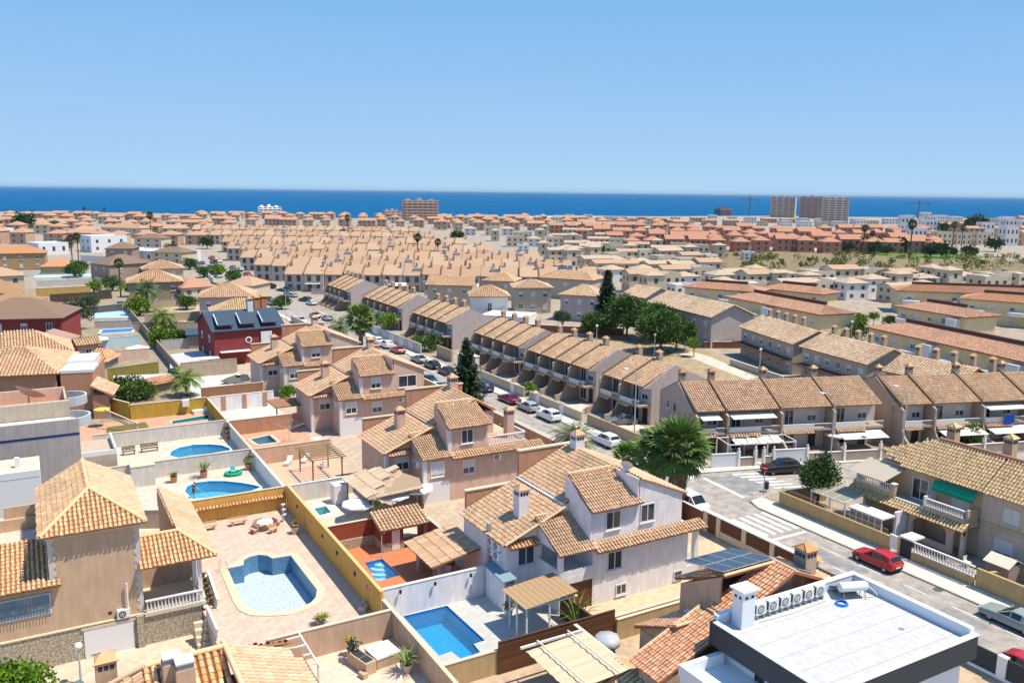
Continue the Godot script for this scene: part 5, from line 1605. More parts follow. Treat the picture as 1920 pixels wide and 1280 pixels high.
func terrace_unit(label: String, w: float, pal: Array, wm: Material, fin: Material, awn: int, group: String) -> Node3D:
	var o := thing("terraced_house", label, "house", Vector3.ZERO, 0, group)
	var white := flat_mat("off_white", 0.7, 0.66, 0.61, 0.8)
	part(o, "wall", flank(S(), [Vector2(-0.9, -0.3), Vector2(-0.9, 5.4), Vector2(-4.8, 7.75), Vector2(-10.4, 5.3), Vector2(-10.4, -0.3)], 0.12, w - 0.12), wm)
	part(o, "side_wall", flank(S(), [Vector2(-9, 0.0), Vector2(3.4, 0.0), Vector2(3.4, 0.9), Vector2(2.6, 1.0), Vector2(1.7, 1.6), Vector2(1.2, 2.5), Vector2(1.15, 4.9), Vector2(0.3, 5.2), Vector2(-0.95, 5.35), Vector2(-9, 5.3)], -0.13, 0.13), fin)
	part(o, "roof_parapet", flank(S(), [Vector2(0.55, 5.3), Vector2(0.55, 5.75), Vector2(-4.75, 8.2), Vector2(-10.7, 5.6), Vector2(-10.7, 5.2), Vector2(-4.75, 7.7)], -0.12, 0.12), flat_mat("dark_coping", 0.2, 0.14, 0.09, 0.9))
	tiled(o, [Vector3(0.13, 5.45, 0.5), Vector3(w - 0.13, 5.45, 0.5), Vector3(w - 0.13, 7.9, -4.75), Vector3(0.13, 7.9, -4.75)], pal, 0.3, 0.42)
	part(o, "rear_roof", S().slab([Vector3(w - 0.13, 5.3, -10.8), Vector3(0.13, 5.3, -10.8), Vector3(0.13, 7.9, -4.78), Vector3(w - 0.13, 7.9, -4.78)], 0.15), mat("far_roof", Color(0.46, 0.27, 0.15), 0.9, "fine", 0.5))
	bx(o, "balcony_floor", fin, 0.132, 2.6, -0.898, w - 0.132, 2.85, 1.1)
	bx(o, "balcony_parapet", white, 0.132, 2.85, 0.95, w * 0.62, 3.5, 1.08)
	bx(o, "balcony_rail", white, w * 0.62, 3.42, 0.98, w - 0.132, 3.52, 1.06)
	var q := S()
	var x := w * 0.62 + 0.2
	while x < w - 0.2:
		q.box(x, 2.85, 1.0, x + 0.03, 3.42, 1.03)
		x += 0.22
	part(o, "balcony_bars", q, white)
	tiled(o, [Vector3(0.14, 2.45, 1.55), Vector3(w * 0.6, 2.45, 1.55), Vector3(w * 0.6, 2.72, 1.102), Vector3(0.14, 2.72, 1.102)], pal, 0.34, 0.3, 0.08)
	var fr := WW
	window(o, Vector3(w * 0.28, 2.9, -0.9), 1.3, 2.0, 0, fr, null, 0, null, "balcony_door")
	window(o, Vector3(w * 0.72, 3.3, -0.9), 1.3, 1.4, 0, fr, null, 0.5)
	window(o, Vector3(w * 0.3, 0.15, -0.9), 1.5, 2.1, 0, fr, null, 0, null, "patio_door")
	window(o, Vector3(w * 0.75, 0.15, -0.9), 1.0, 2.0, 0, flat_mat("brown_frame", 0.12, 0.06, 0.03), null, 0, null, "front_door")
	chimney(o, 0.5, -5.4, 6.8, 9.1, fin, pal, 0.36)
	if awn & 1: part(o, "balcony_awning", S().slab([Vector3(0.5, 4.6, 1.5), Vector3(w - 0.8, 4.6, 1.5), Vector3(w - 0.8, 5.1, -0.85), Vector3(0.5, 5.1, -0.85)], 0.04), mat("canvas_white", Color(0.66, 0.62, 0.55), 0.9))
	if awn & 2: part(o, "patio_awning", S().slab([Vector3(0.3, 1.9, 3.0), Vector3(w - 0.5, 1.9, 3.0), Vector3(w - 0.5, 2.55, 0.2), Vector3(0.3, 2.55, 0.2)], 0.04), mat("canvas_white", Color(0.66, 0.62, 0.55), 0.9))
	return o

func end_wall(o: Node3D, w: float, m: Material) -> void:
	part(o, "gable_wall", flank(S(), [Vector2(0.4, 5.2), Vector2(-0.9, 5.0), Vector2(-0.9, -0.3), Vector2(-10.5, -0.3), Vector2(-10.5, 5.5), Vector2(-4.75, 8.0)], w - 0.118, w + 0.06), m)

func terraces() -> void:
	var mauve := stucco("mauve", 0.52, 0.44, 0.42)
	var sandy := stucco("sandy", 0.7, 0.57, 0.46)
	var brown := stucco("brown_fin", 0.52, 0.38, 0.27)
	var stone := mat("brown_stone", Color(0.7, 0.54, 0.41), 0.95, "stone", 0.3, "grain", 0.4)
	var groups := [[-227.0, 4, 3.9, "terrace at the street bend"], [-198.0, 5, 4.3, "terrace beyond the round green tree"], [-167.4, 4, 4.2, "terrace behind the tall palms"], [-138.3, 4, 4.1, "terrace facing the parked silver cars"], [-118.9, 4, 4.4, "terrace beside the tall dark conifer"], [-97.5, 2, 4.6, "last terrace before the corner lamp"]]
	var proto: Node3D = null
	var proto2: Node3D = null
	for g in groups:
		for k in g[1]:
			var lab := "tan roofed terraced house, %s of the %s" % [NTH[k], g[3]]
			var at := Vector3(70.9, 0, g[0] + k * g[2])
			var last: bool = k == g[1] - 1
			var o: Node3D
			if not last and proto:
				o = copy(proto, lab, at, -90, "terraced houses along the main street")
			elif last and proto2:
				o = copy(proto2, lab, at, -90, "terraced houses along the main street")
			else:
				o = terrace_unit(lab, 4.3, TAN_TILES if g[0] < -100 else PINK_TILES, sandy, stone, 0, "terraced houses along the main street")
				o.position = at
				o.rotation_degrees.y = -90
				if last:
					end_wall(o, 4.3, mauve)
					proto2 = o
				else: proto = o
			o.scale.x = g[2] / 4.3
	# garden walls, gates and garage doors along the pavement
	var cream := stucco("cream_wall", 0.52, 0.44, 0.34)
	wall("garden_wall", "brown stone street wall with white panels by the white car", 64.4, -92.5, 64.4, -71.5, 1.5, stucco("wall_brown", 0.42, 0.31, 0.2))
	wall("garden_wall", "cream street wall with arched gates beside the red saloon", 64.4, -108.0, 64.4, -94.0, 1.4, cream)
	wall("garden_wall", "cream street wall opposite the conifer with pale gate doors", 64.4, -124.0, 64.4, -109.5, 1.6, cream)
	wall("garden_wall", "tan yard wall beside the bushy green hedge and pale forecourt", 66.4, -146.0, 66.4, -139.5, 2.2, stucco("wall_tan", 0.5, 0.37, 0.24))
	wall("garden_wall", "pale street wall with blue grey garage doors", 64.4, -192.0, 64.4, -149.0, 2.0, stucco("wall_pale", 0.55, 0.5, 0.46))
	for k in 8:
		var d := S().box(-0.08, 0, -1.2, 0.06, 1.75, 1.2)
		solo("garage_door", "pale blue grey garage door, %s along the wall under the terrace" % NTH[k], "garage door", d, flat_mat("door_grey", 0.5, 0.55, 0.6), Vector3(64.28, 0.14, -188.0 + k * 4.9))
	for k in 5:
		var d := S()
		d.box(-0.06, 0, -0.55, 0.06, 1.5, 0.55)
		solo("garden_gate", "white panelled garden gate, %s in the street walls by the parked cars" % NTH[k], "gate", d, flat_mat("off_white", 0.7, 0.66, 0.61), Vector3(64.26, 0.14, [-76.2, -80.3, -98.8, -105.4, -113.0][k]))
	var grey := thing("van_box", "white box shelter between the pale forecourt and the dark conifer", "shelter", Vector3(66.0, 0, -132.0))
	bx(grey, "body", flat_mat("off_white", 0.7, 0.66, 0.61), -1.2, 0.2, -2.0, 1.2, 2.6, 2.0)
	bx(grey, "lid", WT, -1.3, 2.6, -2.1, 1.3, 2.7, 2.1)
	for k in 4:
		var c := [Vector3(66.8, 0, -88.5), Vector3(66.5, 0, -100.5), Vector3(66.5, 0, -113.0), Vector3(66.4, 0, -119.5)][k] as Vector3
		var p := S()
		p.box(-0.0, 0, -1.9, 3.5, 0.12, 1.9)
		solo("terrace_slab", "pale front yard slab behind the street wall, %s from the corner" % NTH[k], "paving", p, mat("cream_paving"), c)
	# row across the side street
	var dir := Vector3(23.2, 0, 7.6).normalized()
	var rowb := [[Vector3(68.0, 0, -75.4), 3.8, 1, "short tan tiled end house with big side gable behind the fan palms"], [Vector3(71.7, 0, -74.2), 7.0, 3, "tan tiled terraced house with two white awnings, second from the palms"], [Vector3(78.4, 0, -72.0), 7.0, 0, "tan tiled terraced house behind the white garden parasol"], [Vector3(85.1, 0, -69.8), 6.9, 2, "tan tiled terraced house with a white patio awning before the gap in the row"], [Vector3(93.3, 0, -66.3), 4.4, 0, "narrow tan tiled house right of the gap in the row"], [Vector3(97.6, 0, -64.9), 6.9, 2, "tan tiled house with dark chimney before it in the right half of the row"], [Vector3(104.2, 0, -62.7), 6.9, 3, "tan tiled house with blue towel under a white awning near the right edge"], [Vector3(110.8, 0, -60.5), 6.9, 0, "tan tiled house at the right edge of the row"], [Vector3(117.4, 0, -58.3), 6.9, 2, "farthest right tan tiled house of the row, cut by the frame"]]
	for q in rowb:
		var o := terrace_unit(q[3], q[1], PINK_TILES if q[0].x < 78 else TAN_TILES, stucco("mauve_front", 0.7, 0.6, 0.54), stone, q[2], "houses across the side street")
		o.position = q[0]
		o.rotation_degrees.y = -18.1
		if q[0].x < 70: flank_left(o, stucco("gable_brown", 0.5, 0.39, 0.33))
		if absf(q[0].x - 93.3) < 0.1: flank_left(o, stucco("gable_tan", 0.52, 0.4, 0.28))
	# their street walls, white and stone, with gates
	var n := Vector3(-dir.z, 0, dir.x)
	var base := Vector3(66.0, 0, -70.4)
	var seg := [[0.3, 3.6, 1.75, 0, "white street wall at the corner beside the fan palms"], [3.7, 5.6, 1.2, 1, "low stone street wall between two white gate posts"], [6.9, 8.0, 1.2, 1, "short stone wall right of the white garden gate"], [8.1, 12.2, 1.9, 0, "white street wall behind the black parked car"], [12.4, 17.0, 1.3, 1, "stone street wall with curved top behind the black car"], [17.2, 21.8, 1.3, 1, "stone street wall below the white parasol"], [22.0, 28.0, 1.3, 1, "stone street wall behind the round corner tree"], [28.2, 36.0, 1.3, 1, "stone street wall with white arches, hidden by the yellow roof"], [36.2, 46.0, 1.3, 1, "stone street wall near the right edge beyond the yellow roof"]]
	for q in seg:
		var a: Vector3 = base + dir * q[0]; var b: Vector3 = base + dir * q[1]
		wall("street_wall", q[4], a.x, a.z, b.x, b.z, q[2], [flat_mat("wall_white", 0.64, 0.66, 0.68, 0.8), stucco("wall_stone", 0.44, 0.35, 0.27)][q[3]], flat_mat("off_white", 0.7, 0.66, 0.61))
	for k in 9:
		var at: Vector3 = base + dir * [3.65, 5.75, 6.8, 8.05, 12.3, 17.1, 21.9, 28.1, 36.1][k]
		var p := S().box(-0.16, 0, -0.16, 0.16, 2.0, 0.16)
		p.lathe([Vector2(0.16, 2.0), Vector2(0.08, 2.08), Vector2(0.15, 2.25), Vector2(0, 2.4)], Vector3.ZERO, 8)
		solo("gate_post", "white gate post with ball top, %s from the corner of the side street" % NTH[k], "gate post", p, flat_mat("off_white", 0.7, 0.66, 0.61), at)
	var um := parasol("white garden parasol before the terraced house across the side street", Vector3(85.61, 0, -68.81), 2.4, 1.7, Color(0.72, 0.7, 0.68))
	# blue towel on the balcony
	solo("towel", "bright blue towel hung over a balcony rail at the right edge", "towel", S().box(-0.7, 0, -0.03, 0.7, 1.1, 0.03), mat("blue_cloth", Color(0.01, 0.06, 0.35), 0.9), Vector3(106.9, 2.7, -60.2), -18.1)
	for k in 2:
		var a := base + dir * (4.6 + k * 5.0) + n * -2.6
		var c := thing("carport", ["white framed carport left of the gate behind the white wall", "white framed open car port with rails, right of the gate"][k], "carport", a, -18.1)
		for x in [-1.8, 1.8]:
			for z in [-1.5, 1.5]: bx(c, "post", WT, x - 0.06, 0, z - 0.06, x + 0.06, 2.3, z + 0.06)
		for z in [-1.5, 1.5]: bx(c, "beam", WT, -1.9, 2.3, z - 0.07, 1.9, 2.42, z + 0.07)
		for x in [-1.8, 0.0, 1.8]: bx(c, "rafter", WT, x - 0.05, 2.42, -1.6, x + 0.05, 2.5, 1.6)

func flank_left(o: Node3D, m: Material) -> void:
	part(o, "gable_wall", flank(S(), [Vector2(0.4, 5.2), Vector2(-0.9, 5.0), Vector2(-0.9, -0.3), Vector2(-10.5, -0.3), Vector2(-10.5, 5.5), Vector2(-4.75, 8.0)], -0.3, -0.131), m)
	window(o, Vector3(-0.3, 3.9, -7.6), 0.8, 1.1, 1, WW)
	window(o, Vector3(-0.3, 4.2, -5.4), 0.45, 0.8, 1, flat_mat("brown_frame", 0.12, 0.06, 0.03))
	window(o, Vector3(-0.3, 0.6, -6.2), 1.0, 1.2, 1, flat_mat("brown_frame", 0.12, 0.06, 0.03))
	part(o, "door_canopy", S(Color(0.16, 0.09, 0.06)).slab([Vector3(-1.0, 1.9, -7.2), Vector3(-1.0, 1.9, -4.9), Vector3(-0.31, 2.3, -4.9), Vector3(-0.31, 2.3, -7.2)], 0.1), TM)

func parasol(label: String, at: Vector3, h: float, r: float, c: Color, folded := false) -> Node3D:
	var o := thing("parasol", label, "parasol", at)
	part(o, "pole", S(Color(0.5, 0.45, 0.4)).tube([Vector3.ZERO, Vector3(0, h, 0)], 0.03, 0.03, 6), PL)
	var s := S(c)
	if folded:
		s.lathe([Vector2(0.08, 0.9), Vector2(0.16, 1.2), Vector2(0.1, h - 0.2), Vector2(0.02, h + 0.1)], Vector3.ZERO, 8)
	else:
		for k in 8:
			var a0 := TAU * k / 8; var a1 := TAU * (k + 1) / 8
			var p := Vector3(cos(a0) * r, h - r * 0.26, sin(a0) * r); var q := Vector3(cos(a1) * r, h - r * 0.26, sin(a1) * r)
			s.face([q, p, Vector3(0, h, 0)])
			s.face([p, q, q - Vector3(0, 0.16, 0), p - Vector3(0, 0.16, 0)])
	var m := mat("parasol_cloth", Color(1, 1, 1), 0.9)
	part(o, "canopy", s, m)
	return o

# ---------------------------------------------------------------- buildings given by the two ends of their front eave
func building(called: String, label: String, a: Vector3, b: Vector3, depth: float, rise: float, style: int, wm: Material, roof: Variant, nw := 4, floors := 2, group := "", far := false, over := 0.5) -> Node3D:
	# style 0 flat with parapet, 1 ridge along the front, 2 hipped, 3 pitch falling to the front only
	var d := b - a
	d.y = 0
	var w := d.length()
	var h := a.y
	var o := thing(called, label, "house" if called.ends_with("house") or called == "villa" else "building", Vector3(a.x, 0, a.z), rad_to_deg(atan2(-d.z, d.x)), group)
	var z0 := -over - depth
	bx(o, "wall", wm, 0, -0.2, z0, w, h - 0.02, -over)
	var pal := roof is Array
	var rm: Material = null if pal else roof
	var e := over
	var A := Vector3(-e, h, 0); var B := Vector3(w + e, h, 0); var C := Vector3(w + e, h, z0 - e); var D := Vector3(-e, h, z0 - e)
	var mid := (z0 - e) / 2.0
	if style == 0:
		for q in [[0.0, z0, w, z0 + 0.25], [0.0, -over - 0.25, w, -over], [0.0, z0 + 0.252, 0.25, -over - 0.252], [w - 0.25, z0 + 0.252, w, -over - 0.252]]:
			bx(o, "parapet", wm, q[0], h - 0.02, q[1], q[2], h + rise, q[3])
		if rm: bx(o, "roof_floor", rm, 0.252, h - 0.02, z0 + 0.252, w - 0.252, h + 0.05, -over - 0.252)
	else:
		var pitches := []
		if style == 1:
			var r0 := Vector3(-e, h + rise, mid); var r1 := Vector3(w + e, h + rise, mid)
			pitches = [[A, B, r1, r0], [C, D, r0, r1]]
			var g := S()
			for x in [0.0, w]:
				var t0 := Vector3(x, h - 0.03, -over); var t1 := Vector3(x, h - 0.03, z0); var t2 := Vector3(x, h + rise - 0.15, mid)
				g.face([t1, t0, t2] if x == 0.0 else [t0, t1, t2])
			part(o, "gable_wall", g, wm)
		elif style == 2:
			var k := minf(-mid, w * 0.48)
			var r0 := Vector3(k - e, h + rise, mid); var r1 := Vector3(w - k + e, h + rise, mid)
			pitches = [[A, B, r1, r0], [D, A, r0], [C, D, r0, r1], [B, C, r1]]
		else:
			pitches = [[A, B, C + Vector3(0, rise, 0), D + Vector3(0, rise, 0)]]
			bx(o, "back_wall", wm, 0, h - 0.02, z0, w, h + rise - 0.2, z0 + 0.3)
		for k in pitches.size():
			if pal and k != 2: tiled(o, pitches[k], roof, 0.45, 0.5)
			elif pal: plain_roof(o, pitches[k], mat("far_roof", Color(0.46, 0.27, 0.15), 0.9, "fine", 0.5))
			else: plain_roof(o, pitches[k], rm)
	var fr := WW
	var fh := (h - 0.3) / floors
	for f in floors:
		for k in nw:
			var x := w * (k + 0.5) / nw
			if far:
				var wi := put(o, "window", far_pane(fh))
				wi.position = Vector3(x, f * fh + fh * 0.35, -over)
			else:
				window(o, Vector3(x, f * fh + fh * 0.32, -over), 1.1, fh * 0.46, 0, fr, null, [0.0, 0.5, 0.9, 0.3][(k + f) % 4])
		if depth > 5:
			for q in [0.28, 0.72]:
				if far:
					var wi := put(o, "window", far_pane(fh))
					wi.position = Vector3(0, f * fh + fh * 0.35, z0 + depth * q)
					wi.rotation_degrees.y = -90
				else:
					window(o, Vector3(0, f * fh + fh * 0.32, z0 + depth * q), 1.0, fh * 0.42, 1, fr, null, 0.4)
	return o

func far_pane(fh: float) -> Mesh:
	var key := "farpane%.1f" % fh
	if not shared.has(key): shared[key] = S().box(-0.6, 0, -0.02, 0.6, fh * 0.45, 0.04).mesh(glass("far_glass", 0.05, 0.055, 0.065))
	return shared[key]

func left_district() -> void:
	var white := flat_mat("white_wall_far", 0.66, 0.68, 0.7, 0.8)
	var roofm := mat("far_roof", Color(0.46, 0.27, 0.15), 0.9, "fine", 0.5)
	var brownr := mat("brown_roof", Color(0.3, 0.2, 0.14), 0.9, "fine", 0.5)
	var redw := stucco("red_wall", 0.28, 0.055, 0.05)
	# grey house with roof terraces and curved white balconies
	var grey := stucco("grey_wall", 0.4, 0.37, 0.36)
	var cream := stucco("cream_wall", 0.52, 0.44, 0.34)
	var g := thing("terraced_roof_house", "grey house with stepped roof terraces and a big satellite dish", "house", Vector3.ZERO)
	bx(g, "wall", grey, -14, 0, -101.2, 3.2, 6.5, -96.4)
	bx(g, "parapet", grey, -14, 6.5, -96.7, 3.2, 7.4, -96.4)
	bx(g, "blue_band", flat_mat("band_blue", 0.01, 0.02, 0.12), -14, 5.75, -96.398, 3.22, 5.95, -96.36)
	bx(g, "terrace_floor", flat_mat("terrace_pale", 0.7, 0.66, 0.6), -14, 6.502, -101.2, 3.0, 6.56, -96.702)
	bx(g, "middle_wall", cream, -14, 6.562, -102.0, 2.6, 8.3, -101.3)
	bx(g, "rear_wall", cream, -14, 0, -107.4, 2.4, 7.0, -102.002)
	bx(g, "orange_floor", flat_mat("terrace_orange", 0.66, 0.24, 0.05), -14, 7.002, -107.2, 2.2, 7.06, -102.0)
	bx(g, "rear_parapet", stucco("pink_pale", 0.56, 0.4, 0.31), -14, 7.062, -107.6, 2.4, 8.6, -107.25)
	bx(g, "side_parapet", cream, 2.2, 7.062, -107.24, 2.42, 8.4, -102.004)
	for q in [[-98.8, 6.4, 7.35], [-104.4, 7.3, 8.3]]:
		var s := S()
		for k in 8:
			var a0 := -PI / 2 + PI * k / 8; var a1 := -PI / 2 + PI * (k + 1) / 8
			var p0 := Vector3(2.6 + cos(a0) * 1.9, q[1], q[0] + sin(a0) * 1.9); var p1 := Vector3(2.6 + cos(a1) * 1.9, q[1], q[0] + sin(a1) * 1.9)
			var up := Vector3(0, q[2] - q[1], 0)
			s.face([p1, p0, p0 + up, p1 + up]); s.face([p0, p1, p1 + up, p0 + up])
			s.face([p1 + up, p0 + up, Vector3(lerpf(2.6, p0.x, 0.92), q[2], lerpf(q[0], p0.z, 0.92)), Vector3(lerpf(2.6, p1.x, 0.92), q[2], lerpf(q[0], p1.z, 0.92))])
		part(g, "curved_balcony", s, white)
	bx(g, "lower_terrace", cream, 3.21, 0, -103.5, 6.6, 3.0, -97.0)
	bx(g, "lower_parapet", white, 6.4, 3.0, -103.5, 6.6, 3.7, -97.0)
	bx(g, "lower_parapet", white, 3.212, 3.0, -97.2, 6.398, 3.5, -97.0)
	bx(g, "green_mat", flat_mat("astro_green", 0.06, 0.28, 0.02, 0.95), 4.0, 3.0, -98.6, 6.0, 3.12, -97.4)
	var di := thing("satellite_dish", "large white satellite dish on the orange roof terrace of the grey house", "satellite dish", Vector3(-1.2, 7.06, -104.4))
	part(di, "reflector", dish(1.6), flat_mat("dish_cream", 0.46, 0.43, 0.4, 0.6)).transform = Transform3D(Basis(Vector3.UP, 2.2) * Basis(Vector3.RIGHT, -1.0), Vector3(0, 1.5, 0))
	part(di, "mast", S(Color(0.3, 0.3, 0.3)).tube([Vector3.ZERO, Vector3(0, 1.4, 0)], 0.09, 0.07, 8), mat("plain", Color(1, 1, 1), 0.5))
	# small flat house behind the hip roof
	var sm := thing("flat_roofed_house", "low white walled house with peach roof terrace left of the hip roof", "house", Vector3.ZERO)
	bx(sm, "wall", white, -14, 0, -92.0, -0.6, 5.2, -85.0)
	bx(sm, "roof_terrace_floor", mat("peach_paving"), -14, 5.2, -91.8, -0.7, 5.26, -85.2)
	bx(sm, "parapet", white, -14, 5.262, -85.3, -0.6, 5.9, -85.0)
	bx(sm, "roof_vent", white, -2.6, 5.262, -89.0, -2.2, 6.2, -88.6)
	# orange brown house with long roof and white roof boxes
	var ob := stucco("terracotta", 0.5, 0.27, 0.17)
	var b := building("villa", "terracotta house with long orange roof and white box roof beside the grey house", Vector3(-9.87, 6.2, -130.3), Vector3(1.84, 6.2, -127.8), 15, 2.6, 2, ob, TAN_TILES, 0, 2)
	var bw := Vector2(1.84 - -9.87, -127.8 - -130.3).length()
	bx(b, "side_wing", ob, bw + 0.52, 0, -11.0, bw + 4.5, 6.1, -0.55)
	bx(b, "box_roof", white, bw + 0.55, 6.102, -5.5, bw + 4.6, 6.5, -0.5)
	bx(b, "box_roof", white, bw + 0.55, 6.102, -11.0, bw + 4.0, 6.9, -5.52)
	bx(b, "terrace_wall", flat_mat("terrace_pale", 0.7, 0.66, 0.6), bw - 9.0, 6.1, -6.0, bw - 2.0, 7.4, -5.0)
	bx(b, "porch", ob, bw + 4.62, 0, -4.0, bw + 6.6, 3.3, 1.5)
	tiled(b, [Vector3(bw + 7.2, 3.2, 1.8), Vector3(bw + 7.2, 3.2, -4.4), Vector3(bw + 4.62, 4.6, -4.4), Vector3(bw + 4.62, 4.6, 1.8)], PINK_TILES, 0.4, 0.45)
	# houses further left, from near to far
	building("villa", "villa with bright peach hip roof and chimney behind the white box roofs", Vector3(-9.36, 4.6, -154.39), Vector3(4.72, 4.6, -154.52), 10, 3.0, 2, cream, TAN_TILES, 3, 2)
	building("villa", "small pavilion with orange hip roof beside the olive yard wall", Vector3(6.02, 3.4, -149.72), Vector3(8.84, 3.4, -148.33), 6, 1.6, 2, cream, ORANGE_TILES, 1, 1)
	building("villa", "dark red villa with brown roof and tall chimney at the left edge", Vector3(-12.38, 6.4, -186.85), Vector3(4.3, 6.4, -182.04), 14, 3.2, 2, redw, brownr, 4, 2)
	building("villa", "low dark red annexe with pale pink hipped roof", Vector3(4.17, 3.4, -169.38), Vector3(7.3, 3.4, -177.34), 6, 2.0, 2, redw, mat("pink_roof", Color(0.5, 0.32, 0.26), 0.9, "fine", 0.5), 1, 1)
	building("garden_hut", "tan roofed pink hut with a small chimney beside the blue pool", Vector3(6.62, 2.8, -170.1), Vector3(10.07, 2.8, -170.86), 3, 1.0, 1, stucco("pink", 0.58, 0.37, 0.28), YELLOW_TILES, 1, 1)
	building("villa", "villa with tan half roof left of the dark hedge", Vector3(-12.94, 6, -234.45), Vector3(-2.14, 6, -234.32), 12, 2.8, 2, cream, roofm, 3, 2)
	building("villa", "brown villa with broad orange hipped roof and balcony windows at the left", Vector3(-15.81, 6.4, -368.52), Vector3(5.09, 6.4, -366.61), 12, 2.6, 2, stucco("ochre_far", 0.42, 0.28, 0.15), mat("orange_roof", Color(0.6, 0.29, 0.14), 0.9, "fine", 0.5), 4, 2)
	building("villa", "single storey ochre house with bright orange hip roof", Vector3(3.09, 3.2, -342.53), Vector3(13.03, 3.2, -340.85), 12, 2.4, 2, stucco("ochre_far", 0.42, 0.28, 0.15), mat("orange_roof_bright", Color(0.68, 0.32, 0.15), 0.9, "fine", 0.5), 0, 1)
	building("white_house", "white flat roofed villa at the left edge below the tall tree", Vector3(-25.56, 6.5, -562.09), Vector3(-6.2, 6.5, -577.78), 14, 0.7, 0, white, white, 2, 2, "", true)
	building("white_house", "long low white villa with pale blue yard wall", Vector3(4.35, 5, -445.92), Vector3(16.63, 5, -450.25), 14, 0.5, 0, white, white, 3, 1, "", true)
	building("white_house", "white flat roofed villa with wide grey upper window", Vector3(26.55, 7, -456.34), Vector3(42.94, 7, -461.31), 14, 0.9, 0, white, white, 3, 2, "", true)
	building("white_house", "long white flat villa with terraces beside the street", Vector3(31.16, 4, -406.66), Vector3(51.5, 4, -382.04), 18, 0.6, 0, white, white, 4, 1, "", true)
	building("villa", "villa with dark grey brown hipped roof, left one of the pair", Vector3(27.15, 6.4, -384.34), Vector3(36.76, 6.4, -380.91), 12, 2.4, 2, stucco("stone_far", 0.36, 0.28, 0.22), brownr, 2, 2)
	building("villa", "villa with dark grey brown hipped roof and a stone wall, right one of the pair", Vector3(22.35, 6.4, -301.51), Vector3(35.92, 6.4, -307.3), 12, 2.8, 2, stucco("stone_far", 0.36, 0.28, 0.22), brownr, 2, 2)
	building("villa", "stone villa with tan hipped roof and a recessed red balcony", Vector3(22.05, 6.4, -242.02), Vector3(34.99, 6.4, -240.81), 12, 2.8, 2, stucco("ochre_dark", 0.4, 0.3, 0.2), TAN_TILES, 3, 2)
	building("villa", "villa with orange hipped roof beside the bushes by the street", Vector3(31.83, 5, -298.01), Vector3(43.92, 5, -297.26), 11, 2.4, 2, cream, TAN_TILES, 2, 2)
	building("villa", "pale villa with striped gable facing the camera and pink roof", Vector3(33.59, 6, -206.87), Vector3(45.29, 6, -203.85), 12, 2.6, 2, stucco("lilac", 0.5, 0.42, 0.42), PINK_TILES, 3, 2)
	building("villa", "villa with tan hipped roof between the pink gable and the slate roof", Vector3(31.96, 5.6, -180.03), Vector3(42.39, 5.6, -178.63), 10, 2.6, 2, stucco("pink_brown", 0.5, 0.32, 0.24), YELLOW_TILES, 3, 2)
	var cream2 := stucco("cream_pale", 0.66, 0.56, 0.43)
	for q in [
		["tan hip roofed villa at the left edge behind the dark red one", Vector3(-10, 6, -212.28), Vector3(-0.11, 6, -209.69), roofm], ["villa with sandy roof at the left edge, third from the sea side", Vector3(-15.23, 5.6, -283.21), Vector3(-1.68, 5.6, -284.22), mat("far_tan_a")],
		["low villa with pale roof between the ochre house and the white villas", Vector3(11.9, 4.6, -541.64), Vector3(29.36, 4.6, -549.01), mat("brown_roof")], ["tan roofed villa with square tower below the coastal rows", Vector3(23.66, 6.4, -565.08), Vector3(33.63, 6.4, -562.46), mat("far_tan_a")],
		["pair of tan gables above the wide white villa", Vector3(41.46, 6, -600.75), Vector3(61.58, 6, -579.68), mat("far_tan_b")], ["sandy villa behind the orange hipped villa by the street", Vector3(44.51, 4.6, -385.64), Vector3(54.72, 4.6, -375.19), mat("brown_roof")],
		["pink roofed villa right of the stone villa", Vector3(35.11, 5, -237.7), Vector3(43.47, 5, -239.68), mat("far_pink_roof_b", Color(0.6, 0.32, 0.22), 0.9, "fine", 0.5)], ["sandy low house behind the pink gabled villa", Vector3(46.76, 4.6, -245.19), Vector3(52.78, 4.6, -239.61), mat("far_tan_a")],
		["grey roofed house left of the far street", Vector3(48.48, 5, -488.18), Vector3(60.33, 5, -479.12), mat("brown_roof")], ["cream house near the far end of the street", Vector3(74.73, 5.4, -590.6), Vector3(90.91, 5.4, -586.46), mat("far_tan_a")],
		["tan roofed house left of the tall dark tree", Vector3(-26.83, 6, -752.63), Vector3(-4.72, 6, -748.72), mat("far_tan_b")], ["sandy house behind the tall dark tree", Vector3(3.85, 6, -681.62), Vector3(23.36, 6, -677.51), mat("far_tan_a")]]:
		building("villa", q[0], q[1], q[2], 10, 2.2, 2, cream2, q[3], 3, 2, "", true)
	# the dark red house with slate roof
	var slate := mat("slate", Color(0.07, 0.11, 0.16), 0.45, "fine", 1.0)
	var rd := building("villa", "dark red villa with blue slate roofs and a round window", Vector3(27.43, 6.2, -154.32), Vector3(39.8, 6.2, -155.11), 12, 2.8, 1, redw, slate, 0, 2)
	part(rd, "round_window", S(Color(0.66, 0.64, 0.6)).lathe([Vector2(0.38, 0), Vector2(0.62, 0), Vector2(0.62, 0.08), Vector2(0.38, 0.08)], Vector3.ZERO, 14), PL).transform = Transform3D(Basis(Vector3.RIGHT, PI / 2), Vector3(6.0, 4.2, -0.5))
	bx(rd, "white_bay", white, 8.2, 0.0, -0.49, 10.2, 5.6, -0.2)
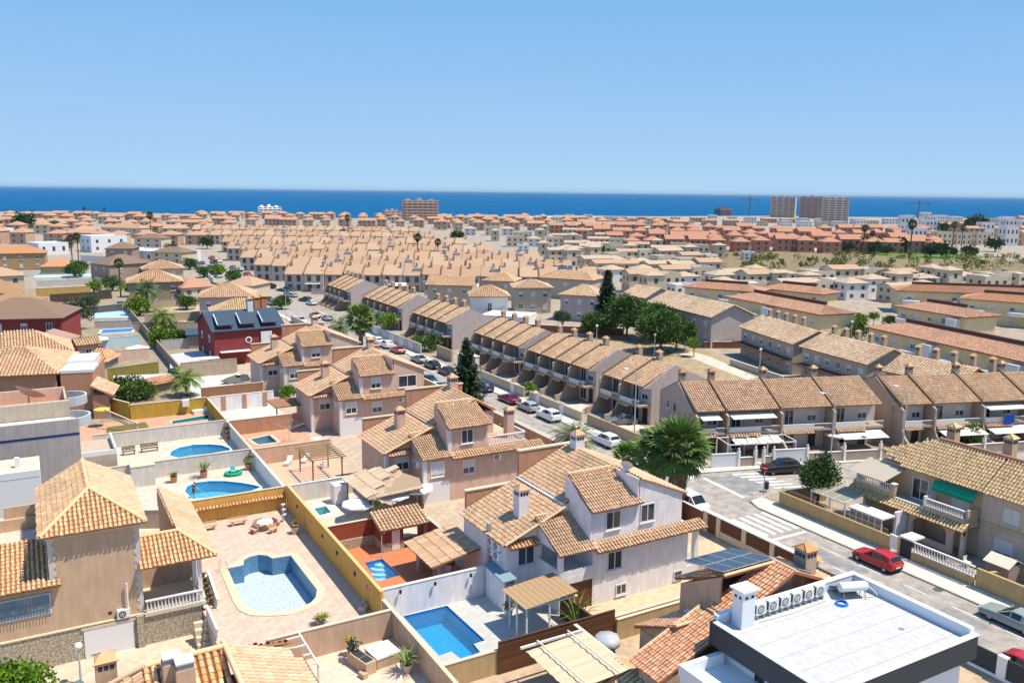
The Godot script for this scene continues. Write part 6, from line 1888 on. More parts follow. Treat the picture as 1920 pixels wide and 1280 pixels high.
	for k in 3:
		part(rd, "dormer_roof", S().slab([Vector3(0.5 + k * 4.0, 7.2, -0.2), Vector3(3.5 + k * 4.0, 7.2, -0.2), Vector3(3.0 + k * 4.0, 8.6, -4.5), Vector3(1.0 + k * 4.0, 8.6, -4.5)], 0.12), slate)
		bx(rd, "dormer_wall", redw, 0.9 + k * 4.0, 6.1, -4.0, 3.1 + k * 4.0, 7.15, -1.0)
		part(rd, "white_ridge", S(Color(0.7, 0.7, 0.72)).tube([Vector3(0.6 + k * 4.0, 7.3, -0.3), Vector3(1.0 + k * 4.0, 8.7, -4.5)], 0.1, 0.1, 5), PL)
	for c in 3: chimney(rd, 8.0 + c * 1.6, -6.0 - c, 7.5, 11.0, [white, stucco("orange_far", 0.55, 0.22, 0.1), stucco("orange_far", 0.55, 0.22, 0.1)][c], ORANGE_TILES, 0.5)
	building("carport", "dark slate carport beside the dark red villa", Vector3(25.87, 2.8, -173.75), Vector3(30.14, 2.8, -173.1), 4, 0.6, 3, stucco("stone_far", 0.36, 0.28, 0.22), slate, 0, 1)
	# garden walls of this side, front walls parallel to the side plots
	var pale := stucco("pale_yard", 0.5, 0.5, 0.48)
	var blue := flat_mat("yard_blue", 0.45, 0.6, 0.66, 0.8)
	var tan_ := stucco("yard_tan", 0.48, 0.38, 0.28)
	for q in [
		["olive yard wall behind the grey cloth covered court", Vector3(8.22, 2, -149.6), Vector3(17.73, 2, -152.71), stucco("olive", 0.27, 0.23, 0.06), 2.0],
		["pink yard wall above the half open parasol", Vector3(9.54, 2, -166.47), Vector3(17.74, 2, -167.17), stucco("pink_pale", 0.56, 0.4, 0.31), 2.0],
		["pale blue yard wall in front of the dark blue pool", Vector3(10.8, 2, -182.07), Vector3(18.16, 2, -182.72), blue, 2.0],
		["grey yard wall before the light blue court", Vector3(11.59, 1.6, -209.16), Vector3(19.05, 1.6, -207.43), pale, 1.6],
		["tan yard wall with palms growing in front", Vector3(22.28, 2, -212.16), Vector3(36.7, 2, -213.42), tan_, 2.0],
		["beige yard wall below the slate roofed villa", Vector3(18.67, 2, -201.2), Vector3(34.62, 2, -195.42), tan_, 2.0],
		["long yellow ochre yard wall behind the dark hedge", Vector3(0.97, 2.4, -276.49), Vector3(14.96, 2.4, -277.96), stucco("ochre_yard", 0.5, 0.34, 0.12), 2.4],
		["grey yard wall before the blue and white pool", Vector3(1.54, 1.8, -304.77), Vector3(17.31, 1.8, -307.07), pale, 1.8],
		["dark brown reed fence around the lawn garden", Vector3(4.08, 2.2, -261.61), Vector3(19.55, 2.2, -264.42), stucco("reed", 0.1, 0.07, 0.05), 2.2],
		["dark grey reed fence nearer than the brown one", Vector3(10.6, 2, -231.74), Vector3(19.55, 2, -234.27), stucco("reed_grey", 0.13, 0.12, 0.12), 2.0],
		["white yard wall before the white villas", Vector3(19.16, 2.4, -407.74), Vector3(36.06, 2.4, -388.52), white, 2.4],
		["pale pink yard wall behind the tall fan palm", Vector3(17.91, 2.2, -306.23), Vector3(26.35, 2.2, -295.27), stucco("pink_pale", 0.56, 0.4, 0.31), 2.2],
		["cream yard wall before the pale blue court's neighbour", Vector3(13.14, 2, -232.74), Vector3(22.6, 2, -237.52), pale, 2.0],
		["white yard wall left of the stone villa", Vector3(19.57, 2.2, -348.23), Vector3(30.09, 2.2, -334.51), white, 2.2],
		["tan yard wall before the stone villa", Vector3(20.91, 2, -238.28), Vector3(35.17, 2, -239.14), tan_, 2.0],
		["pale yard wall below the orange hipped villa", Vector3(40.76, 2, -280.64), Vector3(48.29, 2, -253.62), pale, 2.0],
		["grey yard wall beside the slate carport", Vector3(20.88, 2, -174.53), Vector3(25.99, 2, -174.77), pale, 2.0],
		["brown yard wall right of the lime shrubs", Vector3(27.09, 2, -197.23), Vector3(34.41, 2, -195.52), tan_, 2.0],
		["white yard wall of the long flat villa", Vector3(33.4, 2.6, -368.97), Vector3(48.8, 2.6, -346.56), white, 2.6],
		["pale yard wall at the left edge before the brown villa", Vector3(-8.8, 2, -335.45), Vector3(2.3, 2, -339.33), pale, 2.0],
		["long white wall with railings along the street bend", Vector3(60.42, 1.6, -403.82), Vector3(53.44, 1.6, -297.73), white, 1.6]]:
		wall("yard_wall", q[0], q[1].x, q[1].z, q[2].x, q[2].z, q[4], q[3], null, 0.0)
	wall("yard_wall", "tan yard wall behind the covered dark boat", 20.4, -147.0, 29.5, -147.0, 2.6, stucco("yard_tan", 0.48, 0.38, 0.28))
	for q in [[20.4, -147, -240, "long boundary wall running away beside the bushes"]]:
		wall("yard_wall", q[3], q[0], q[1], q[0], q[2], 1.9, stucco("stone_far", 0.36, 0.28, 0.22))
	# pools and courts far left, each in a raised rim
	for q in [["dark blue rectangular pool beside the tan roofed hut", [Vector2(12.04, -198.85), Vector2(18.11, -199.03), Vector2(18.99, -203.43), Vector2(12.82, -203.93)], true], ["pale blue empty court pool behind the grey yard wall", [Vector2(12.45, -224.19), Vector2(20.59, -221.34), Vector2(20.54, -235.68), Vector2(13.51, -236.78)], false], ["long white rimmed pool beside the orange hip roofed house", [Vector2(1.43, -333.2), Vector2(18.62, -329.9), Vector2(18.21, -342.68), Vector2(1.57, -345.36)], false]]:
		var o := thing("swimming_pool", q[0], "swimming pool")
		var p := PackedVector2Array(q[1])
		part(o, "rim", S().prism(grown(p, 0.5), 0.0, 0.35), white)
		part(o, "water", S().top(p, 0.36), mat("far_pool", Color(0.02, 0.2, 0.5), 0.3) if q[2] else mat("far_court", Color(0.38, 0.58, 0.68), 0.5))
	# cloth roofs and the covered boat
	var cloth := mat("grey_cloth", Color(0.55, 0.57, 0.58), 0.9, "stain", 0.3)
	var cl := S()
	cl.slab([Vector3(8.75, 1, -134.41), Vector3(18.46, 1, -138.17), Vector3(18.67, 1.1, -146.36), Vector3(10.43, 1.1, -148.63)], 0.03)
	solo("ground_cloth", "large pale grey cloth laid over the court beside the dark bush", "cloth", cl, cloth)
	var c2 := S()
	c2.slab([Vector3(19.35, 1, -151.34), Vector3(28.18, 1, -151.03), Vector3(27.43, 1, -166.05), Vector3(21.16, 1, -164.35)], 0.03)
	solo("ground_cloth", "pale cloth covered yard behind the tan wall with white loungers", "cloth", c2, cloth)
	for q in [["white flat canopy roof beside the dark red villa", Vector3(30.83, 2.4, -154.86), 2.6], ["white flat canopy beyond the tan yard wall", Vector3(25.66, 1.6, -154.22), 2.2]]:
		var s := S().box(-q[2], 0, -1.2, q[2], 0.12, 1.2)
		solo("canopy", q[0], "canopy", s, white, q[1])
	building("garden_hut", "low shed with thin tan tile roof in the bushy yard", Vector3(14.56, 1.6, -135.56), Vector3(18.57, 1.6, -137.66), 2.0, 0.6, 3, tan_, ORANGE_TILES, 0, 1)
	var boat := thing("covered_boat", "dark covered motor boat beside the narrow teal pool", "boat", Vector3(27.69, 0, -140.21), 20)
	var hull := S(Color(0.04, 0.045, 0.05))
	strip(hull, [[Vector3(-2.6, 0.5, 0), Vector3(-2.6, 0.55, 0), Vector3(-2.6, 0.5, 0)], [Vector3(-1.4, 0.05, -0.85), Vector3(-1.4, 0.95, 0), Vector3(-1.4, 0.05, 0.85)], [Vector3(0.6, 0.05, -1.1), Vector3(0.6, 1.25, 0), Vector3(0.6, 0.05, 1.1)], [Vector3(2.4, 0.1, -1.0), Vector3(2.4, 0.9, 0), Vector3(2.4, 0.1, 1.0)]], true)
	part(boat, "cover", hull, mat("tarpaulin", Color(1, 1, 1), 0.5))
	part(boat, "windscreen", S().slab([Vector3(0.2, 1.2, 0.6), Vector3(0.9, 1.2, 0.6), Vector3(0.9, 1.35, -0.5), Vector3(0.2, 1.35, -0.5)], 0.05), white)

# ---------------------------------------------------------------- the long parallel terraces beyond the bend
func far_rows() -> void:
	var wm := stucco("far_wall", 0.58, 0.5, 0.44)
	var rm := [mat("far_tan_a"), mat("far_tan_b"), mat("far_tan_c", Color(0.55, 0.38, 0.27), 0.9, "fine", 0.35), mat("far_tan_d", Color(0.62, 0.44, 0.3), 0.9, "fine", 0.35)]
	var right := Vector3(0.8708, 0, 0.4916); var fwd := Vector3(0.4916, 0, -0.8708)
	var protos := []
	for k in 4:
		var o := thing("row_house", "", "house")
		part(o, "wall", flank(S(), [Vector2(-0.6, 0), Vector2(-0.6, 5.3), Vector2(-5.6, 7.6), Vector2(-10.5, 5.2), Vector2(-10.5, 0)], 0.02, 5.98), wm)
		plain_roof(o, [Vector3(0.1, 5.3, 0), Vector3(5.9, 5.3, 0), Vector3(5.9, 7.9, -5.6), Vector3(0.1, 7.9, -5.6)], rm[k])
		part(o, "rear_roof", S().slab([Vector3(5.9, 5.3, -11), Vector3(0.1, 5.3, -11), Vector3(0.1, 7.88, -5.62), Vector3(5.9, 7.88, -5.62)], 0.2), rm[3 - k])
		part(o, "roof_parapet", flank(S(), [Vector2(0.2, 5.2), Vector2(0.2, 5.7), Vector2(-5.6, 8.3), Vector2(-11.1, 5.7), Vector2(-11.1, 5.2), Vector2(-5.6, 7.6)], -0.14, 0.14), flat_mat("dark_coping", 0.2, 0.14, 0.09, 0.9))
		for q in [Vector3(1.6, 3.0, -0.6), Vector3(4.4, 3.0, -0.6), Vector3(1.8, 0.3, -0.6), Vector3(4.4, 0.3, -0.6)]: put(o, "window", far_pane(4.0)).position = q
		if k == 3: bx(o, "awning", WT, 0.6, 2.3, -0.58, 5.0, 2.45, 1.6)
		if k == 2: part(o, "roof_terrace", S().box(3.2, 5.6, -4.2, 5.6, 7.5, -2.2), wm)
		if k == 1: bx(o, "balcony", wm, 0.4, 2.5, -0.58, 5.6, 3.3, 0.6)
		bx(o, "chimney", stucco("brown_fin", 0.52, 0.38, 0.27), 1.0 + k * 1.3, 7.0, -5.2 + 0.6 * (k % 2), 1.7 + k * 1.3, 8.9, -4.5 + 0.6 * (k % 2))
		protos.append(o)
	var rows := [[262.0, -70.0, 16, "nearest of the long parallel terraces"], [291.0, -88.0, 18, "second long terrace beyond the bend"], [327.0, -104.0, 19, "third long terrace beyond the bend"], [372.0, -124.0, 19, "fourth long terrace, below the two thin palms"], [422.0, -143.0, 20, "fifth long terrace beyond the bend"], [482.0, -176.0, 22, "sixth long terrace of the tan field"], [550.0, -205.0, 24, "farthest long terrace of the tan field"]]
	var ri := 0
	for r in rows:
		for k in r[2]:
			var s: float = r[1] + k * 6.05
			var at: Vector3 = fwd * (r[0] + [0.0, 0.0, 1.4, 1.4][k % 4]) + right * s
			var lab := "tan roofed house of the %s" % r[3]
			var o: Node3D
			var pk: int = [0, 1, 3, 0, 2, 1, 0, 3, 1, 2, 0][(k * 7 + ri * 3) % 11]
			if protos[pk].get_meta("label", "") == "":
				o = protos[pk]
				o.position = at
				o.rotation_degrees.y = -29.45
				tag(o, lab, "house", "houses of the %s" % r[3])
			else:
				o = copy(protos[pk], lab, at, -29.45, "houses of the %s" % r[3])
			o.position.y = [0.0, 0.4, -0.2, 0.2][(k * 3 + ri) % 4] * 0.6
		ri += 1
	# garden walls and awnings before the nearest row
	var cream := stucco("wall_pale", 0.55, 0.5, 0.46)
	for k in 3:
		var a := fwd * 255.0 + right * (-60.0 + k * 34.0); var b := fwd * 255.0 + right * (-30.0 + k * 34.0)
		wall("garden_wall", "pale garden wall before the nearest long terrace, %s stretch" % ["left", "middle", "right"][k], a.x, a.z, b.x, b.z, 1.6, cream)
	for k in 5:
		var a := fwd * 258.5 + right * (-36.0 + k * 11.0) + Vector3(0, 2.6, 0)
		solo("awning", "white awning below the nearest long terrace, %s from the left" % NTH[k], "awning", S().slab([Vector3(0, 0, 1.6), Vector3(4.2, 0, 1.6), Vector3(4.2, 0.8, -0.6), Vector3(0, 0.8, -0.6)], 0.05), mat("canvas_white", Color(0.66, 0.62, 0.55), 0.9), a, -29.45)

# ---------------------------------------------------------------- blocks of flats, estates and the town beyond
func far_estates() -> void:
	var straw := stucco("custard", 0.8, 0.64, 0.36)
	var cream := stucco("cream_wall", 0.52, 0.44, 0.34)
	var red := [Color(0.5, 0.18, 0.1), Color(0.55, 0.24, 0.15), Color(0.46, 0.16, 0.09), Color(0.58, 0.29, 0.18)]
	var rusty := [Color(0.6, 0.25, 0.12), Color(0.64, 0.3, 0.16), Color(0.55, 0.22, 0.1)]
	var white := WT
	var light := [Color(0.66, 0.45, 0.28), Color(0.7, 0.52, 0.34), Color(0.56, 0.36, 0.21), Color(0.72, 0.55, 0.38)]
	var ys := [
		["long custard coloured block with red tile roof and white bowed balconies at the right edge", Vector3(140.25, 6, -108.21), Vector3(131.38, 6, -67.34), 10.0, red, 9],
		["short custard block with red roof and two stair openings behind the long one", Vector3(173.45, 6, -126.42), Vector3(170.69, 6, -108.09), 9.0, red, 5],
		["custard block with rusty roof at the right, farther back", Vector3(203.1, 6, -147.32), Vector3(230.97, 6, -120.61), 9.0, rusty, 7],
		["custard block with orange roof near the right edge, in front of the rusty one", Vector3(202.22, 6, -128.7), Vector3(211.5, 6, -109), 9.0, rusty, 5],
		["custard block with red roof and angled end left of the clipped hedges", Vector3(149.98, 6, -156.92), Vector3(145.42, 6, -124.2), 9.0, red, 6],
		["custard block with red roof behind the angled one", Vector3(154.85, 6, -178.32), Vector3(164.15, 6, -160.57), 8.0, red, 5],
		["custard block with red roof and a dish behind the parked white car", Vector3(172.42, 6, -167.78), Vector3(176.06, 6, -150.16), 8.0, red, 4]]
	for q in ys:
		var o := building("apartment_block", q[0], q[1], q[2], q[3], 1.35, 2, straw, q[4], q[5], 2, "custard apartment blocks with red roofs", false, 0.7)
		var w: float = Vector2(q[2].x - q[1].x, q[2].z - q[1].z).length()
		for k in int(w / 9):
			var x := 3.0 + k * 9.0
			var s := S()
			s.prism(oval(x, 0.2, 2.2, 1.5, 0, 14), 2.7, 3.6)
			part(o, "balcony", s, white)
			if k % 2:
				bx(o, "glazed_porch", flat_mat("porch_white", 0.6, 0.64, 0.66, 0.3), x + 3.0, 2.8, -0.69, x + 5.4, 5.4, 1.0)
		bx(o, "ridge_wall", flat_mat("dark_ridge", 0.14, 0.06, 0.05, 0.9), 4.0, 7.4, -q[3] * 0.5 - 1.2, w - 4.0, 8.1, -q[3] * 0.5 - 0.6)
	var ts := [
		["pale tiled terrace of two houses right of the brown lot", Vector3(119.9, 5.5, -121.34), Vector3(114.25, 5.5, -103.05), 9.0],
		["pale tiled terrace with row of chimneys below the clipped hedges", Vector3(113.63, 5.5, -100.48), Vector3(110.69, 5.5, -85.13), 9.0],
		["pale tiled terrace end showing above the tan row, near the long custard block", Vector3(108.84, 5.5, -80.31), Vector3(108.95, 5.5, -69.27), 8.0]]
	for q in ts:
		var o := building("terrace_house", q[0], q[1], q[2], q[3], 2.2, 1, cream, light, 6, 2, "pale tiled terraces")
		bx(o, "porch_roof", flat_mat("dark_ridge", 0.14, 0.06, 0.05, 0.9), 0.3, 2.6, -0.5, Vector2(q[2].x - q[1].x, q[2].z - q[1].z).length() - 0.3, 2.8, 1.6)
		for k in 5: chimney(o, 1.5 + k * 2.7, -5.6 - 0.2 * k, 6.8, 9.0, stucco("brown_fin", 0.42, 0.29, 0.2), TAN_TILES, 0.35)
	building("terrace_house", "grey terrace with tan tile roof behind the broad trees of the brown lot", Vector3(123.31, 6.4, -154.23), Vector3(119.23, 6.4, -129.12), 10, 2.4, 1, stucco("mauve", 0.52, 0.44, 0.42), light, 6, 2)
	building("terrace_house", "small tan roofed house left of the grey terrace, above the trees", Vector3(126.56, 6.4, -168.58), Vector3(126.94, 6.4, -160.23), 9, 2.2, 1, stucco("mauve", 0.52, 0.44, 0.42), light, 2, 2)
	building("white_house", "white house with a small square gable window beside the white lean-to", Vector3(91.55, 6.2, -181.33), Vector3(99.61, 6.2, -177.71), 9, 2.2, 2, white, TAN_TILES, 1, 1)
	building("lean_to", "white flat roofed lean-to annexe below the white house", Vector3(89.38, 2.8, -172.91), Vector3(96.75, 2.8, -164.84), 9, 0.2, 0, white, white, 0, 1)
	building("villa", "cream villa with two storeys of arched balconies left of the Norfolk pine", Vector3(108.5, 6.6, -189.96), Vector3(117.13, 6.6, -186.17), 9, 1.8, 2, cream, light, 3, 2)
	building("villa", "lilac grey villa with dark windows and brown porch beside the Norfolk pine", Vector3(112.5, 6.4, -174.84), Vector3(118.67, 6.4, -167.37), 9, 2.2, 2, stucco("lilac", 0.5, 0.42, 0.42), light, 3, 2)
	building("villa", "tan roofed house between the white house and the long terraces", Vector3(94.49, 5.6, -214.41), Vector3(104.55, 5.6, -207.11), 9, 2.2, 1, cream, TAN_TILES, 3, 2)
	building("villa", "tan roofed house with white roof terrace left of the cream villa", Vector3(113.9, 5.6, -218.44), Vector3(120.56, 5.6, -212.36), 9, 2.2, 2, cream, TAN_TILES, 2, 2)
	building("villa", "pale house with raised tan roof behind the cream villa", Vector3(131.74, 6, -216.64), Vector3(141.2, 6, -202.55), 10, 2.2, 2, cream, TAN_TILES, 3, 2)
	# brown lot with the low walls
	var lot := mat("dry_lot", Color(0.47, 0.36, 0.22), 0.95, "blotch", 0.05, "grain", 0.6)
	struct("dry_field", S().top(PackedVector2Array([Vector2(104.82, -162.59), Vector2(118.59, -152.68), Vector2(116.67, -125.99), Vector2(108.95, -104.75), Vector2(96.07, -103.33), Vector2(94.88, -114.21), Vector2(98.14, -138.25)]), 0.02), lot)
	struct("lot_path", S().top(PackedVector2Array([Vector2(105.92, -158.73), Vector2(114.78, -149.65), Vector2(113.54, -122.55), Vector2(107.56, -104), Vector2(104.64, -103.57), Vector2(108.73, -120.18), Vector2(112.19, -146.24), Vector2(103.56, -155.81)]), 0.03), mat("cream_paving"))
	for q in [["red brown wall along the far side of the brown lot", Vector3(94.46, 1.6, -166.65), Vector3(113.03, 1.6, -149.36), stucco("brick_red", 0.26, 0.1, 0.06)], ["red brown wall on the right of the brown lot below the blue awning", Vector3(118.63, 1.4, -129.83), Vector3(126.62, 1.4, -125.97), stucco("brick_red", 0.26, 0.1, 0.06)], ["low wall before the pale tiled terrace with white railing", Vector3(111.28, 1.2, -114.45), Vector3(108.38, 1.2, -98.88), cream]]:
		wall("lot_wall", q[0], q[1].x, q[1].z, q[2].x, q[2].z, q[1].y, q[3], white)
	solo("awning", "bright blue awning by the end of the grey terrace", "awning", S().slab([Vector3(-3, 2.0, 1.5), Vector3(3, 2.0, 1.5), Vector3(3, 2.6, -1.5), Vector3(-3, 2.6, -1.5)], 0.05), mat("blue_canvas", Color(0.01, 0.18, 0.55), 0.8), Vector3(131.03, 0, -138.72), -15)
	# fields of small houses, far enough to need only walls, roofs and windows
	rng.seed = 41
	var right := Vector3(0.8708, 0, 0.4916); var fwd := Vector3(0.4916, 0, -0.8708)
	var pale := stucco("pale_far", 0.66, 0.56, 0.42)
	var wh := flat_mat("white_far", 0.68, 0.67, 0.65, 0.85)
	var brick := stucco("brick_far", 0.55, 0.27, 0.18)
	var pinkw := stucco("pink_far", 0.58, 0.38, 0.28)
	var r_tan := mat("far_tan_a"); var r_pale := mat("far_pale_roof", Color(0.62, 0.48, 0.35), 0.9, "fine", 0.35)
	var r_red := mat("far_red_roof", Color(0.58, 0.3, 0.19), 0.9, "fine", 0.35)
	var r_pink := mat("far_pink_roof", Color(0.62, 0.36, 0.22), 0.9, "fine", 0.35)
	var kinds := {
		"cream": [far_house(12, 7, 5.2, 1.0, 1, pale, r_pale, 4), far_house(5.5, 6, 6.6, 1.0, 2, pale, r_pale, 1), far_house(9, 8, 5.0, 0.7, 0, pale, wh, 3), far_house(8, 7, 4.6, 1.3, 2, wh, r_pale, 2), far_house(10, 7, 5.4, 1.2, 1, pale, r_tan, 3), far_house(6, 6, 3.4, 0.5, 0, wh, wh, 2)],
		"brick": [far_house(9, 9, 6.2, 2.4, 2, brick, r_red, 2, "brick_house"), far_house(8, 9, 5.6, 2.0, 2, brick, r_red, 2, "brick_house"), far_house(10, 9, 6.4, 2.2, 1, brick, r_red, 3, "brick_house")],
		"pink": [far_house(9, 9, 6.0, 2.2, 2, pinkw, r_pink, 2, "pink_house"), far_house(14, 9, 5.6, 1.8, 1, pinkw, r_pink, 4, "pink_house"), far_house(8, 8, 6.0, 2.0, 2, pale, r_pink, 2, "pink_house")],
		"town": [far_house(12, 12, 9, 0.6, 0, wh, wh, 4, "town_house"), far_house(10, 10, 7, 0.6, 0, pale, r_pale, 3, "town_house"), far_house(14, 10, 8, 1.6, 1, pinkw, r_pink, 4, "town_house"), far_house(9, 9, 12, 0.6, 0, wh, r_pale, 3, "town_house")]}
	# kind, distance, from, step, count, label, group
	var rows := [
		["cream", 252.0, 40.0, 10.2, 9, "cream house among the white roof terraces right of the tan terraces"],
		["cream", 272.0, 36.0, 9.8, 13, "cream house of the second row right of the tan terraces"],
		["cream", 292.0, 33.0, 10.0, 15, "cream house of the third row right of the tan terraces"],
		["cream", 312.0, 30.0, 10.0, 6, "pale house of the fourth row, below the scrub"],
		["cream", 334.0, 28.0, 10.0, 5, "pale house of the last row before the scrub"],
		["cream", 356.0, 22.0, 10.0, 6, "pale house at the left end of the scrub"],
		["cream", 262.0, 168.0, 10.5, 6, "cream house at the right, behind the custard blocks"],
		["cream", 300.0, 205.0, 11.0, 6, "cream house at the right below the dry scrub"],
		["cream", 384.0, 16.0, 10.5, 8, "pale house left of the dry scrub"],
		["cream", 415.0, 12.0, 11.0, 10, "pale house below the left half of the red estate"],
		["cream", 445.0, 4.0, 11.5, 8, "pale house in the middle distance left of the red estate"],
		["cream", 490.0, -4.0, 12.0, 6, "pale low house between tan field and red estate"],
		["cream", 540.0, -12.0, 13.0, 6, "pale low house behind the tan field, nearer"],
		["cream", 610.0, -34.0, 14.0, 10, "pale low house behind the tan field"],
		["brick", 470.0, 62.0, 12.0, 15, "brick red house in the front row of the red estate"],
		["brick", 515.0, 58.0, 12.0, 17, "brick red house in the second row of the red estate"],
		["brick", 580.0, 44.0, 12.5, 20, "brick red house in the third row of the red estate"],
		["brick", 660.0, 30.0, 13.0, 23, "brick red house in the rear row of the red estate"],
		["pink", 470.0, -284.0, 13.0, 9, "pink house with tan roof left of the street's far end"],
		["pink", 560.0, -345.0, 15.0, 10, "pink tile roofed house of the near coastal row at the left"],
		["pink", 640.0, -395.0, 15.0, 13, "pink roofed house of the coastal rows at the left"],
		["pink", 730.0, -450.0, 16.0, 26, "pink roofed house in the rows near the sea"],
		["pink", 820.0, -505.0, 17.0, 31, "small pink roofed house close to the shore at the left"],
		["pink", 900.0, -330.0, 17.0, 24, "tiny pale roofed house near the shore in the middle"],
		["pink", 780.0, -40.0, 17.0, 12, "pale roofed house before the shore in the middle"],
		["pink", 690.0, -62.0, 15.0, 13, "pale roofed house behind the tan field, nearer the shore row"],
		["pink", 860.0, -75.0, 16.0, 15, "tiny pale house at the shore behind the middle rows"],
		["town", 860.0, 40.0, 19.0, 17, "small town building near the shore in the middle"],
		["town", 960.0, 60.0, 20.0, 19, "small town building at the shore left of the towers"],
		["town", 560.0, 262.0, 15.0, 6, "white town building with red gable behind the park"],
		["town", 660.0, 345.0, 16.0, 6, "town building behind the park trees"],
		["town", 760.0, 345.0, 18.0, 8, "town building right of the towers"],
		["town", 870.0, 400.0, 18.0, 9, "town building right of the towers, farther row"],
		["town", 980.0, 445.0, 19.0, 10, "town building near the sea at the right"]]
	for r in rows:
		var list: Array = kinds[r[0]]
		for k in r[4]:
			var src: Node3D = list[rng.randi() % list.size()]
			var at: Vector3 = fwd * (r[1] + rng.randf_range(-6, 6)) + right * (r[2] + k * r[3] + rng.randf_range(-1.5, 1.5))
			var turn := -29.45 + rng.randf_range(-4, 4) + (18.0 if r[0] == "cream" and r[1] < 400 else 0.0)
			var o: Node3D
			if src.get_meta("label", "") == "":
				o = src
				o.position = at
				o.rotation_degrees.y = turn
				tag(o, r[5], "house", r[5].replace("house", "houses").replace("building", "buildings"))
			else:
				o = copy(src, r[5], at, turn, r[5].replace("house", "houses").replace("building", "buildings"))
			o.scale = Vector3(rng.randf_range(0.9, 1.15), rng.randf_range(0.9, 1.15) * (0.6 if r[0] == "town" and r[2] < 100 else 1.0), 1)
	for key in kinds:
		for o in kinds[key]:
			if o.get_meta("label", "") == "": o.queue_free()
	# the park and the scrub beyond the houses
	struct("park_lawn", S().top(PackedVector2Array([Vector2(408, -331.47), Vector2(438.27, -315.74), Vector2(446.42, -273.45), Vector2(420.5, -260.17), Vector2(395.14, -266.37), Vector2(389.3, -299.14)]), 0.03), mat("lawn", Color(0.14, 0.24, 0.04), 0.95, "blotch", 0.02))
	struct("dry_scrubland", S().top(PackedVector2Array([Vector2(300.02, -409.49), Vector2(392.7, -318.92), Vector2(427.92, -242.93), Vector2(414.56, -215.76), Vector2(320.01, -180.78), Vector2(279.82, -223.89), Vector2(230.26, -276.58)]), 0.02), mat("scrub_ground", Color(0.3, 0.23, 0.13), 0.95, "blotch", 0.02))
	struct("park_road", S().top(PackedVector2Array([Vector2(338.27, -412.32), Vector2(407.85, -366.46), Vector2(408.88, -335.89), Vector2(397.17, -326.19), Vector2(395.58, -355.35), Vector2(327.98, -399.72)]), 0.035), mat("cream_paving"))
	var sc := S()
	for k in 120:
		var q: float = rng.randf()
		var at: Vector3 = Vector3(420, 0, -280).lerp(Vector3(560, 0, -250), q) if false else fwd * rng.randf_range(322, 440) + right * rng.randf_range(80, 270)
		var r := rng.randf_range(1.2, 3.4)
		crown_shape(sc, at + Vector3(0, r * 0.5, 0), Vector3(r * 1.3, r * 0.9, r * 1.3), 90, 0.8, [Color(0.12, 0.15, 0.03), Color(0.16, 0.2, 0.03), Color(0.14, 0.13, 0.05)], 5)
	var so := part(self, "scrub_bushes", sc, leaf_mat())
	tag(so, "rough green and brown scrub bushes on the dry slope before the park", "bushes", "", "stuff")

func far_house(w: float, d: float, h: float, rise: float, style: int, wm: Material, rm: Material, nw: int, called := "cream_house") -> Node3D:
	var o := building(called, "", Vector3(0, h, 0), Vector3(w, h, 0), d, rise, style, wm, rm, nw, 2, "", true, 0.4)
	o.set_meta("category", "house")
	return o

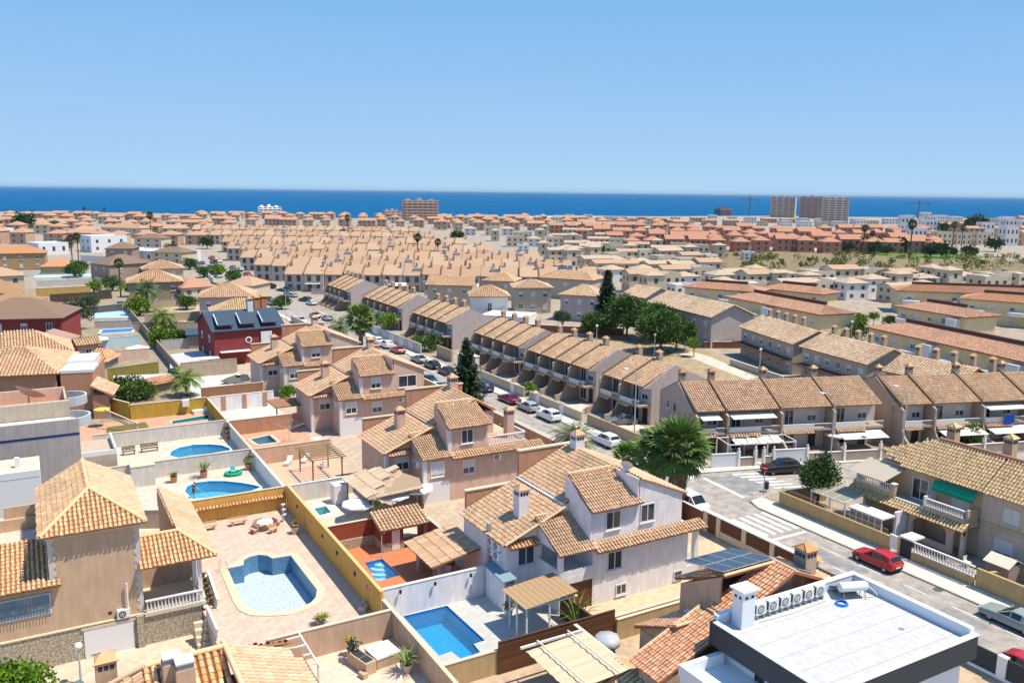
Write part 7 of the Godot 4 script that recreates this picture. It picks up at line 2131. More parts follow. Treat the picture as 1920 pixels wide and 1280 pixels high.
func towers() -> void:
	var win := glass("tower_glass", 0.2, 0.19, 0.19)
	for q in [
		["sand coloured apartment tower, left one of the group by the sea", Vector3(912.58, 0, -877.2), Vector3(932.07, 0, -850.53), 28.5, 14.0, Color(0.45, 0.36, 0.28), 11, 4],
		["dusky pink apartment tower in the middle of the group by the sea", Vector3(917.54, 0, -829.73), Vector3(938.1, 0, -804.13), 28.5, 14.0, Color(0.36, 0.22, 0.2), 11, 4],
		["tallest sand coloured apartment tower nearest the red estate", Vector3(719.03, 0, -619.8), Vector3(737.55, 0, -601.59), 28.5, 13.0, Color(0.46, 0.37, 0.29), 12, 4],
		["dark low tower under construction beside the crane", Vector3(892.24, 0, -956.03), Vector3(914, 0, -953.42), 10.0, 14.0, Color(0.22, 0.12, 0.11), 4, 3],
		["broad brick pink apartment block standing against the sea", Vector3(340.46, 0, -834.38), Vector3(375.06, 0, -819.86), 21.0, 16.0, Color(0.42, 0.28, 0.21), 7, 7],
		["lower brick pink wing left of the broad block", Vector3(322.96, 0, -837.69), Vector3(339.91, 0, -834.48), 10.0, 12.0, Color(0.42, 0.28, 0.21), 3, 3],
		["white stepped apartment building at the shore above the tan field", Vector3(231.13, 0, -994.26), Vector3(256.25, 0, -990.85), 11.0, 14.0, Color(0.64, 0.6, 0.58), 4, 5]]:
		var a: Vector3 = q[1]; var b: Vector3 = q[2]
		var d := b - a
		var w := d.length()
		var c: Color = q[5] * 1.5
		var wm := stucco("tower%.2f" % c.r, c.r, c.g, c.b)
		var lt := stucco("tower_band%.2f" % c.r, c.r * 1.15, c.g * 1.15, c.b * 1.15)
		var o := thing("apartment_tower" if q[3] > 25 else "apartment_building", q[0], "tower" if q[3] > 25 else "building", a, rad_to_deg(atan2(-d.z, d.x)))
		bx(o, "wall", wm, 0, 0, -q[4], w, q[3], 0)
		var fh: float = q[3] / q[6]
		var key := "tw%.1f%.1f" % [w / q[7], fh]
		for f in q[6]:
			bx(o, "balcony_band", lt, w * 0.06, f * fh + 0.1, 0.002, w * 0.94, f * fh + fh * 0.38, 0.9)
			for k in q[7]:
				if not shared.has(key): shared[key] = S().box(-w / q[7] * 0.36, 0, 0, w / q[7] * 0.36, fh * 0.52, 0.08).mesh(win)
				put(o, "window", shared[key]).position = Vector3(w * (k + 0.5) / q[7], f * fh + fh * 0.42, 0.0)
			for z in 2:
				var wi := put(o, "window", shared[key])
				wi.position = Vector3(0, f * fh + fh * 0.42, -q[4] * (0.3 + z * 0.4))
				wi.rotation_degrees.y = -90
		for k in 3: bx(o, "roof_housing", lt, w * (0.1 + k * 0.32), q[3], -q[4] * 0.7, w * (0.22 + k * 0.32), q[3] + [1.8, 2.6, 1.4][k], -q[4] * 0.3)
	var gr := mat("crane_steel", Color(0.16, 0.15, 0.15), 0.7)
	for q in [["tower crane with long jib standing by the dark block against the sea", Vector3(921.32, 0, -926.1), 24.0, -14.0, 6.0], ["tower crane at the right among the town buildings", Vector3(1048.56, 0, -742), 22.0, -16.0, 9.0]]:
		var o := thing("tower_crane", q[0], "crane", q[1], -29.45)
		part(o, "mast", S().box(-0.7, 0, -0.7, 0.7, q[2] + 4.0, 0.7), gr)
		part(o, "jib", S().box(q[3], q[2], -0.4, q[4] + 6.0, q[2] + 0.9, 0.4), gr)
		bx(o, "counterweight", gr, q[4] + 3.0, q[2] - 1.8, -0.6, q[4] + 5.0, q[2], 0.6)

# ---------------------------------------------------------------- vehicles
func cars() -> void:
	var C := {"white": Color(0.72, 0.73, 0.75), "red": Color(0.42, 0.012, 0.02), "maroon": Color(0.2, 0.01, 0.03), "silver": Color(0.34, 0.37, 0.37), "grey": Color(0.16, 0.17, 0.18), "black": Color(0.012, 0.014, 0.02), "navy": Color(0.012, 0.025, 0.07), "blue": Color(0.01, 0.07, 0.16), "teal": Color(0.01, 0.09, 0.1), "pale_green": Color(0.27, 0.31, 0.29)}
	var l := [
		["hatch", "red", "bright red hatchback beside the straw street wall", 61.05, -44.1, -90],
		["sedan", "pale_green", "pale grey green saloon at the right edge of the street", 61.05, -32.4, -90],
		["suv", "white", "white car nearest the tall lamp post by the brown wall", 61.05, -83.6, -90],
		["suv", "white", "white car behind the beige silver hatchback on the street", 61.0, -97.0, -90],
		["hatch", "silver", "beige silver hatchback between white and dark red cars", 61.0, -102.6, -90],
		["sedan", "maroon", "dark red saloon beside the cream street wall", 61.0, -108.2, -90],
		["suv", "navy", "navy blue car just right of the tall conifer", 61.0, -116.6, -90],
		["hatch", "black", "black hatchback left of the conifer, near the white shelter", 61.0, -130.3, -90],
		["hatch", "black", "black hatchback behind the grey saloon", 61.0, -136.2, -90],
		["sedan", "grey", "grey saloon by the pale forecourt", 61.0, -142.2, -90],
		["sedan", "red", "bright red saloon in the row by the garage doors", 61.0, -152.6, -90],
		["suv", "white", "white car between the red saloon and another white car", 61.0, -158.6, -90],
		["hatch", "white", "farthest white hatchback of the row by the garage doors", 61.0, -164.0, -90],
		["hatch", "teal", "dark teal hatchback parked behind the pink villa roof", 55.4, -124.5, 90],
		["hatch", "blue", "blue hatchback parked behind the pink villa roof", 55.4, -118.0, 90],
		["suv", "black", "black car parked across the side street by the stone wall", 0, 0, 0],
		["van", "white", "white van parked by the brown wall near the crosswalk", 55.4, -61.6, 90],
		["hatch", "red", "red car partly hidden by the charcoal street wall panel", 55.0, -27.6, 90],
		["sedan", "maroon", "dark red car far up the street near the bend", 60.2, -204.5, -90],
		["hatch", "silver", "silver hatchback far up the street behind the dark red car", 61.6, -199.0, -90],
		["hatch", "white", "white car on the left of the far street near the red villa", 54.8, -197.0, 90],
		["hatch", "teal", "dark green hatchback on the forecourt at the bend", 66.8, -236.0, -60],
		["hatch", "silver", "grey hatchback on the forecourt at the bend", 66.0, -247.0, -70],
		["suv", "teal", "green car angled on the forecourt, beside the white one", 68.2, -262.0, -40],
		["suv", "black", "black car on the forecourt beyond the bend", 66.0, -272.0, -70],
		["suv", "grey", "dark grey car farther up the forecourt", 66.0, -291.0, -80],
		["hatch", "silver", "silver car farthest up on the forecourt", 66.4, -303.0, -80],
		["suv", "teal", "turquoise car before the nearest long terrace", 80.0, -266.0, 30],
		["hatch", "white", "white car beside the turquoise car", 76.0, -272.0, 30],
		["hatch", "white", "white car parked at the left kerb of the far street", 57.6, -313.0, -80],
		["hatch", "grey", "grey car parked at the left kerb of the far street", 58.6, -322.0, -80],
		["van", "navy", "dark van far up on the street", 67.0, -372.0, -80],
		["hatch", "blue", "blue car far up at the street's right kerb", 68.0, -420.0, -80],
		["hatch", "navy", "navy car far up at the street's right kerb", 68.0, -433.0, -80],
		["van", "black", "dark van at the far end of the street", 66.0, -475.0, -80],
		["suv", "white", "white car parked between custard blocks and cream houses", 0, 0, 1],
		["hatch", "grey", "dark green car parked behind the sandy gable by the brown stone wall", 68.6, -90.4, -20]]
	for k in 14:
		var x: float = [66.2, 56.6, 67.0, 57.4, 66.6, 58.0, 68.4, 70.2, 60.6, 69.4, 61.2, 70.2, 62.0, 70.6][k]
		l.append([["hatch", "suv", "sedan"][k % 3], ["white", "silver", "grey", "black", "white", "blue", "red"][k % 7], "%s car far up the street, %s of those beyond the bend" % [["white", "silver", "grey", "black", "white", "blue", "red"][k % 7], NTH[k]], x, -228.0 - [0, 4, 26, 12, 49, 30, 88, 108, 103, 118, 121, 150, 142, 168][k], -82.0])
	for q in l:
		var at := Vector3(q[3], 0.02, q[4])
		var turn: float = q[5]
		if q[3] == 0:
			at = Vector3(72.3, 0.02, -65.55) if q[5] == 0 else Vector3(219.92, 0.02, -177.7)
			turn = -18.1 if q[5] == 0 else -20.0
		car(q[0], q[1], C[q[1]], q[2], at, turn)

# ---------------------------------------------------------------- trees
func trees() -> void:
	var g_dark := [Color(0.03, 0.07, 0.02), Color(0.045, 0.09, 0.025), Color(0.035, 0.06, 0.025)]
	var g_mid := [Color(0.07, 0.13, 0.025), Color(0.09, 0.17, 0.03), Color(0.05, 0.1, 0.02)]
	var g_lime := [Color(0.16, 0.26, 0.02), Color(0.2, 0.3, 0.03), Color(0.1, 0.19, 0.02)]
	var g_olive := [Color(0.07, 0.1, 0.05), Color(0.1, 0.13, 0.06), Color(0.05, 0.08, 0.035)]
	var g_palm := [Color(0.08, 0.14, 0.03), Color(0.11, 0.17, 0.04), Color(0.06, 0.11, 0.03)]
	tree_mesh("citrus", 7.0, Vector3(2.5, 3.0, 2.4), 9000, 0.24, [Color(0.1, 0.2, 0.01), Color(0.14, 0.25, 0.015), Color(0.07, 0.15, 0.01)], 3)
	tree_mesh("ficus", 5.4, Vector3(2.0, 2.6, 2.0), 6500, 0.24, [Color(0.05, 0.1, 0.02), Color(0.07, 0.13, 0.03), Color(0.04, 0.08, 0.02)], 4)
	tree_mesh("broad", 8.2, Vector3(4.8, 3.9, 4.8), 9500, 0.5, [Color(0.055, 0.11, 0.02), Color(0.08, 0.15, 0.025), Color(0.04, 0.08, 0.02)], 5, 0.25)
	tree_mesh("round", 4.6, Vector3(1.5, 1.7, 1.5), 1800, 0.26, g_lime, 6, 0.12)
	tree_mesh("olive", 5.0, Vector3(2.8, 2.4, 2.6), 3000, 0.32, g_olive, 8)
	tree_mesh("bush", 2.6, Vector3(1.7, 1.5, 1.7), 2000, 0.26, g_mid, 9)
	tree_mesh("lime_bush", 2.4, Vector3(1.6, 1.4, 1.6), 1800, 0.26, g_lime, 10)
	tree_mesh("far_tree", 6.0, Vector3(3.4, 3.0, 3.4), 800, 0.8, g_dark, 11, 0.25)
	conifer_mesh("conifer", 11.6, 2.7, 30, g_dark, 12, 0.42)
	conifer_mesh("norfolk", 14.5, 3.3, 22, [Color(0.025, 0.06, 0.025), Color(0.04, 0.08, 0.03)], 13, 0.6, 0.1)
	fan_palm_mesh("washingtonia", 7.0, 54, 3.0, [Color(0.12, 0.2, 0.04), Color(0.16, 0.24, 0.06), Color(0.09, 0.15, 0.035)], 14, 0.45, 4.0)
	fan_palm_mesh("small_fan", 5.6, 40, 2.3, [Color(0.12, 0.2, 0.04), Color(0.15, 0.23, 0.05), Color(0.09, 0.15, 0.03)], 15, 0.3, 1.6)
	fan_palm_mesh("thin_fan", 11.5, 30, 2.0, [Color(0.06, 0.09, 0.035), Color(0.08, 0.11, 0.04)], 16, 0.22, 1.2)
	palm_mesh("feather", 4.6, 30, 2.9, [Color(0.09, 0.16, 0.05), Color(0.12, 0.19, 0.06)], 17, 0.22)
	palm_mesh("date", 4.4, 38, 3.4, g_palm, 18, 0.3)
	palm_mesh("lush", 2.6, 34, 3.0, [Color(0.13, 0.22, 0.02), Color(0.17, 0.26, 0.03), Color(0.1, 0.18, 0.02)], 19, 0.2)
	var l := [
		["citrus_tree", "citrus", "dense bright green tree at the lower left corner", "tree", Vector3(-3.0, -1.5, -51.6), 0.95],
		["corner_tree", "ficus", "round dark green tree inside the corner garden by the glazed pergola", "tree", Vector3(67.6, 0, -56.2), 1.0],
		["conifer", "conifer", "tall dark conifer standing beside the main street", "tree", Vector3(51.4, 0, -103.2), 1.0],
		["norfolk_pine", "norfolk", "tall Norfolk pine at the left of the broad trees on the brown lot", "tree", Vector3(113, 0, -156), 1.0],
		["broad_tree", "broad", "broad green tree right of the Norfolk pine", "tree", Vector3(112.5, 0, -147.5), 1.05],
		["broad_tree", "broad", "broad dark tree in the middle of the group on the brown lot", "tree", Vector3(114.5, 0, -140.0), 0.95],
		["broad_tree", "broad", "broad tree nearest the brown lot's lamp, in front of the grey terrace", "tree", Vector3(107.6, 0, -130.0), 0.95],
		["broad_tree", "broad", "broad tree at the right end of the group, before the grey terrace", "tree", Vector3(112.0, 0, -130.5), 0.8],
		["broad_tree", "broad", "low tree at the foot of the Norfolk pine", "tree", Vector3(107.0, 0, -152.0), 0.62],
		["small_tree", "round", "small bushy tree right of the tree group on the brown lot", "tree", Vector3(110.5, 0, -123.5), 0.85],
		["small_tree", "olive", "single small round olive green tree by the far wall of the brown lot", "tree", Vector3(106.6, 0, -164.3), 0.85],
		["street_tree", "round", "round yellow green tree on the pavement by the garage doors", "tree", Vector3(65.2, 0.1, -168.5), 1.25],
		["hedge_bush", "bush", "bushy green shrub over the tan wall by the forecourt", "shrub", Vector3(67.4, 0, -151.5), 1.4],
		["hedge_bush", "lime_bush", "yellow green shrub beside the bushy green one at the forecourt", "shrub", Vector3(66.2, 0, -155.5), 1.0],
		["dark_bush", "bush", "large dark green bush beside the grey cloth covered court", "shrub", Vector3(10.81, 0, -134.27), 1.5],
		["dark_bush", "bush", "dark green bush right of the large one above the ochre wall", "shrub", Vector3(13.38, 0, -134.44), 1.15],
		["olive_tree", "olive", "dark olive tree left of the pale blue court", "tree", Vector3(7.85, 0, -208.72), 1.35],
		["lime_shrub", "lime_bush", "yellow green shrubs beside the grey cloth yard", "shrub", Vector3(21.63, 0, -177.41), 1.7],
		["lime_shrub", "bush", "green shrub right of the yellow green ones before the slate carport", "shrub", Vector3(24.76, 0, -178.51), 1.4],
		["lime_shrub", "lime_bush", "yellow green shrub on the tan yard wall with palms", "shrub", Vector3(22.67, 0, -225.29), 2.0],
		["lime_shrub", "lime_bush", "bright green bush at the end of the yellow ochre wall", "shrub", Vector3(16.21, 0, -282.19), 1.5],
		["lime_shrub", "bush", "dark green shrub behind the white rimmed pool", "shrub", Vector3(15.56, 0, -348.19), 1.9],
		["lime_shrub", "lime_bush", "bushy tree between the pink gable villa and the street", "shrub", Vector3(57.7, 0, -313.36), 2.0],
		["lime_shrub", "bush", "dark bush by the street right of the orange hipped villa", "shrub", Vector3(53.33, 0, -315.21), 1.6],
		["lime_shrub", "lime_bush", "shrub with yellow leaves by the pink villa's side door", "shrub", Vector3(32.37, 0, -124.84), 0.9],
		["lime_shrub", "bush", "shrub at the left of the orange fronted villa with tall palm", "shrub", Vector3(54.03, 0, -348.74), 1.8],
		["dark_tree", "far_tree", "tall dark tree at the far left against the sea", "tree", Vector3(-2.38, 0, -686.45), 2.2],
		["dark_tree", "olive", "light green tree right of the tall dark tree at the far left", "tree", Vector3(16.01, 0, -665.33), 1.7],
		["dark_tree", "far_tree", "dark bushy tree at the left end of the fifth terrace", "tree", Vector3(81.42, 0, -467.48), 1.1],
		["street_shrub", "bush", "round green shrub by the far street near the slate roofed villa", "shrub", Vector3(56.53, 0, -222.39), 1.5],
		["street_shrub", "lime_bush", "small bright shrub in the front yard by the red saloon", "shrub", Vector3(66.0, 0, -111.0), 0.8],
		["street_shrub", "bush", "shrub in the yard behind the brown street wall by the lamp post", "shrub", Vector3(67.2, 0, -81.0), 0.9],
		["street_shrub", "lime_bush", "low green plants behind the wall left of the tall conifer's street", "shrub", Vector3(50.8, 0, -92.0), 0.8],
		["clipped_hedge", "round", "clipped round shrub before the short custard block", "shrub", Vector3(176.19, 0, -134), 0.8],
		["clipped_hedge", "bush", "clipped hedge right of the round shrub before the custard block", "shrub", Vector3(181.3, 0, -133.43), 1.0],
		["clipped_hedge", "bush", "bushy hedge left of the long custard block", "shrub", Vector3(154.43, 0, -121.4), 1.7],
		["clipped_hedge", "lime_bush", "yellow green hedge by the lamp left of the long custard block", "shrub", Vector3(173.06, 0, -135.48), 1.3],
		["garden_green", "lime_bush", "bright green shrubs above the tan row's chimneys", "shrub", Vector3(123.1, 0, -92.5), 1.3],
		["garden_green", "bush", "green shrub among chimneys behind the tan row", "shrub", Vector3(118.15, 0, -94.97), 1.2],
		["garden_green", "lime_bush", "tall shrub in the tan row's garden above the yellow roof", "shrub", Vector3(102.36, 0, -62.72), 1.2],
		["garden_tree", "bush", "bushy tree at the end of the reed fence garden", "tree", Vector3(21.33, 0, -284.49), 1.8],
		["garden_tree", "olive", "olive tree between reed fence and pale blue court", "tree", Vector3(12.03, 0, -232.27), 1.0],
		["garden_tree", "lime_bush", "bright hedge before the stone villa's left wall", "shrub", Vector3(25.46, 0, -266.54), 2.0],
		["garden_tree", "bush", "hedge behind the long white villa", "shrub", Vector3(15.4, 0, -474.32), 2.2],
		["garden_tree", "bush", "dark hedge right of the ochre hip roofed house", "shrub", Vector3(13.42, 0, -332.1), 2.0],
		["garden_tree", "lime_bush", "garden shrubs left of the sandy low house", "shrub", Vector3(46.62, 0, -262.76), 1.5],
		["garden_tree", "bush", "shrubs at the kerb of the far street", "shrub", Vector3(59.38, 0, -293.17), 1.8],
		["garden_tree", "bush", "green garden at the foot of the pink gabled villa", "shrub", Vector3(34.7, 0, -232.45), 1.5],
		["garden_tree", "olive", "olive tree by the far street's left wall", "tree", Vector3(56.68, 0, -414.4), 1.3],
		["garden_tree", "bush", "leafy tree between cream houses and the second terrace", "tree", Vector3(247.24, 0, -341.57), 2.6],
		["garden_tree", "lime_bush", "green shrubs in a garden among the cream houses", "shrub", Vector3(201.07, 0, -213.62), 2.0],
		["garden_tree", "bush", "green tree among the cream houses at the right", "tree", Vector3(254.85, 0, -176.35), 2.2],
		["far_tree", "far_tree", "large round tree in the right distance before the town", "tree", Vector3(733.45, 0, -461.25), 2.6],
		["far_tree", "far_tree", "dark tree left of the large round tree in the right distance", "tree", Vector3(701.48, 0, -470.35), 1.5],
		["far_tree", "far_tree", "dark bush right of the park near the red gables", "tree", Vector3(486.67, 0, -293.33), 1.4],
		["far_tree", "far_tree", "thin conifer behind the tan field in the middle", "tree", Vector3(233.63, 0, -482.13), 1.2]]
	for q in l:
		plant(q[0], q[1], q[2], q[3], q[4], fmod(q[4].x * 37.0, 360.0), q[5])
	var park := [[1592, 474], [1640, 476], [1648, 470], [1663, 478], [1676, 470], [1690, 474], [1706, 469], [1745, 482], [1765, 483], [1788, 482], [1818, 484], [1618, 470], [1720, 472]]
	for k in park.size():
		plant("park_tree", "far_tree", "round dark tree on the park lawn, %s from the left" % NTH[k], "tree", park_at(k), k * 47.0, 0.9 + 0.25 * (k % 3), "park trees")
	var palms := [
		["fan_palm", "washingtonia", "big fan palm with brown dead skirt on the street corner by the white villa", Vector3(51.9, 0, -59.4), 1.1],
		["fan_palm", "small_fan", "fan palm just left of the skirted palm on the street corner", Vector3(51.2, 0, -61.6), 1.2],
		["fan_palm", "small_fan", "lowest fan palm at the left of the street corner group", Vector3(50.6, 0, -65.4), 0.9],
		["date_palm", "date", "feather palm with arching fronds beside the parked white car", Vector3(51.0, 0, -76.0), 0.95],
		["date_palm", "feather", "grey green feather palm at the street behind the beige villa", Vector3(51.0, 0, -157.0), 1.15],
		["fan_palm", "small_fan", "bushy fan palm right of the grey green palm at the street", Vector3(52.4, 0, -149.2), 1.4],
		["date_palm", "lush", "bright green palm above the low tan tile shed", Vector3(19.28, 0, -133.73), 1.0],
		["date_palm", "lush", "bright green palm beside the white canopy by the dark red villa", Vector3(29.02, 0, -159.4), 0.9],
		["date_palm", "date", "bushy palm with dry fronds before the stone villa", Vector3(25.09, 0, -231.42), 1.3],
		["date_palm", "lush", "yellow green palm at the tan yard wall", Vector3(24.4, 0, -197.61), 1.3],
		["fan_palm", "thin_fan", "fan palm with thin trunk before the stone villa", Vector3(22.21, 0, -268), 0.85],
		["fan_palm", "thin_fan", "slim palm at the yard wall of the white villas, left of two", Vector3(15.56, 0, -398.99), 0.9],
		["fan_palm", "thin_fan", "slim palm at the yard wall of the white villas, right of two", Vector3(17.9, 0, -398.07), 0.95],
		["fan_palm", "thin_fan", "tall palm at the far end of the street against the pink rows", Vector3(64.78, 0, -555.21), 1.3],
		["fan_palm", "thin_fan", "palm crown against the sea at the left", Vector3(49.1, 0, -918.7), 0.95],
		["fan_palm", "thin_fan", "wide palm crown against the sea right of the first one", Vector3(66.45, 0, -915.63), 0.9],
		["fan_palm", "thin_fan", "tall thin palm rising from the tan field, left of two", Vector3(140.98, 0, -329.1), 1.05],
		["fan_palm", "thin_fan", "tall thin palm rising from the tan field, right of two", Vector3(147.73, 0, -323.63), 0.9],
		["fan_palm", "thin_fan", "palm on the ridge of the sixth terrace", Vector3(179.11, 0, -530.86), 1.2],
		["fan_palm", "thin_fan", "park palm, left of the lawn by the red estate", Vector3(393.65, 0, -309.94), 1.2],
		["fan_palm", "thin_fan", "park palm right of the first, by the red estate", Vector3(405.85, 0, -314.05), 0.95],
		["fan_palm", "thin_fan", "tall park palm in the middle of the lawn", Vector3(390.55, 0, -279.17), 1.5],
		["fan_palm", "thin_fan", "park palm near the white gables at the right", Vector3(489.72, 0, -321.75), 1.25],
		["fan_palm", "thin_fan", "park palm right of the white gables", Vector3(495.52, 0, -319.68), 1.1]]
	for q in palms:
		plant(q[0], q[1], q[2], "palm tree", q[3], fmod(q[3].x * 53.0, 360.0), q[4])

func park_at(k: int) -> Vector3:
	return [Vector3(393.3, 0, -318.7), Vector3(400.11, 0, -307.53), Vector3(426.14, 0, -324.87), Vector3(399.48, 0, -299.38), Vector3(434.97, 0, -321.65), Vector3(422.76, 0, -307.79), Vector3(448.93, 0, -321.38), Vector3(408.43, 0, -279.96), Vector3(410.45, 0, -275.32), Vector3(420.64, 0, -275.3), Vector3(421.69, 0, -267.19), Vector3(416.73, 0, -328.29), Vector3(440.28, 0, -310.36)][k]

# ---------------------------------------------------------------- street furniture
func street_things() -> void:
	lamp_post("tall pale lamp post on the pavement by the brown stone wall", Vector3(65.0, 0.1, -83.0), 9.0, 180)
	lamp_post("lamp with white curved head above the fan palms on the corner", Vector3(51.04, 0.1, -60.68), 8.6, 10)
	lamp_post("pale lamp post at the forecourt by the lilac end wall", Vector3(65.0, 0.1, -136.0), 8.5, 180)
	lamp_post("lamp post by the tan row's gap across the side street", Vector3(91.34, 0, -63.87), 8.0, 160)
	lamp_post("lamp post in front of the white parasol across the side street", Vector3(80.32, 0, -65.37), 8.0, 160)
	lamp_post("lamp post at the bend before the nearest long terrace", Vector3(50.29, 0, -193.63), 8.5, 180)
	lamp_post("lamp post on the forecourt beyond the bend", Vector3(81.78, 0, -257.79), 9.0, 180)
	lamp_post("lamp post far up by the left kerb of the street", Vector3(56.61, 0, -347.68), 9.0, 0)
	lamp_post("globe lamp at the left on the brown lot", Vector3(96.26, 0, -135.94), 5.0, 0, true)
	lamp_post("globe lamp in front of the broad trees on the brown lot", Vector3(103.85, 0, -127.29), 4.0, 0, true)
	lamp_post("globe lamp right of the tree group on the brown lot", Vector3(112.31, 0, -128.11), 4.4, 0, true)
	lamp_post("globe lamp by the low wall of the pale tiled terrace", Vector3(109.85, 0, -105.77), 4.2, 0, true)
	lamp_post("globe lamp before the long custard block", Vector3(145.06, 0, -115.41), 5.5, 0, true)
	# no entry sign and bin on the corner
	var s := thing("road_sign", "round red sign on a grey post at the street corner", "road sign", Vector3(65.19, 0.13, -61.13), -60)
	part(s, "post", S(Color(0.4, 0.41, 0.42)).tube([Vector3.ZERO, Vector3(0, 3.1, 0)], 0.05, 0.05, 8), PL)
	var d := S(Color(0.5, 0.02, 0.02))
	d.t = Transform3D(Basis(Vector3.RIGHT, PI / 2), Vector3(0, 2.85, 0.06))
	d.lathe([Vector2(0, -0.02), Vector2(0.36, -0.02), Vector2(0.36, 0.0), Vector2(0, 0.0)], Vector3.ZERO, 20)
	part(s, "disc", d, PL)
	bx(s, "white_bar", WT, -0.25, 2.78, 0.062, 0.25, 2.9, 0.07)
	var b := thing("litter_bin", "dark litter bin on the pavement beside the sign post", "litter bin", Vector3(66.17, 0.13, -61.71))
	part(b, "drum", S(Color(0.06, 0.07, 0.08)).lathe([Vector2(0, 0.25), Vector2(0.24, 0.25), Vector2(0.27, 0.95), Vector2(0.22, 1.02), Vector2(0, 1.02)], Vector3.ZERO, 12), PL)
	part(b, "leg", S(Color(0.2, 0.2, 0.2)).tube([Vector3.ZERO, Vector3(0, 0.26, 0)], 0.05, 0.05, 6), PL)
	# street wall of the white villa with brown panels, and its tiled gate post
	var white := mat("white_wall")
	var w := thing("garden_wall", "cream street wall with dark brown panels beside the zebra crossing", "wall", Vector3(53.1, 0, -56.5))
	var br := mat("brown_door")
	for k in 5:
		var z: float = [0.0, 1.7, 4.9, 8.2, 11.4][k]
		bx(w, "pier", creamy(), -0.2, 0, z - 0.25, 0.2, 2.0, z + 0.25)
		if k < 4:
			var z2: float = [0.0, 1.7, 4.9, 8.2, 11.4][k + 1]
			bx(w, "panel", br, -0.06, 0.05 if k == 0 else 0.75, z + 0.252, 0.06, 1.85, z2 - 0.252)
			if k > 0: bx(w, "base", creamy(), -0.15, 0, z + 0.252, 0.15, 0.748, z2 - 0.252)
	bx(w, "white_cap", WT, -0.26, 2.0, -0.3, 0.26, 2.1, 11.7)
	wall("garden_wall", "reddish brown street wall behind the parked white van", 53.1, -72.0, 53.1, -57.0, 1.9, stucco("maroon_wall", 0.22, 0.1, 0.07), WT)
	wall("garden_wall", "terracotta street wall of the roof terrace villa beside the feather palm", 53.1, -100.0, 53.1, -72.3, 1.8, stucco("salmon", 0.5, 0.27, 0.17), creamy())
	wall("garden_wall", "terracotta street wall beside the blue parked car", 53.1, -128.0, 53.1, -100.3, 1.8, stucco("salmon", 0.5, 0.27, 0.17), creamy())
	wall("garden_wall", "pale street wall beyond the beige villa", 53.1, -200.0, 53.1, -128.3, 1.6, stucco("wall_pale", 0.55, 0.5, 0.46))
	var gp := thing("gate_post", "tile capped gate post behind the solar panels", "gate post", Vector3(53.1, 0, -44.3))
	bx(gp, "pier", mat("ochre_wall"), -0.4, 0, -0.4, 0.4, 2.2, 0.4)
	part(gp, "tile_cap", S(ORANGE_TILES[1]).slab([Vector3(-0.6, 2.2, 0.6), Vector3(0.6, 2.2, 0.6), Vector3(0.5, 2.55, 0), Vector3(-0.5, 2.55, 0)], 0.06).slab([Vector3(0.6, 2.2, -0.6), Vector3(-0.6, 2.2, -0.6), Vector3(-0.5, 2.55, -0.01), Vector3(0.5, 2.55, -0.01)], 0.06), TM)
	wall("garden_wall", "dark brown panelled street wall between tiled gate post and modern house", 53.1, -43.8, 53.1, -32.6, 1.7, br, flat_mat("charcoal", 0.035, 0.045, 0.055))

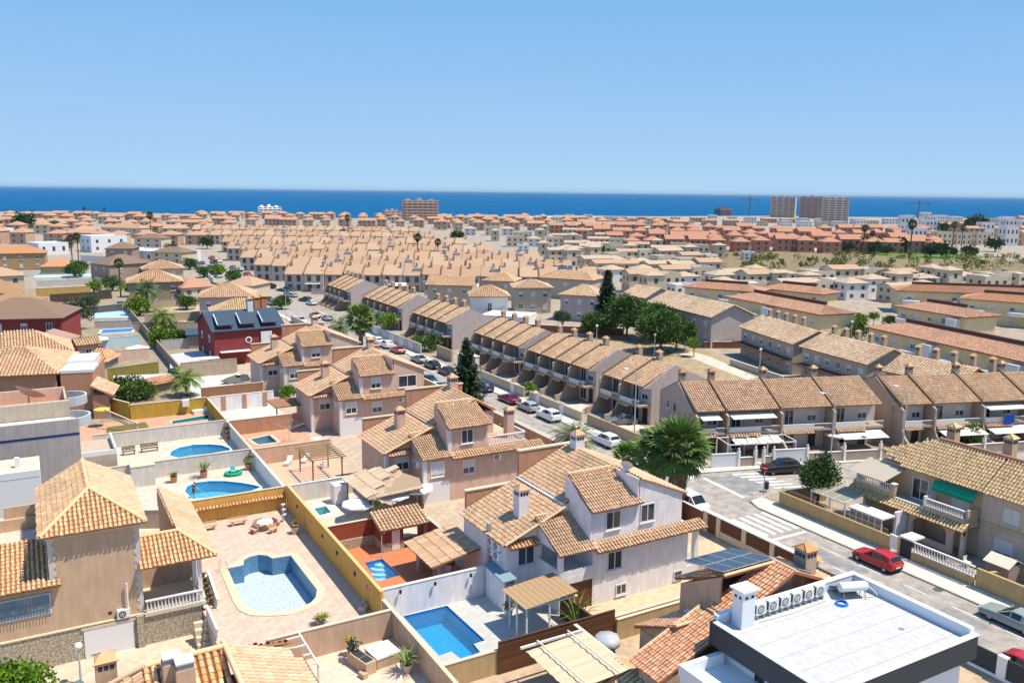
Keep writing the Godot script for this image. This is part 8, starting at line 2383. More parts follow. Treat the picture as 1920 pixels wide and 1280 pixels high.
# ---------------------------------------------------------------- the garden walls and what stands in the yards
func yard_things() -> void:
	var orange := mat("orange_wall", Color(0.76, 0.44, 0.11), 0.92, "stain", 0.13, "grain", 0.14)
	var ochre := mat("ochre_yard_wall", Color(0.52, 0.34, 0.06), 0.92, "stain", 0.13, "grain", 0.14)
	var grey := mat("grey_yard_wall", Color(0.64, 0.6, 0.56), 0.92, "stain", 0.13, "grain", 0.14)
	var tan_ := mat("tan_yard_wall", Color(0.58, 0.41, 0.29), 0.92, "stain", 0.13, "grain", 0.14)
	var white := mat("white_wall")
	var terra := mat("terracotta_wall", Color(0.3, 0.075, 0.04), 0.9, "stain", 0.2)
	var salm := stucco("salmon", 0.5, 0.27, 0.17)
	var peach := stucco("peach_wall", 0.58, 0.4, 0.28)
	var cr := creamy()
	wall("garden_wall", "bright orange wall along the right of the drained pool", 20.4, -80.5, 20.4, -54.6, 2.5, orange, mat("orange_cap", Color(0.7, 0.45, 0.18), 0.9))
	wall("garden_wall", "orange wall with a tile ledge behind the drained pool patio", 9.4, -80.6, 20.28, -80.6, 2.3, orange, cr)
	wall("garden_wall", "tan cross wall between the drained pool patio and the sandy yard", 11.6, -52.5, 20.28, -52.5, 2.1, tan_, cr)
	wall("garden_wall", "tan wall between the sandy yard and the bright blue pool", 20.4, -54.4, 20.4, -30.0, 2.0, tan_, cr)
	wall("garden_wall", "white wall with three small lamps behind the bright blue pool", 20.52, -55.1, 29.2, -55.1, 2.4, white, WT)
	wall("garden_wall", "tan wall at the front of the bright blue pool's yard", 20.52, -44.9, 53, -44.9, 1.7, stucco("gold_wall", 0.5, 0.36, 0.2), cr)
	wall("garden_wall", "dark red wall on a stone base behind the red deck", 20.52, -68.5, 27.0, -68.5, 2.4, terra, cr)
	wall("garden_wall", "dark red side wall behind the tiled pool hut", 29.2, -68.5, 29.2, -61.0, 2.4, terra, cr)
	bx(self, "wall_base", mat("rubble"), 20.52, 0, -68.38, 27.0, 0.9, -68.2).set_meta("kind", "structure")
	wall("garden_wall", "grey yard wall with white top beside the plunge pool", 20.52, -81.8, 27.5, -81.8, 1.9, grey, WT)
	wall("garden_wall", "white topped wall between the person's pool and the loungers yard", 20.4, -95.3, 20.4, -80.8, 1.9, white, WT)
	wall("garden_wall", "peach wall behind the two white loungers", 20.52, -95.4, 29.5, -95.4, 2.0, peach, cr)
	wall("garden_wall", "peach wall behind the square grey pool", 20.52, -108.9, 29.5, -108.9, 2.0, salm, cr)
	wall("garden_wall", "grey wall beside the square grey pool", 20.4, -109.8, 20.4, -95.5, 1.9, grey, cr)
	wall("garden_wall", "white wall with dark posts behind the oval blue pool", 20.52, -122.2, 29.5, -122.2, 2.2, white, WT)
	wall("garden_wall", "ochre wall running back beside the narrow dark teal pool", 20.4, -122.8, 20.4, -110.0, 2.0, ochre, cr)
	wall("garden_wall", "brown red wall in front of the covered boat", 20.52, -128.6, 29.5, -128.6, 2.2, stucco("rust", 0.34, 0.17, 0.09), cr)
	wall("garden_wall", "grey wall between the ochre walled pool and the kidney pool", 5.0, -110.0, 20.28, -110.0, 1.9, grey, cr)
	wall("garden_wall", "grey wall behind the person and the green float", 3.2, -96.0, 20.28, -96.0, 1.9, grey, cr)
	wall("garden_wall", "long ochre wall at the back of the turf yard", 10.4, -122.8, 20.28, -122.8, 2.1, ochre, cr)
	wall("garden_wall", "sloping left end of the ochre wall below the dark bush", 6.2, -131.0, 10.3, -122.9, 2.4, ochre, cr)
	wall("garden_wall", "short tan wall beside the person's pool house", 6.6, -82.0, 9.3, -80.7, 1.8, stucco("yard_tan", 0.48, 0.38, 0.28), cr)
	wall("garden_wall", "brown board fence in front of the bright blue pool yard", 24.6, -44.72, 33.9, -44.72, 2.3, mat("brown_door"), flat_mat("fence_cap", 0.1, 0.05, 0.03), 0.0, 0.08)
	wall("garden_wall", "brown board fence along the driveway of the white villa", 32.4, -49.4, 32.4, -44.9, 1.9, mat("brown_door"), flat_mat("fence_cap", 0.1, 0.05, 0.03), 0.0, 0.1)
	wall("garden_wall", "bright tan wall along the driveway below the white villa", 34.0, -44.6, 41.0, -44.6, 1.6, stucco("gold_wall", 0.5, 0.36, 0.2), cr)
	# tile ledge on the orange back wall
	var lg := thing("tile_ledge", "thin ledge of orange tiles along the orange back wall", "ledge", Vector3.ZERO)
	tiled(lg, [Vector3(9.6, 1.35, -80.1), Vector3(20.2, 1.35, -80.1), Vector3(20.2, 1.55, -80.47), Vector3(9.6, 1.55, -80.47)], ORANGE_TILES, 0.3, 0.36, 0.06)
	# pool ladder
	var la := S(Color(0.7, 0.71, 0.72))
	for z in [0.0, 0.5]: la.tube([Vector3(0, -0.6, z), Vector3(0, 0.75, z), Vector3(-0.25, 0.95, z), Vector3(-0.55, 0.75, z), Vector3(-0.6, 0.06, z)], 0.028, 0.028, 6)
	var ch := mat("chrome", Color(1, 1, 1), 0.2)
	ch.metallic = 0.8
	solo("pool_ladder", "chrome pool ladder at the left corner of the drained pool", "ladder", la, ch, Vector3(12.28, 0.06, -69.12), 0)
	# stone table, stools and benches
	var st := flat_mat("cast_stone", 0.56, 0.36, 0.24, 0.9)
	var at: Vector3 = Vector3(17.16, 0, -76.17)
	var tb := thing("garden_table", "round cast stone table with pale top on the orange walled patio", "table", at)
	part(tb, "tabletop", S(Color(0.68, 0.6, 0.52)).lathe([Vector2(0, 0.68), Vector2(0.72, 0.68), Vector2(0.75, 0.72), Vector2(0.72, 0.77), Vector2(0, 0.77)], Vector3.ZERO, 18), PL)
	part(tb, "pedestal", S().lathe([Vector2(0.34, 0), Vector2(0.3, 0.1), Vector2(0.14, 0.3), Vector2(0.24, 0.68)], Vector3.ZERO, 12), st)
	for k in 4:
		var a := PI * 0.25 + TAU * k / 4 + 0.4
		var b := thing("stone_stool", ["curved stone seat at the front right of the round table", "curved stone seat at the front left of the round table", "curved stone seat at the back left of the round table", "curved stone seat at the back right of the round table"][k], "bench", at + Vector3(cos(a) * 1.25, 0, sin(a) * 1.25), rad_to_deg(-a) + 90)
		bx(b, "seat", st, -0.42, 0.38, -0.2, 0.42, 0.46, 0.2)
		for x in [-0.28, 0.2]: bx(b, "leg", st, x, 0, -0.16, x + 0.1, 0.38, 0.16)
		bx(b, "backrest", st, -0.42, 0.46, -0.2, 0.42, 0.78, -0.14)
	for q in [["stone bench against the orange back wall, behind the round table", Vector3(15.22, 0, -78.36)], ["stone bench at the left end of the orange back wall", Vector3(12.5, 0, -78.36)]]:
		var b := thing("stone_bench", q[0], "bench", q[1])
		bx(b, "seat", st, -0.8, 0.4, -0.22, 0.8, 0.48, 0.22)
		for x in [-0.6, 0.45]: bx(b, "leg", st, x, 0, -0.18, x + 0.15, 0.4, 0.18)
		bx(b, "backrest", st, -0.8, 0.6, -0.24, 0.8, 0.78, -0.18)
	for q in [["wooden bench with back by the grey wall of the kidney pool, right one", Vector3(10.81, 0, -106.53), 2.0], ["low wooden bench by the grey wall of the kidney pool, left one", Vector3(8.51, 0, -106.31), 1.5]]:
		var b := thing("garden_bench", q[0], "bench", q[1])
		var wd := flat_mat("dark_wood", 0.12, 0.08, 0.06, 0.8)
		for k in 3: bx(b, "seat_slat", wd, -q[2] / 2, 0.42, -0.2 + k * 0.17, q[2] / 2, 0.46, -0.06 + k * 0.17)
		for k in 3: bx(b, "back_slat", wd, -q[2] / 2, 0.52 + k * 0.16, -0.3, q[2] / 2, 0.64 + k * 0.16, -0.26)
		for x in [-q[2] / 2 + 0.1, q[2] / 2 - 0.18]:
			for z in [-0.28, 0.22]: bx(b, "leg", wd, x, 0, z, x + 0.08, 0.42, z + 0.07)
	# urns, planters and flower pots
	var cream_pot := Color(0.62, 0.5, 0.38)
	potted("low stone planter near the orange wall right of the round table", Vector3(19.32, 0, -73.9), 0.5, 0.38, cream_pot, Color(0.3, 0.2, 0.1), 1)
	var sh := thing("tiered_fountain", "white tiered plant stand in the corner of the orange patio", "plant stand", Vector3(19.11, 0, -77.2))
	part(sh, "bowls", S().lathe([Vector2(0.1, 0), Vector2(0.12, 0.6), Vector2(0.34, 0.75), Vector2(0.1, 0.8), Vector2(0.1, 1.1), Vector2(0.3, 1.25), Vector2(0.08, 1.3), Vector2(0.08, 1.6), Vector2(0.24, 1.75), Vector2(0, 1.8)], Vector3.ZERO, 12), WT)
	potted("cactus pot behind the tan cross wall, left one", Vector3(16.25, 0, -56.68), 0.7, 0.13, cream_pot, Color(0.3, 0.24, 0.1), 0)
	potted("green cactus pot behind the tan cross wall, right one", Vector3(16.69, 0, -56.71), 0.75, 0.13, cream_pot, Color(0.24, 0.28, 0.06), 0)
	var urn := S(Color(0.6, 0.5, 0.38)).box(-0.35, 0, -0.3, 0.35, 0.35, 0.3)
	urn.tube([Vector3(-0.3, 0.35, 0), Vector3(-0.15, 0.7, 0), Vector3(0.2, 0.75, 0), Vector3(0.35, 0.4, 0)], 0.08, 0.08, 6)
	solo("stone_ornament", "arched stone ornament by the foot of the orange wall's front end", "ornament", urn, PL, Vector3(19.91, 0, -57.18), 40)
	# plaques on the orange wall
	for k in 6:
		var z: float = [-76.5, -72.2, -68.6, -64.6, -60.2, -57.6][k]
		var p := S(Color(0.04, 0.035, 0.03) if k in [0, 2, 3, 4] else Color(0.5, 0.42, 0.3))
		p.t = Transform3D(Basis(Vector3.BACK, PI / 2), Vector3.ZERO)
		p.lathe([Vector2(0, 0), Vector2(0.2, 0.0), Vector2(0.17, 0.05), Vector2(0.06, 0.08), Vector2(0, 0.09)], Vector3.ZERO, 10)
		solo("wall_plaque", "%s round wall ornament along the bright orange wall, counted from the far end" % NTH[k], "ornament", p, PL, Vector3(20.29, 1.55, z))
	for k in 3:
		var p := thing("wall_lamp", "%s small black lamp on the white pool wall, from the left" % NTH[k], "wall lamp", Vector3([21.9, 24.7, 27.7][k], 1.95, -54.99))
		part(p, "bracket", S(Color(0.03, 0.03, 0.03)).tube([Vector3.ZERO, Vector3(0, 0.06, 0.18)], 0.02, 0.02, 5), PL)
		part(p, "lantern", S(Color(0.03, 0.03, 0.035)).lathe([Vector2(0, -0.18), Vector2(0.09, -0.14), Vector2(0.11, 0.08), Vector2(0, 0.16)], Vector3(0, 0.08, 0.2), 8), PL)
	# the white villa's yard: pergola with reed roof, planters, glass block porch
	var wt := WT
	var pg := thing("reed_pergola", "white legged pergola with a straw coloured reed roof in the pale yard", "pergola", Vector3(28.0, 0, -49.6))
	for q in [[0.2, 0.0], [0.2, 2.4], [2.0, 2.5], [0.1, 1.2]]: bx(pg, "leg", wt, q[0] - 0.05, 0, q[1] - 0.05, q[0] + 0.05, 2.7, q[1] + 0.05)
	for z in [-0.4, 2.5]: bx(pg, "beam", wt, 0.0, 2.62, z - 0.06, 4.3, 2.74, z + 0.06)
	var reed := [Color(0.6, 0.4, 0.22), Color(0.64, 0.44, 0.26), Color(0.54, 0.35, 0.19)]
	for k in 30:
		var m := mat("reed%d" % (k % 3), reed[k % 3], 0.95, "fine", 1.5)
		part(pg, "reed_slat", S().slab([Vector3(-0.1 + k * 0.145, 2.76 + k * 0.012, 2.7), Vector3(0.03 + k * 0.145, 2.76 + k * 0.012, 2.7), Vector3(0.03 + k * 0.145, 2.78 + k * 0.012, -0.7), Vector3(-0.1 + k * 0.145, 2.78 + k * 0.012, -0.7)], 0.03), m)
	var gb := thing("glass_block_porch", "small white porch with blue roof and glass block side by the white villa", "porch", Vector3(29.0, 0, -54.9))
	bx(gb, "side_wall", mat("white_wall"), -0.02, 0, 0.12, 0.14, 2.5, 3.0)
	part(gb, "roof", S(Color(0.2, 0.3, 0.36)).slab([Vector3(-0.2, 2.5, 3.2), Vector3(1.0, 2.55, 3.2), Vector3(1.0, 2.75, 0.1), Vector3(-0.2, 2.7, 0.1)], 0.1), mat("plain", Color(1, 1, 1), 0.5))
	for i in 4:
		for j in 9: bx(gb, "glass_block", glass("block_glass", 0.12, 0.2, 0.2), 0.16 + i * 0.21, 0.1 + j * 0.25, 2.9, 0.34 + i * 0.21, 0.31 + j * 0.25, 3.0)
	bx(gb, "block_joint", wt, 0.142, 0.05, 2.92, 1.0, 2.4, 2.98)
	var pl := thing("square_planter", "white square planter with a banana plant under the reed pergola", "planter", Vector3(32.0, 0, -46.6))
	bx(pl, "box", wt, -0.4, 0, -0.4, 0.4, 0.7, 0.4)
	spiky(pl, Vector3(0, 0.7, 0), 2.6, 16, Color(0.1, 0.2, 0.03), 0.8)
	potted("white pot with grey plant beside the glass blocks", Vector3(29.0, 0, -51.2), 0.5, 0.35, Color(0.6, 0.6, 0.58), Color(0.12, 0.14, 0.08), 1)
	potted("dark small plant by the brown board fence in the pale yard", Vector3(27.6, 0, -45.6), 1.1, 0.16, Color(0.2, 0.2, 0.2), Color(0.03, 0.035, 0.03), 0)
	# red deck hut and its tiled shelter
	var hut := thing("pool_hut", "red pool hut with tiled lean-to roof and white door on the red deck", "hut", Vector3(24.6, 0, -68.4))
	bx(hut, "wall", terra, 0.3, 0, 0.0, 2.2, 2.2, 2.2)
	bx(hut, "stone_base", mat("rubble"), 0.25, 0, 0.05, 2.25, 0.8, 2.26)
	tiled(hut, [Vector3(-0.1, 2.15, 2.7), Vector3(4.6, 2.15, 2.7), Vector3(4.6, 2.95, -0.1), Vector3(-0.1, 2.95, -0.1)], TAN_TILES, 0.33, 0.42)
	bx(hut, "door", wt, 1.1, 0.05, 2.262, 1.85, 1.95, 2.3)
	bx(hut, "post", mat("rubble"), 4.2, 0, 2.1, 4.5, 2.2, 2.4)
	var sl := thing("tiled_shelter", "flat shelter with tan reed tiles on stone columns beside the white villa", "shelter", Vector3(25.4, 0, -62.6))
	for q in [[0.7, 0.9], [0.9, 4.6]]: bx(sl, "column", mat("rubble"), q[0], 0, q[1], q[0] + 0.5, 2.1, q[1] + 0.5)
	tiled(sl, [Vector3(0.0, 2.2, 0.0), Vector3(0.0, 2.2, 5.6), Vector3(4.2, 3.0, 5.6), Vector3(4.2, 3.0, 0.0)], [Color(0.58, 0.34, 0.19), Color(0.6, 0.37, 0.21), Color(0.54, 0.3, 0.16), Color(0.62, 0.4, 0.24)], 0.22, 0.9)
	for k in 2:
		var c := thing("garden_chair", ["white garden chair under the tiled shelter, left", "white garden chair under the tiled shelter, right"][k], "chair", Vector3(26.9 + k * 0.9, 0, -59.2), 30 - 60 * k)
		chair(c, wt)
	var so := S(Color(0.6, 0.6, 0.6)).tube([Vector3.ZERO, Vector3(0, 2.0, 0), Vector3(0.3, 2.2, 0)], 0.03, 0.03, 6)
	solo("garden_shower", "thin metal garden shower by the corner of the small blue pool", "shower", so, mat("plain", Color(1, 1, 1), 0.4), Vector3(24.44, 0, -65.29))
	# jacuzzi yard: canopy, parasols
	var cv := thing("cream_canopy", "cream corrugated canopy roof beside the two white parasols", "canopy")
	var cc := [Color(0.66, 0.5, 0.36), Color(0.68, 0.53, 0.4), Color(0.64, 0.48, 0.33)]
	tiled(cv, [Vector3(25.69, 2.5, -79.73), Vector3(26, 2.5, -72.58), Vector3(30.33, 3.5, -76.58), Vector3(27.98, 3.2, -79.19)], cc, 0.26, 1.2, 0.05)
	tiled(cv, [Vector3(26, 2.5, -72.58), Vector3(31.74, 2.5, -73.2), Vector3(31.8, 3.2, -74.25), Vector3(30.33, 3.5, -76.58)], cc, 0.26, 1.2, 0.05)
	for q in [Vector3(26.15, 2.4, -79.45), Vector3(26.29, 2.4, -73.22), Vector3(31.59, 2.4, -73.77)]: bx(cv, "post", mat("brown_door"), q.x, 0, q.z - 0.2, q.x + 0.15, 2.42, q.z - 0.05)
	for q in [["white parasol with flat wide canopy beside the cream canopy, left", Vector3(29.04, 0, -74.43), 1.75], ["white parasol with flat wide canopy beside the cream canopy, right", Vector3(31.83, 0, -74.9), 1.65]]:
		parasol(q[0], q[1], 2.4, q[2], Color(0.74, 0.75, 0.77))
	parasol("low white parasol over the loungers behind the dark red wall", Vector3(25.51, 0, -74.27), 2.1, 1.6, Color(0.76, 0.74, 0.72))
	var bar: Vector3 = Vector3(25.42, 0, -79.6)
	bx(self, "bar_block", mat("white_wall"), bar.x - 0.7, 0, bar.z - 0.8, bar.x + 0.6, 2.0, bar.z + 0.6)
	tag(get_node("bar_block"), "small white outdoor kitchen block by the cream canopy", "kitchen block")
	potted("yellow green leafy plant below the cream canopy", Vector3(27.46, 0, -74.63), 1.4, 0.25, Color(0.3, 0.2, 0.12), Color(0.24, 0.3, 0.01), 1)
	# loungers yard
	var pw := flat_mat("dark_timber", 0.1, 0.07, 0.04, 0.8)
	var pp := thing("timber_pergola", "dark open timber pergola with slats over the terrace", "pergola", Vector3(24.6, 0, -86.0))
	for x in [0.0, 3.2]:
		for z in [0.0, -5.0]: bx(pp, "post", pw, x - 0.06, 0, z - 0.06, x + 0.06, 2.5, z + 0.06)
	for x in [0.0, 3.2]: bx(pp, "beam", pw, x - 0.06, 2.5, -5.3, x + 0.06, 2.64, 0.3)
	for k in 8: bx(pp, "slat", flat_mat("light_timber", 0.36, 0.26, 0.16, 0.8), -0.4, 2.64, -5.2 + k * 0.74, 3.7, 2.76, -5.1 + k * 0.74)
	for k in 2:
		var c := thing("sun_lounger", ["white sun lounger before the peach wall, left of two", "white sun lounger before the peach wall, right of two"][k], "sun lounger", Vector3(24.09, 0, -94.15) if k == 0 else Vector3(26.09, 0, -94.22), 60)
		bx(c, "seat", wt, -0.9, 0.3, -0.3, 0.5, 0.36, 0.3)
		part(c, "backrest", S().slab([Vector3(0.5, 0.34, 0.3), Vector3(1.0, 0.75, 0.3), Vector3(1.0, 0.75, -0.3), Vector3(0.5, 0.34, -0.3)], 0.06), wt)
		for x in [-0.8, 0.5]: bx(c, "leg", wt, x, 0, -0.28, x + 0.06, 0.3, 0.28)
	var ld := thing("garden_chair", "white chair under the dark timber pergola", "chair", Vector3(27.2, 0, -91.0), 200)
	chair(ld, wt)
	# rotary clothes dryer and table in the square pool yard
	var rd := S(Color(0.5, 0.48, 0.46))
	rd.tube([Vector3.ZERO, Vector3(0, 2.6, 0)], 0.04, 0.04, 6)
	for k in 4:
		var a := TAU * k / 4 + 0.5
		rd.tube([Vector3(0, 1.5, 0), Vector3(cos(a) * 2.0, 2.4, sin(a) * 2.0)], 0.03, 0.02, 5)
		for j in 4:
			var a2 := a + TAU / 4
			var r: float = 0.6 + j * 0.42
			var y := 1.5 + r * 0.45
			rd.tube([Vector3(cos(a) * r, y, sin(a) * r), Vector3(cos(a2) * r, y, sin(a2) * r)], 0.008, 0.008, 3)
	solo("clothes_dryer", "grey rotary clothes dryer in the terracotta paved yard", "clothes dryer", rd, PL, Vector3(26.6, 0, -103.0))
	var t2 := thing("garden_table", "pale oval table beside the pink villa's lower window", "table", Vector3(29.2, 0, -100.4))
	part(t2, "tabletop", S(Color(0.55, 0.6, 0.52)).lathe([Vector2(0, 0.7), Vector2(0.75, 0.7), Vector2(0.75, 0.75), Vector2(0, 0.75)], Vector3.ZERO, 14), PL)
	part(t2, "leg", S(Color(0.3, 0.3, 0.3)).tube([Vector3.ZERO, Vector3(0, 0.7, 0)], 0.06, 0.06, 6), PL)
	var dp := thing("porch_roof", "brown flat porch roof on posts beside the oval pool's villa", "porch", Vector3(28.4, 0, -112.6))
	bx(dp, "roof", stucco("rust", 0.34, 0.17, 0.09), -1.6, 2.5, -2.4, 2.6, 2.65, 2.2)
	for x in [-1.4, 2.3]: bx(dp, "post", pw, x, 0, 1.8, x + 0.14, 2.5, 1.94)
	for k in 3: bx(self, "wall_pilaster", salm, 22.2 + k * 2.9, 0, -122.1, 22.7 + k * 2.9, 2.15, -121.95).set_meta("kind", "structure")
	# person's pool yard
	potted("potted palm with pale fronds in the middle of the grey wall", Vector3(14.8, 0, -93.78), 1.9, 0.42, Color(0.55, 0.26, 0.16), Color(0.3, 0.3, 0.12), 0)
	potted("terracotta pot with small plant left of the potted palm", Vector3(11.72, 0, -93.63), 0.9, 0.4, Color(0.55, 0.26, 0.16), Color(0.2, 0.22, 0.08), 0)
	potted("terracotta pot with green plant right of the green float", Vector3(19.69, 0, -94.29), 1.0, 0.4, Color(0.55, 0.26, 0.16), Color(0.16, 0.2, 0.05), 1)
	potted("terracotta pot with dark shrub in the kidney pool's corner", Vector3(20.13, 0, -107.77), 1.2, 0.4, Color(0.5, 0.22, 0.14), Color(0.1, 0.1, 0.05), 1)
	potted("spiky plant against the grey wall by the pool house door", Vector3(8.55, 0, -94.53), 1.3, 0.3, Color(0.2, 0.15, 0.1), Color(0.16, 0.15, 0.07), 0)
	var ph := thing("pump_house", "small flat white box room against the grey wall", "pump house", Vector3(7.6, 0, -94.6))
	bx(ph, "body", grey, 0, 0, -1.2, 2.3, 2.2, 0.9)
	bx(ph, "roof", cr, -0.05, 2.2, -1.25, 2.35, 2.28, 0.95)
	var fl := thing("green_float", "green inflatable ring with a blue chair on it by the pool", "inflatable", Vector3(17.79, 0, -93.22))
	var ring := []
	for k in 17: ring.append(Vector3(cos(TAU * k / 16) * 0.8, 0.2, sin(TAU * k / 16) * 0.6))
	part(fl, "ring", S(Color(0.02, 0.32, 0.16)).tube(ring, 0.2, 0.2, 8), mat("plain", Color(1, 1, 1), 0.4))
	chair(fl, flat_mat("aqua_plastic", 0.12, 0.5, 0.6, 0.5))
	person()
	potted("small dark plant pot on the ochre yard's orange paving", Vector3(15.46, 0, -123.66), 0.5, 0.25, Color(0.25, 0.14, 0.1), Color(0.06, 0.06, 0.04), 1)
	potted("pot plant on the orange paving left of the dark one", Vector3(11.97, 0, -123.2), 0.5, 0.25, Color(0.3, 0.26, 0.2), Color(0.14, 0.14, 0.05), 1)
	var ac := S().box(-0.45, 0, -0.3, 0.45, 0.9, 0.3)
	solo("pump_box", "white pump box on the ochre wall by the teal pool", "box", ac, flat_mat("enamel", 0.72, 0.72, 0.7), Vector3(17.4, 1.2, -122.3))
	var slb := S().box(-1.1, 0, -0.5, 1.1, 0.5, 0.5)
	slb.box(0.6, 0.5, -0.5, 1.1, 0.8, 0.5)
	solo("day_bed", "white day bed by the end of the narrow dark teal pool", "day bed", slb, wt, Vector3(19.34, 0, -122.33), 10)
	var stb := thing("turf_balustrade", "tan stair balustrade descending to the turf yard", "balustrade", Vector3(7.0, 0, -116.5))
	balustrade(stb, Vector3(0, 1.8, -3.0), Vector3(3.6, 0.3, 0.6), 0.9, creamy(), 0.3)
	var yu := parasol("folded yellow parasol below the ochre wall", Vector3(6.8, 0, -121.0), 2.6, 1.0, Color(0.7, 0.5, 0.1))
	parasol("half open pale parasol before the pink yard wall", Vector3(16.31, 0, -170.19), 2.2, 2.2, Color(0.6, 0.66, 0.64))
	parasol("white parasol beside the dark red annexe", Vector3(10.53, 0, -182.8), 2.4, 2.2, Color(0.74, 0.73, 0.7))
	parasol("folded grey parasol on the cloth covered court", Vector3(10.51, 0, -153.32), 2.8, 1.0, Color(0.2, 0.25, 0.27), true)
	# sandy yard with the white hot tub
	var ht := thing("hot_tub", "white covered square hot tub in the corner of the sandy yard", "hot tub", Vector3(18.6, 0, -49.9), 8)
	bx(ht, "tub", stucco("sand", 0.56, 0.4, 0.27), -0.85, 0, -0.85, 0.85, 0.7, 0.85)
	bx(ht, "cover", wt, -0.9, 0.7, -0.9, 0.9, 0.82, 0.9)
	bx(ht, "cover_pad", wt, -0.6, 0.82, -0.6, 0.6, 0.86, 0.6)
	var bb := thing("barbecue", "stone barbecue block with black grate beside the hot tub", "barbecue", Vector3(17.1, 0, -49.6), 15)
	bx(bb, "block", stucco("sand", 0.56, 0.4, 0.27), -0.4, 0, -1.2, 0.4, 0.85, 1.0)
	for q in [[-0.9, 0.0], [0.1, 0.8]]: bx(bb, "grate", flat_mat("charcoal", 0.035, 0.045, 0.055), -0.28, 0.85, q[0], 0.28, 0.9, q[1])
	bx(bb, "step", stucco("sand", 0.56, 0.4, 0.27), -0.75, 0, 0.6, -0.4, 0.35, 1.2)
	potted("yellow flowering pot behind the stone barbecue", Vector3(17.0, 0, -51.6), 0.7, 0.3, Color(0.4, 0.3, 0.2), Color(0.45, 0.38, 0.02), 1)
	potted("dark grey agave in a pot left of the barbecue", Vector3(16.93, 0, -50.65), 1.0, 0.4, Color(0.3, 0.25, 0.2), Color(0.09, 0.1, 0.09), 1)
	potted("dracaena with long green leaves in a cream pot by the tan wall", Vector3(19.53, 0, -47.79), 1.5, 0.33, Color(0.55, 0.46, 0.36), Color(0.2, 0.26, 0.08), 0)
	var wp := thing("white_trellis", "white metal trellis frame beside the nearest tile roof", "trellis", Vector3(13.5, 0, -51.4))
	bx(wp, "rail", wt, -0.05, 2.45, -0.4, 0.05, 2.55, 4.2)
	for k in 4: bx(wp, "rung", wt, -1.0, 2.45, 0.2 + k * 1.2, -0.052, 2.53, 0.3 + k * 1.2)
	bx(wp, "post", wt, -0.05, 0, 4.0, 0.05, 2.45, 4.15)

func chair(o: Node3D, m: Material) -> void:
	bx(o, "seat", m, -0.25, 0.42, -0.25, 0.25, 0.46, 0.25)
	bx(o, "backrest", m, -0.25, 0.46, -0.27, 0.25, 0.9, -0.23)
	for x in [-0.24, 0.19]:
		for z in [-0.24, 0.19]: bx(o, "leg", m, x, 0, z, x + 0.05, 0.42, z + 0.05)

func capsule_field(p: Vector3, bones: Array) -> float:
	var d := 9.0
	for b in bones:
		var a: Vector3 = b[0]; var e: Vector3 = b[1]
		var ab := e - a
		var t := clampf((p - a).dot(ab) / ab.length_squared(), 0.0, 1.0)
		var k: float = (p - a - ab * t).length() - lerpf(b[2], b[3], t)
		var h := clampf(0.5 + 0.5 * (d - k) / 0.03, 0.0, 1.0)
		d = lerpf(d, k, h) - 0.03 * h * (1.0 - h)
	return d

func skin(bones: Array, cell: float, colour: Callable) -> Shape:
	# surface nets over the blended capsules
	var lo := Vector3.INF; var hi := -Vector3.INF
	for b in bones:
		for k in 2:
			var r: Vector3 = Vector3.ONE * (b[2 + k] + cell * 3)
			lo = lo.min(b[k] - r); hi = hi.max(b[k] + r)
	var n := Vector3i((hi - lo) / cell) + Vector3i.ONE
	var f := PackedFloat32Array()
	f.resize(n.x * n.y * n.z)
	for z in n.z:
		for y in n.y:
			for x in n.x: f[(z * n.y + y) * n.x + x] = capsule_field(lo + Vector3(x, y, z) * cell, bones)
	var s := S()
	var id := {}
	for z in n.z - 1:
		for y in n.y - 1:
			for x in n.x - 1:
				var c := Vector3.ZERO; var m := 0
				for q in [[0, 0, 0, 1, 0, 0], [0, 1, 0, 1, 1, 0], [0, 0, 1, 1, 0, 1], [0, 1, 1, 1, 1, 1], [0, 0, 0, 0, 1, 0], [1, 0, 0, 1, 1, 0], [0, 0, 1, 0, 1, 1], [1, 0, 1, 1, 1, 1], [0, 0, 0, 0, 0, 1], [1, 0, 0, 1, 0, 1], [0, 1, 0, 0, 1, 1], [1, 1, 0, 1, 1, 1]]:
					var a := f[((z + q[2]) * n.y + y + q[1]) * n.x + x + q[0]]
					var b := f[((z + q[5]) * n.y + y + q[4]) * n.x + x + q[3]]
					if (a < 0) != (b < 0):
						c += Vector3(q[0], q[1], q[2]).lerp(Vector3(q[3], q[4], q[5]), a / (a - b)); m += 1
				if m:
					var p := lo + (Vector3(x, y, z) + c / m) * cell
					var g := Vector3(capsule_field(p + Vector3(0.004, 0, 0), bones) - capsule_field(p - Vector3(0.004, 0, 0), bones), capsule_field(p + Vector3(0, 0.004, 0), bones) - capsule_field(p - Vector3(0, 0.004, 0), bones), capsule_field(p + Vector3(0, 0, 0.004), bones) - capsule_field(p - Vector3(0, 0, 0.004), bones))
					s.col = colour.call(p)
					id[Vector3i(x, y, z)] = s.vert(p, g.normalized())
	for k in id:
		var v: Vector3i = k
		for ax in 3:
			var e := Vector3i.ZERO; e[ax] = 1
			var u := Vector3i.ZERO; u[(ax + 1) % 3] = 1
			var w := Vector3i.ZERO; w[(ax + 2) % 3] = 1
			var b := v + e
			var f0 := f[(v.z * n.y + v.y) * n.x + v.x]; var f1 := f[(b.z * n.y + b.y) * n.x + b.x]
			if (f0 < 0) != (f1 < 0) and id.has(v - u) and id.has(v - w) and id.has(v - u - w):
				var q := [id[v], id[v - u], id[v - u - w], id[v - w]]
				if f0 < 0: q = [q[0], q[3], q[2], q[1]]
				s.tri(q[0], q[2], q[1]); s.tri(q[0], q[3], q[2])
	return s

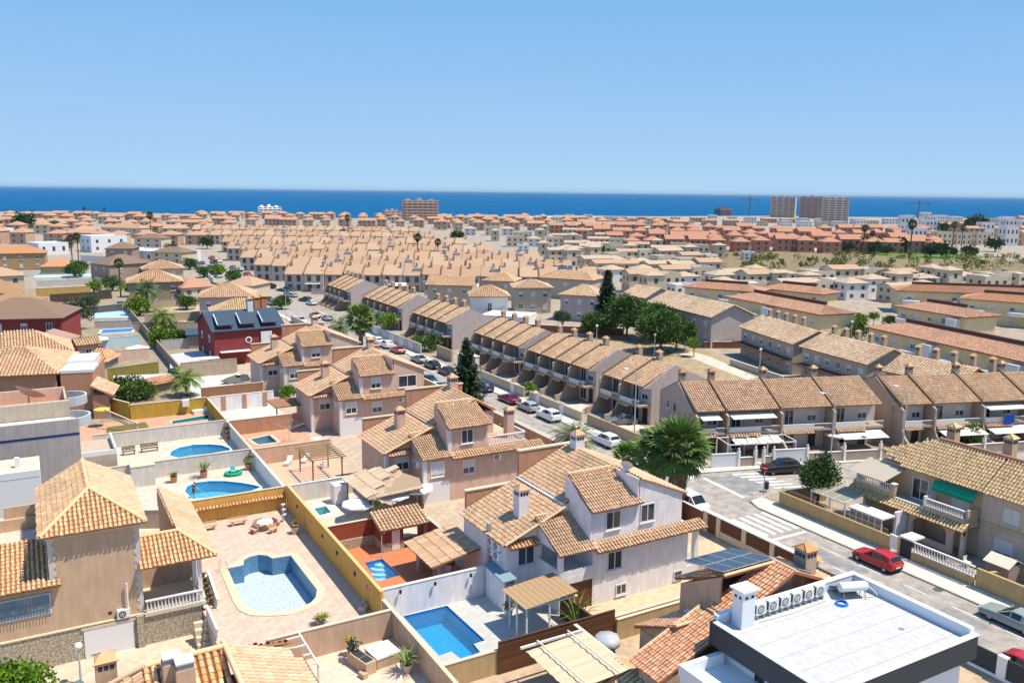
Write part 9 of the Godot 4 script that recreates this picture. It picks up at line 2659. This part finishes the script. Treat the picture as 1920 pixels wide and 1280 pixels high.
func person() -> void:
	# stands on the pool edge, bent a little over the water, holding a long pole
	var at: Vector3 = Vector3(12.75, 0, -87.63)
	var o := thing("person", "person in dark shirt and shorts standing at the pool edge with a cleaning pole", "person", at, 55)
	var V := func(x: float, y: float, z: float) -> Vector3: return Vector3(x, y, z)
	var bones := [
		[V.call(0, 0.95, 0), V.call(0, 1.15, 0.02), 0.14, 0.13], [V.call(0, 1.15, 0.02), V.call(0, 1.4, 0.07), 0.14, 0.15], [V.call(-0.15, 1.4, 0.07), V.call(0.15, 1.4, 0.07), 0.08, 0.08], [V.call(0, 1.42, 0.08), V.call(0, 1.55, 0.12), 0.055, 0.05],
		[V.call(0, 1.62, 0.14), V.call(0, 1.68, 0.14), 0.085, 0.1],
		[V.call(-0.09, 0.93, 0), V.call(-0.11, 0.5, 0.05), 0.095, 0.06], [V.call(-0.11, 0.5, 0.05), V.call(-0.11, 0.08, 0.0), 0.055, 0.038], [V.call(-0.11, 0.05, -0.02), V.call(-0.12, 0.04, 0.17), 0.045, 0.035],
		[V.call(0.09, 0.93, 0), V.call(0.12, 0.5, -0.02), 0.095, 0.06], [V.call(0.12, 0.5, -0.02), V.call(0.12, 0.08, -0.1), 0.055, 0.038], [V.call(0.12, 0.05, -0.12), V.call(0.13, 0.04, 0.07), 0.045, 0.035],
		[V.call(-0.2, 1.4, 0.07), V.call(-0.27, 1.14, 0.14), 0.052, 0.042], [V.call(-0.27, 1.14, 0.14), V.call(-0.12, 1.06, 0.36), 0.04, 0.028], [V.call(-0.12, 1.06, 0.36), V.call(-0.06, 1.06, 0.42), 0.034, 0.026],
		[V.call(0.2, 1.4, 0.07), V.call(0.28, 1.18, 0.18), 0.052, 0.042], [V.call(0.28, 1.18, 0.18), V.call(0.12, 1.2, 0.38), 0.04, 0.028], [V.call(0.12, 1.2, 0.38), V.call(0.06, 1.21, 0.43), 0.034, 0.026]]
	for sgn in [[-0.06, 1.06, 0.42, 1.0], [0.06, 1.21, 0.43, -1.0]]:
		for k in 4:
			var b: Vector3 = V.call(sgn[0], sgn[1] + 0.03 - k * 0.02, sgn[2])
			bones.append([b, b + V.call(0.05 * sgn[3], -0.004, 0.03), 0.01, 0.009])
			bones.append([b + V.call(0.05 * sgn[3], -0.004, 0.03), b + V.call(0.055 * sgn[3], -0.006, -0.01), 0.009, 0.008])
		bones.append([V.call(sgn[0], sgn[1] + 0.02, sgn[2] - 0.02), V.call(sgn[0] + 0.05 * sgn[3], sgn[1] + 0.03, sgn[2] - 0.02), 0.011, 0.009])
	bones.append([V.call(0, 1.63, 0.23), V.call(0, 1.615, 0.245), 0.018, 0.015])
	var s := skin(bones, 0.022, func(p: Vector3) -> Color:
		if p.y > 0.58 and p.y < 1.0 and absf(p.x) < 0.25: return Color(0.05, 0.05, 0.055)
		if p.y >= 1.0 and p.y < 1.47 and absf(p.x) < 0.255 and p.z < 0.27: return Color(0.025, 0.026, 0.032)
		if p.y > 1.69 or (p.y > 1.6 and p.z < 0.12): return Color(0.05, 0.035, 0.025)
		if p.y < 0.07: return Color(0.05, 0.05, 0.05)
		return Color(0.42, 0.24, 0.16))
	part(o, "body", s, PL)
	solo("cleaning_pole", "long thin pool cleaning pole in the person's hands", "pole", S(Color(0.6, 0.62, 0.64)).tube([Vector3(-0.35, 1.9, -0.1), Vector3(0.0, 1.13, 0.44), Vector3(0.5, 0.0, 1.3)], 0.014, 0.014, 6), mat("plain", Color(1, 1, 1), 0.4), at, 55)

func small_things() -> void:
	# sand coloured shade sail on rails in the yard below the white villa
	var sand := [Color(0.62, 0.46, 0.31), Color(0.64, 0.48, 0.33), Color(0.6, 0.44, 0.3)]
	var o := thing("shade_canopy", "cream slatted sliding shade canopy with two rails in the lower yard", "canopy", Vector3(25.5, 0, -42.6))
	for k in 14:
		part(o, "canopy_fold", S(sand[k % 3]).slab([Vector3(-0.1, 2.5 + 0.06 * (k % 2), 0.02 + k * 0.36), Vector3(-0.1, 2.5 + 0.06 * (1 - k % 2), 0.38 + k * 0.36), Vector3(4.3, 2.7 + 0.06 * (1 - k % 2), 0.38 + k * 0.36), Vector3(4.3, 2.7 + 0.06 * (k % 2), 0.02 + k * 0.36)], 0.02), mat("canvas_plain", Color(1, 1, 1), 0.95))
	for x in [0.9, 3.2]: bx(o, "rail", WT, x, 2.74 + x * 0.045, -0.3, x + 0.07, 2.82 + x * 0.045, 5.4)
	bx(o, "wall_rail", WT, -0.3, 2.55, -0.35, 4.4, 2.7, -0.22)
	for z in [0.0, 5.0]: bx(o, "post", WT, 4.3, 0, z, 4.42, 2.7, z + 0.12)
	var low := thing("low_tiled_house", "low house with pale tan barrel tiles below the shade canopy", "house", Vector3(29.6, -1.0, -38.6))
	bx(low, "wall", stucco("sand", 0.56, 0.4, 0.27), -2.4, 0, -0.4, 2.9, 2.4, 6.0)
	tiled(low, [Vector3(-3.0, 2.45, -0.8), Vector3(-3.0, 2.45, 6.0), Vector3(0.2, 3.6, 6.0), Vector3(0.2, 3.6, -0.8)], YELLOW_TILES, 0.36, 0.42)
	tiled(low, [Vector3(3.1, 2.45, 6.0), Vector3(3.1, 2.45, -0.8), Vector3(0.2, 3.6, -0.8), Vector3(0.2, 3.6, 6.0)], TAN_TILES, 0.36, 0.42)
	var tk := thing("metal_cistern", "grey faceted metal tank beside the scalloped brown wall", "tank", Vector3(31.3, 0, -42.0))
	part(tk, "tank", S().lathe([Vector2(0.45, 1.3), Vector2(0.85, 1.7), Vector2(0.8, 2.25), Vector2(0, 2.4)], Vector3.ZERO, 8), flat_mat("zinc_pale", 0.42, 0.45, 0.47, 0.35))
	bx(tk, "stand", flat_mat("charcoal", 0.035, 0.045, 0.055), -0.4, 0, -0.4, 0.4, 1.3, 0.4)
	wall("garden_wall", "brown capped wall beside the shade canopy and the metal tank", 30.4, -44.5, 30.4, -38.6, 2.2, stucco("rust_dark", 0.2, 0.13, 0.09), flat_mat("pale_cap", 0.6, 0.56, 0.5))
	# plastic chairs across the street
	for k in 4:
		var c := thing("garden_chair", ["white plastic chair in the shaded porch across the street", "white plastic chair by the low dividing wall, left", "white plastic chair by the low dividing wall, middle", "white plastic chair by the low dividing wall, right"][k], "chair", [Vector3(67.6, 0, -40.2), Vector3(66.4, 0, -34.6), Vector3(67.6, 0, -33.8), Vector3(68.0, 0, -32.6)][k], k * 80.0)
		chair(c, WT)
	var tb := thing("garden_table", "round white table among the plastic chairs across the street", "table", Vector3(66.9, 0, -33.4))
	part(tb, "tabletop", S(Color(0.7, 0.7, 0.7)).lathe([Vector2(0, 0.7), Vector2(0.5, 0.7), Vector2(0.5, 0.74), Vector2(0, 0.74)], Vector3.ZERO, 14), PL)
	part(tb, "leg", S(Color(0.5, 0.5, 0.5)).tube([Vector3.ZERO, Vector3(0, 0.7, 0)], 0.06, 0.06, 6), PL)
	potted("leafy shrub in the shaded yard by the plastic chairs", Vector3(69.2, 0, -34.6), 1.3, 0.3, Color(0.3, 0.2, 0.15), Color(0.06, 0.1, 0.04), 1)
	# solar water heaters on the far terraces
	for k in 4:
		var p := thing("solar_module", "%s dark solar panel on the right end of the nearest long terrace" % NTH[k], "solar panel", Vector3.ZERO, -29.45, "solar panels on the long terrace")
		var fwd := Vector3(0.4916, 0, -0.8708); var right := Vector3(0.8708, 0, 0.4916)
		p.position = fwd * 263.5 + right * (13.0 + k * 1.6)
		part(p, "cell", S().slab([Vector3(0, 6.3, -0.5), Vector3(1.4, 6.3, -0.5), Vector3(1.4, 8.4, -5.0), Vector3(0, 8.4, -5.0)], 0.08), glass("solar_cell_far", 0.05, 0.08, 0.13))
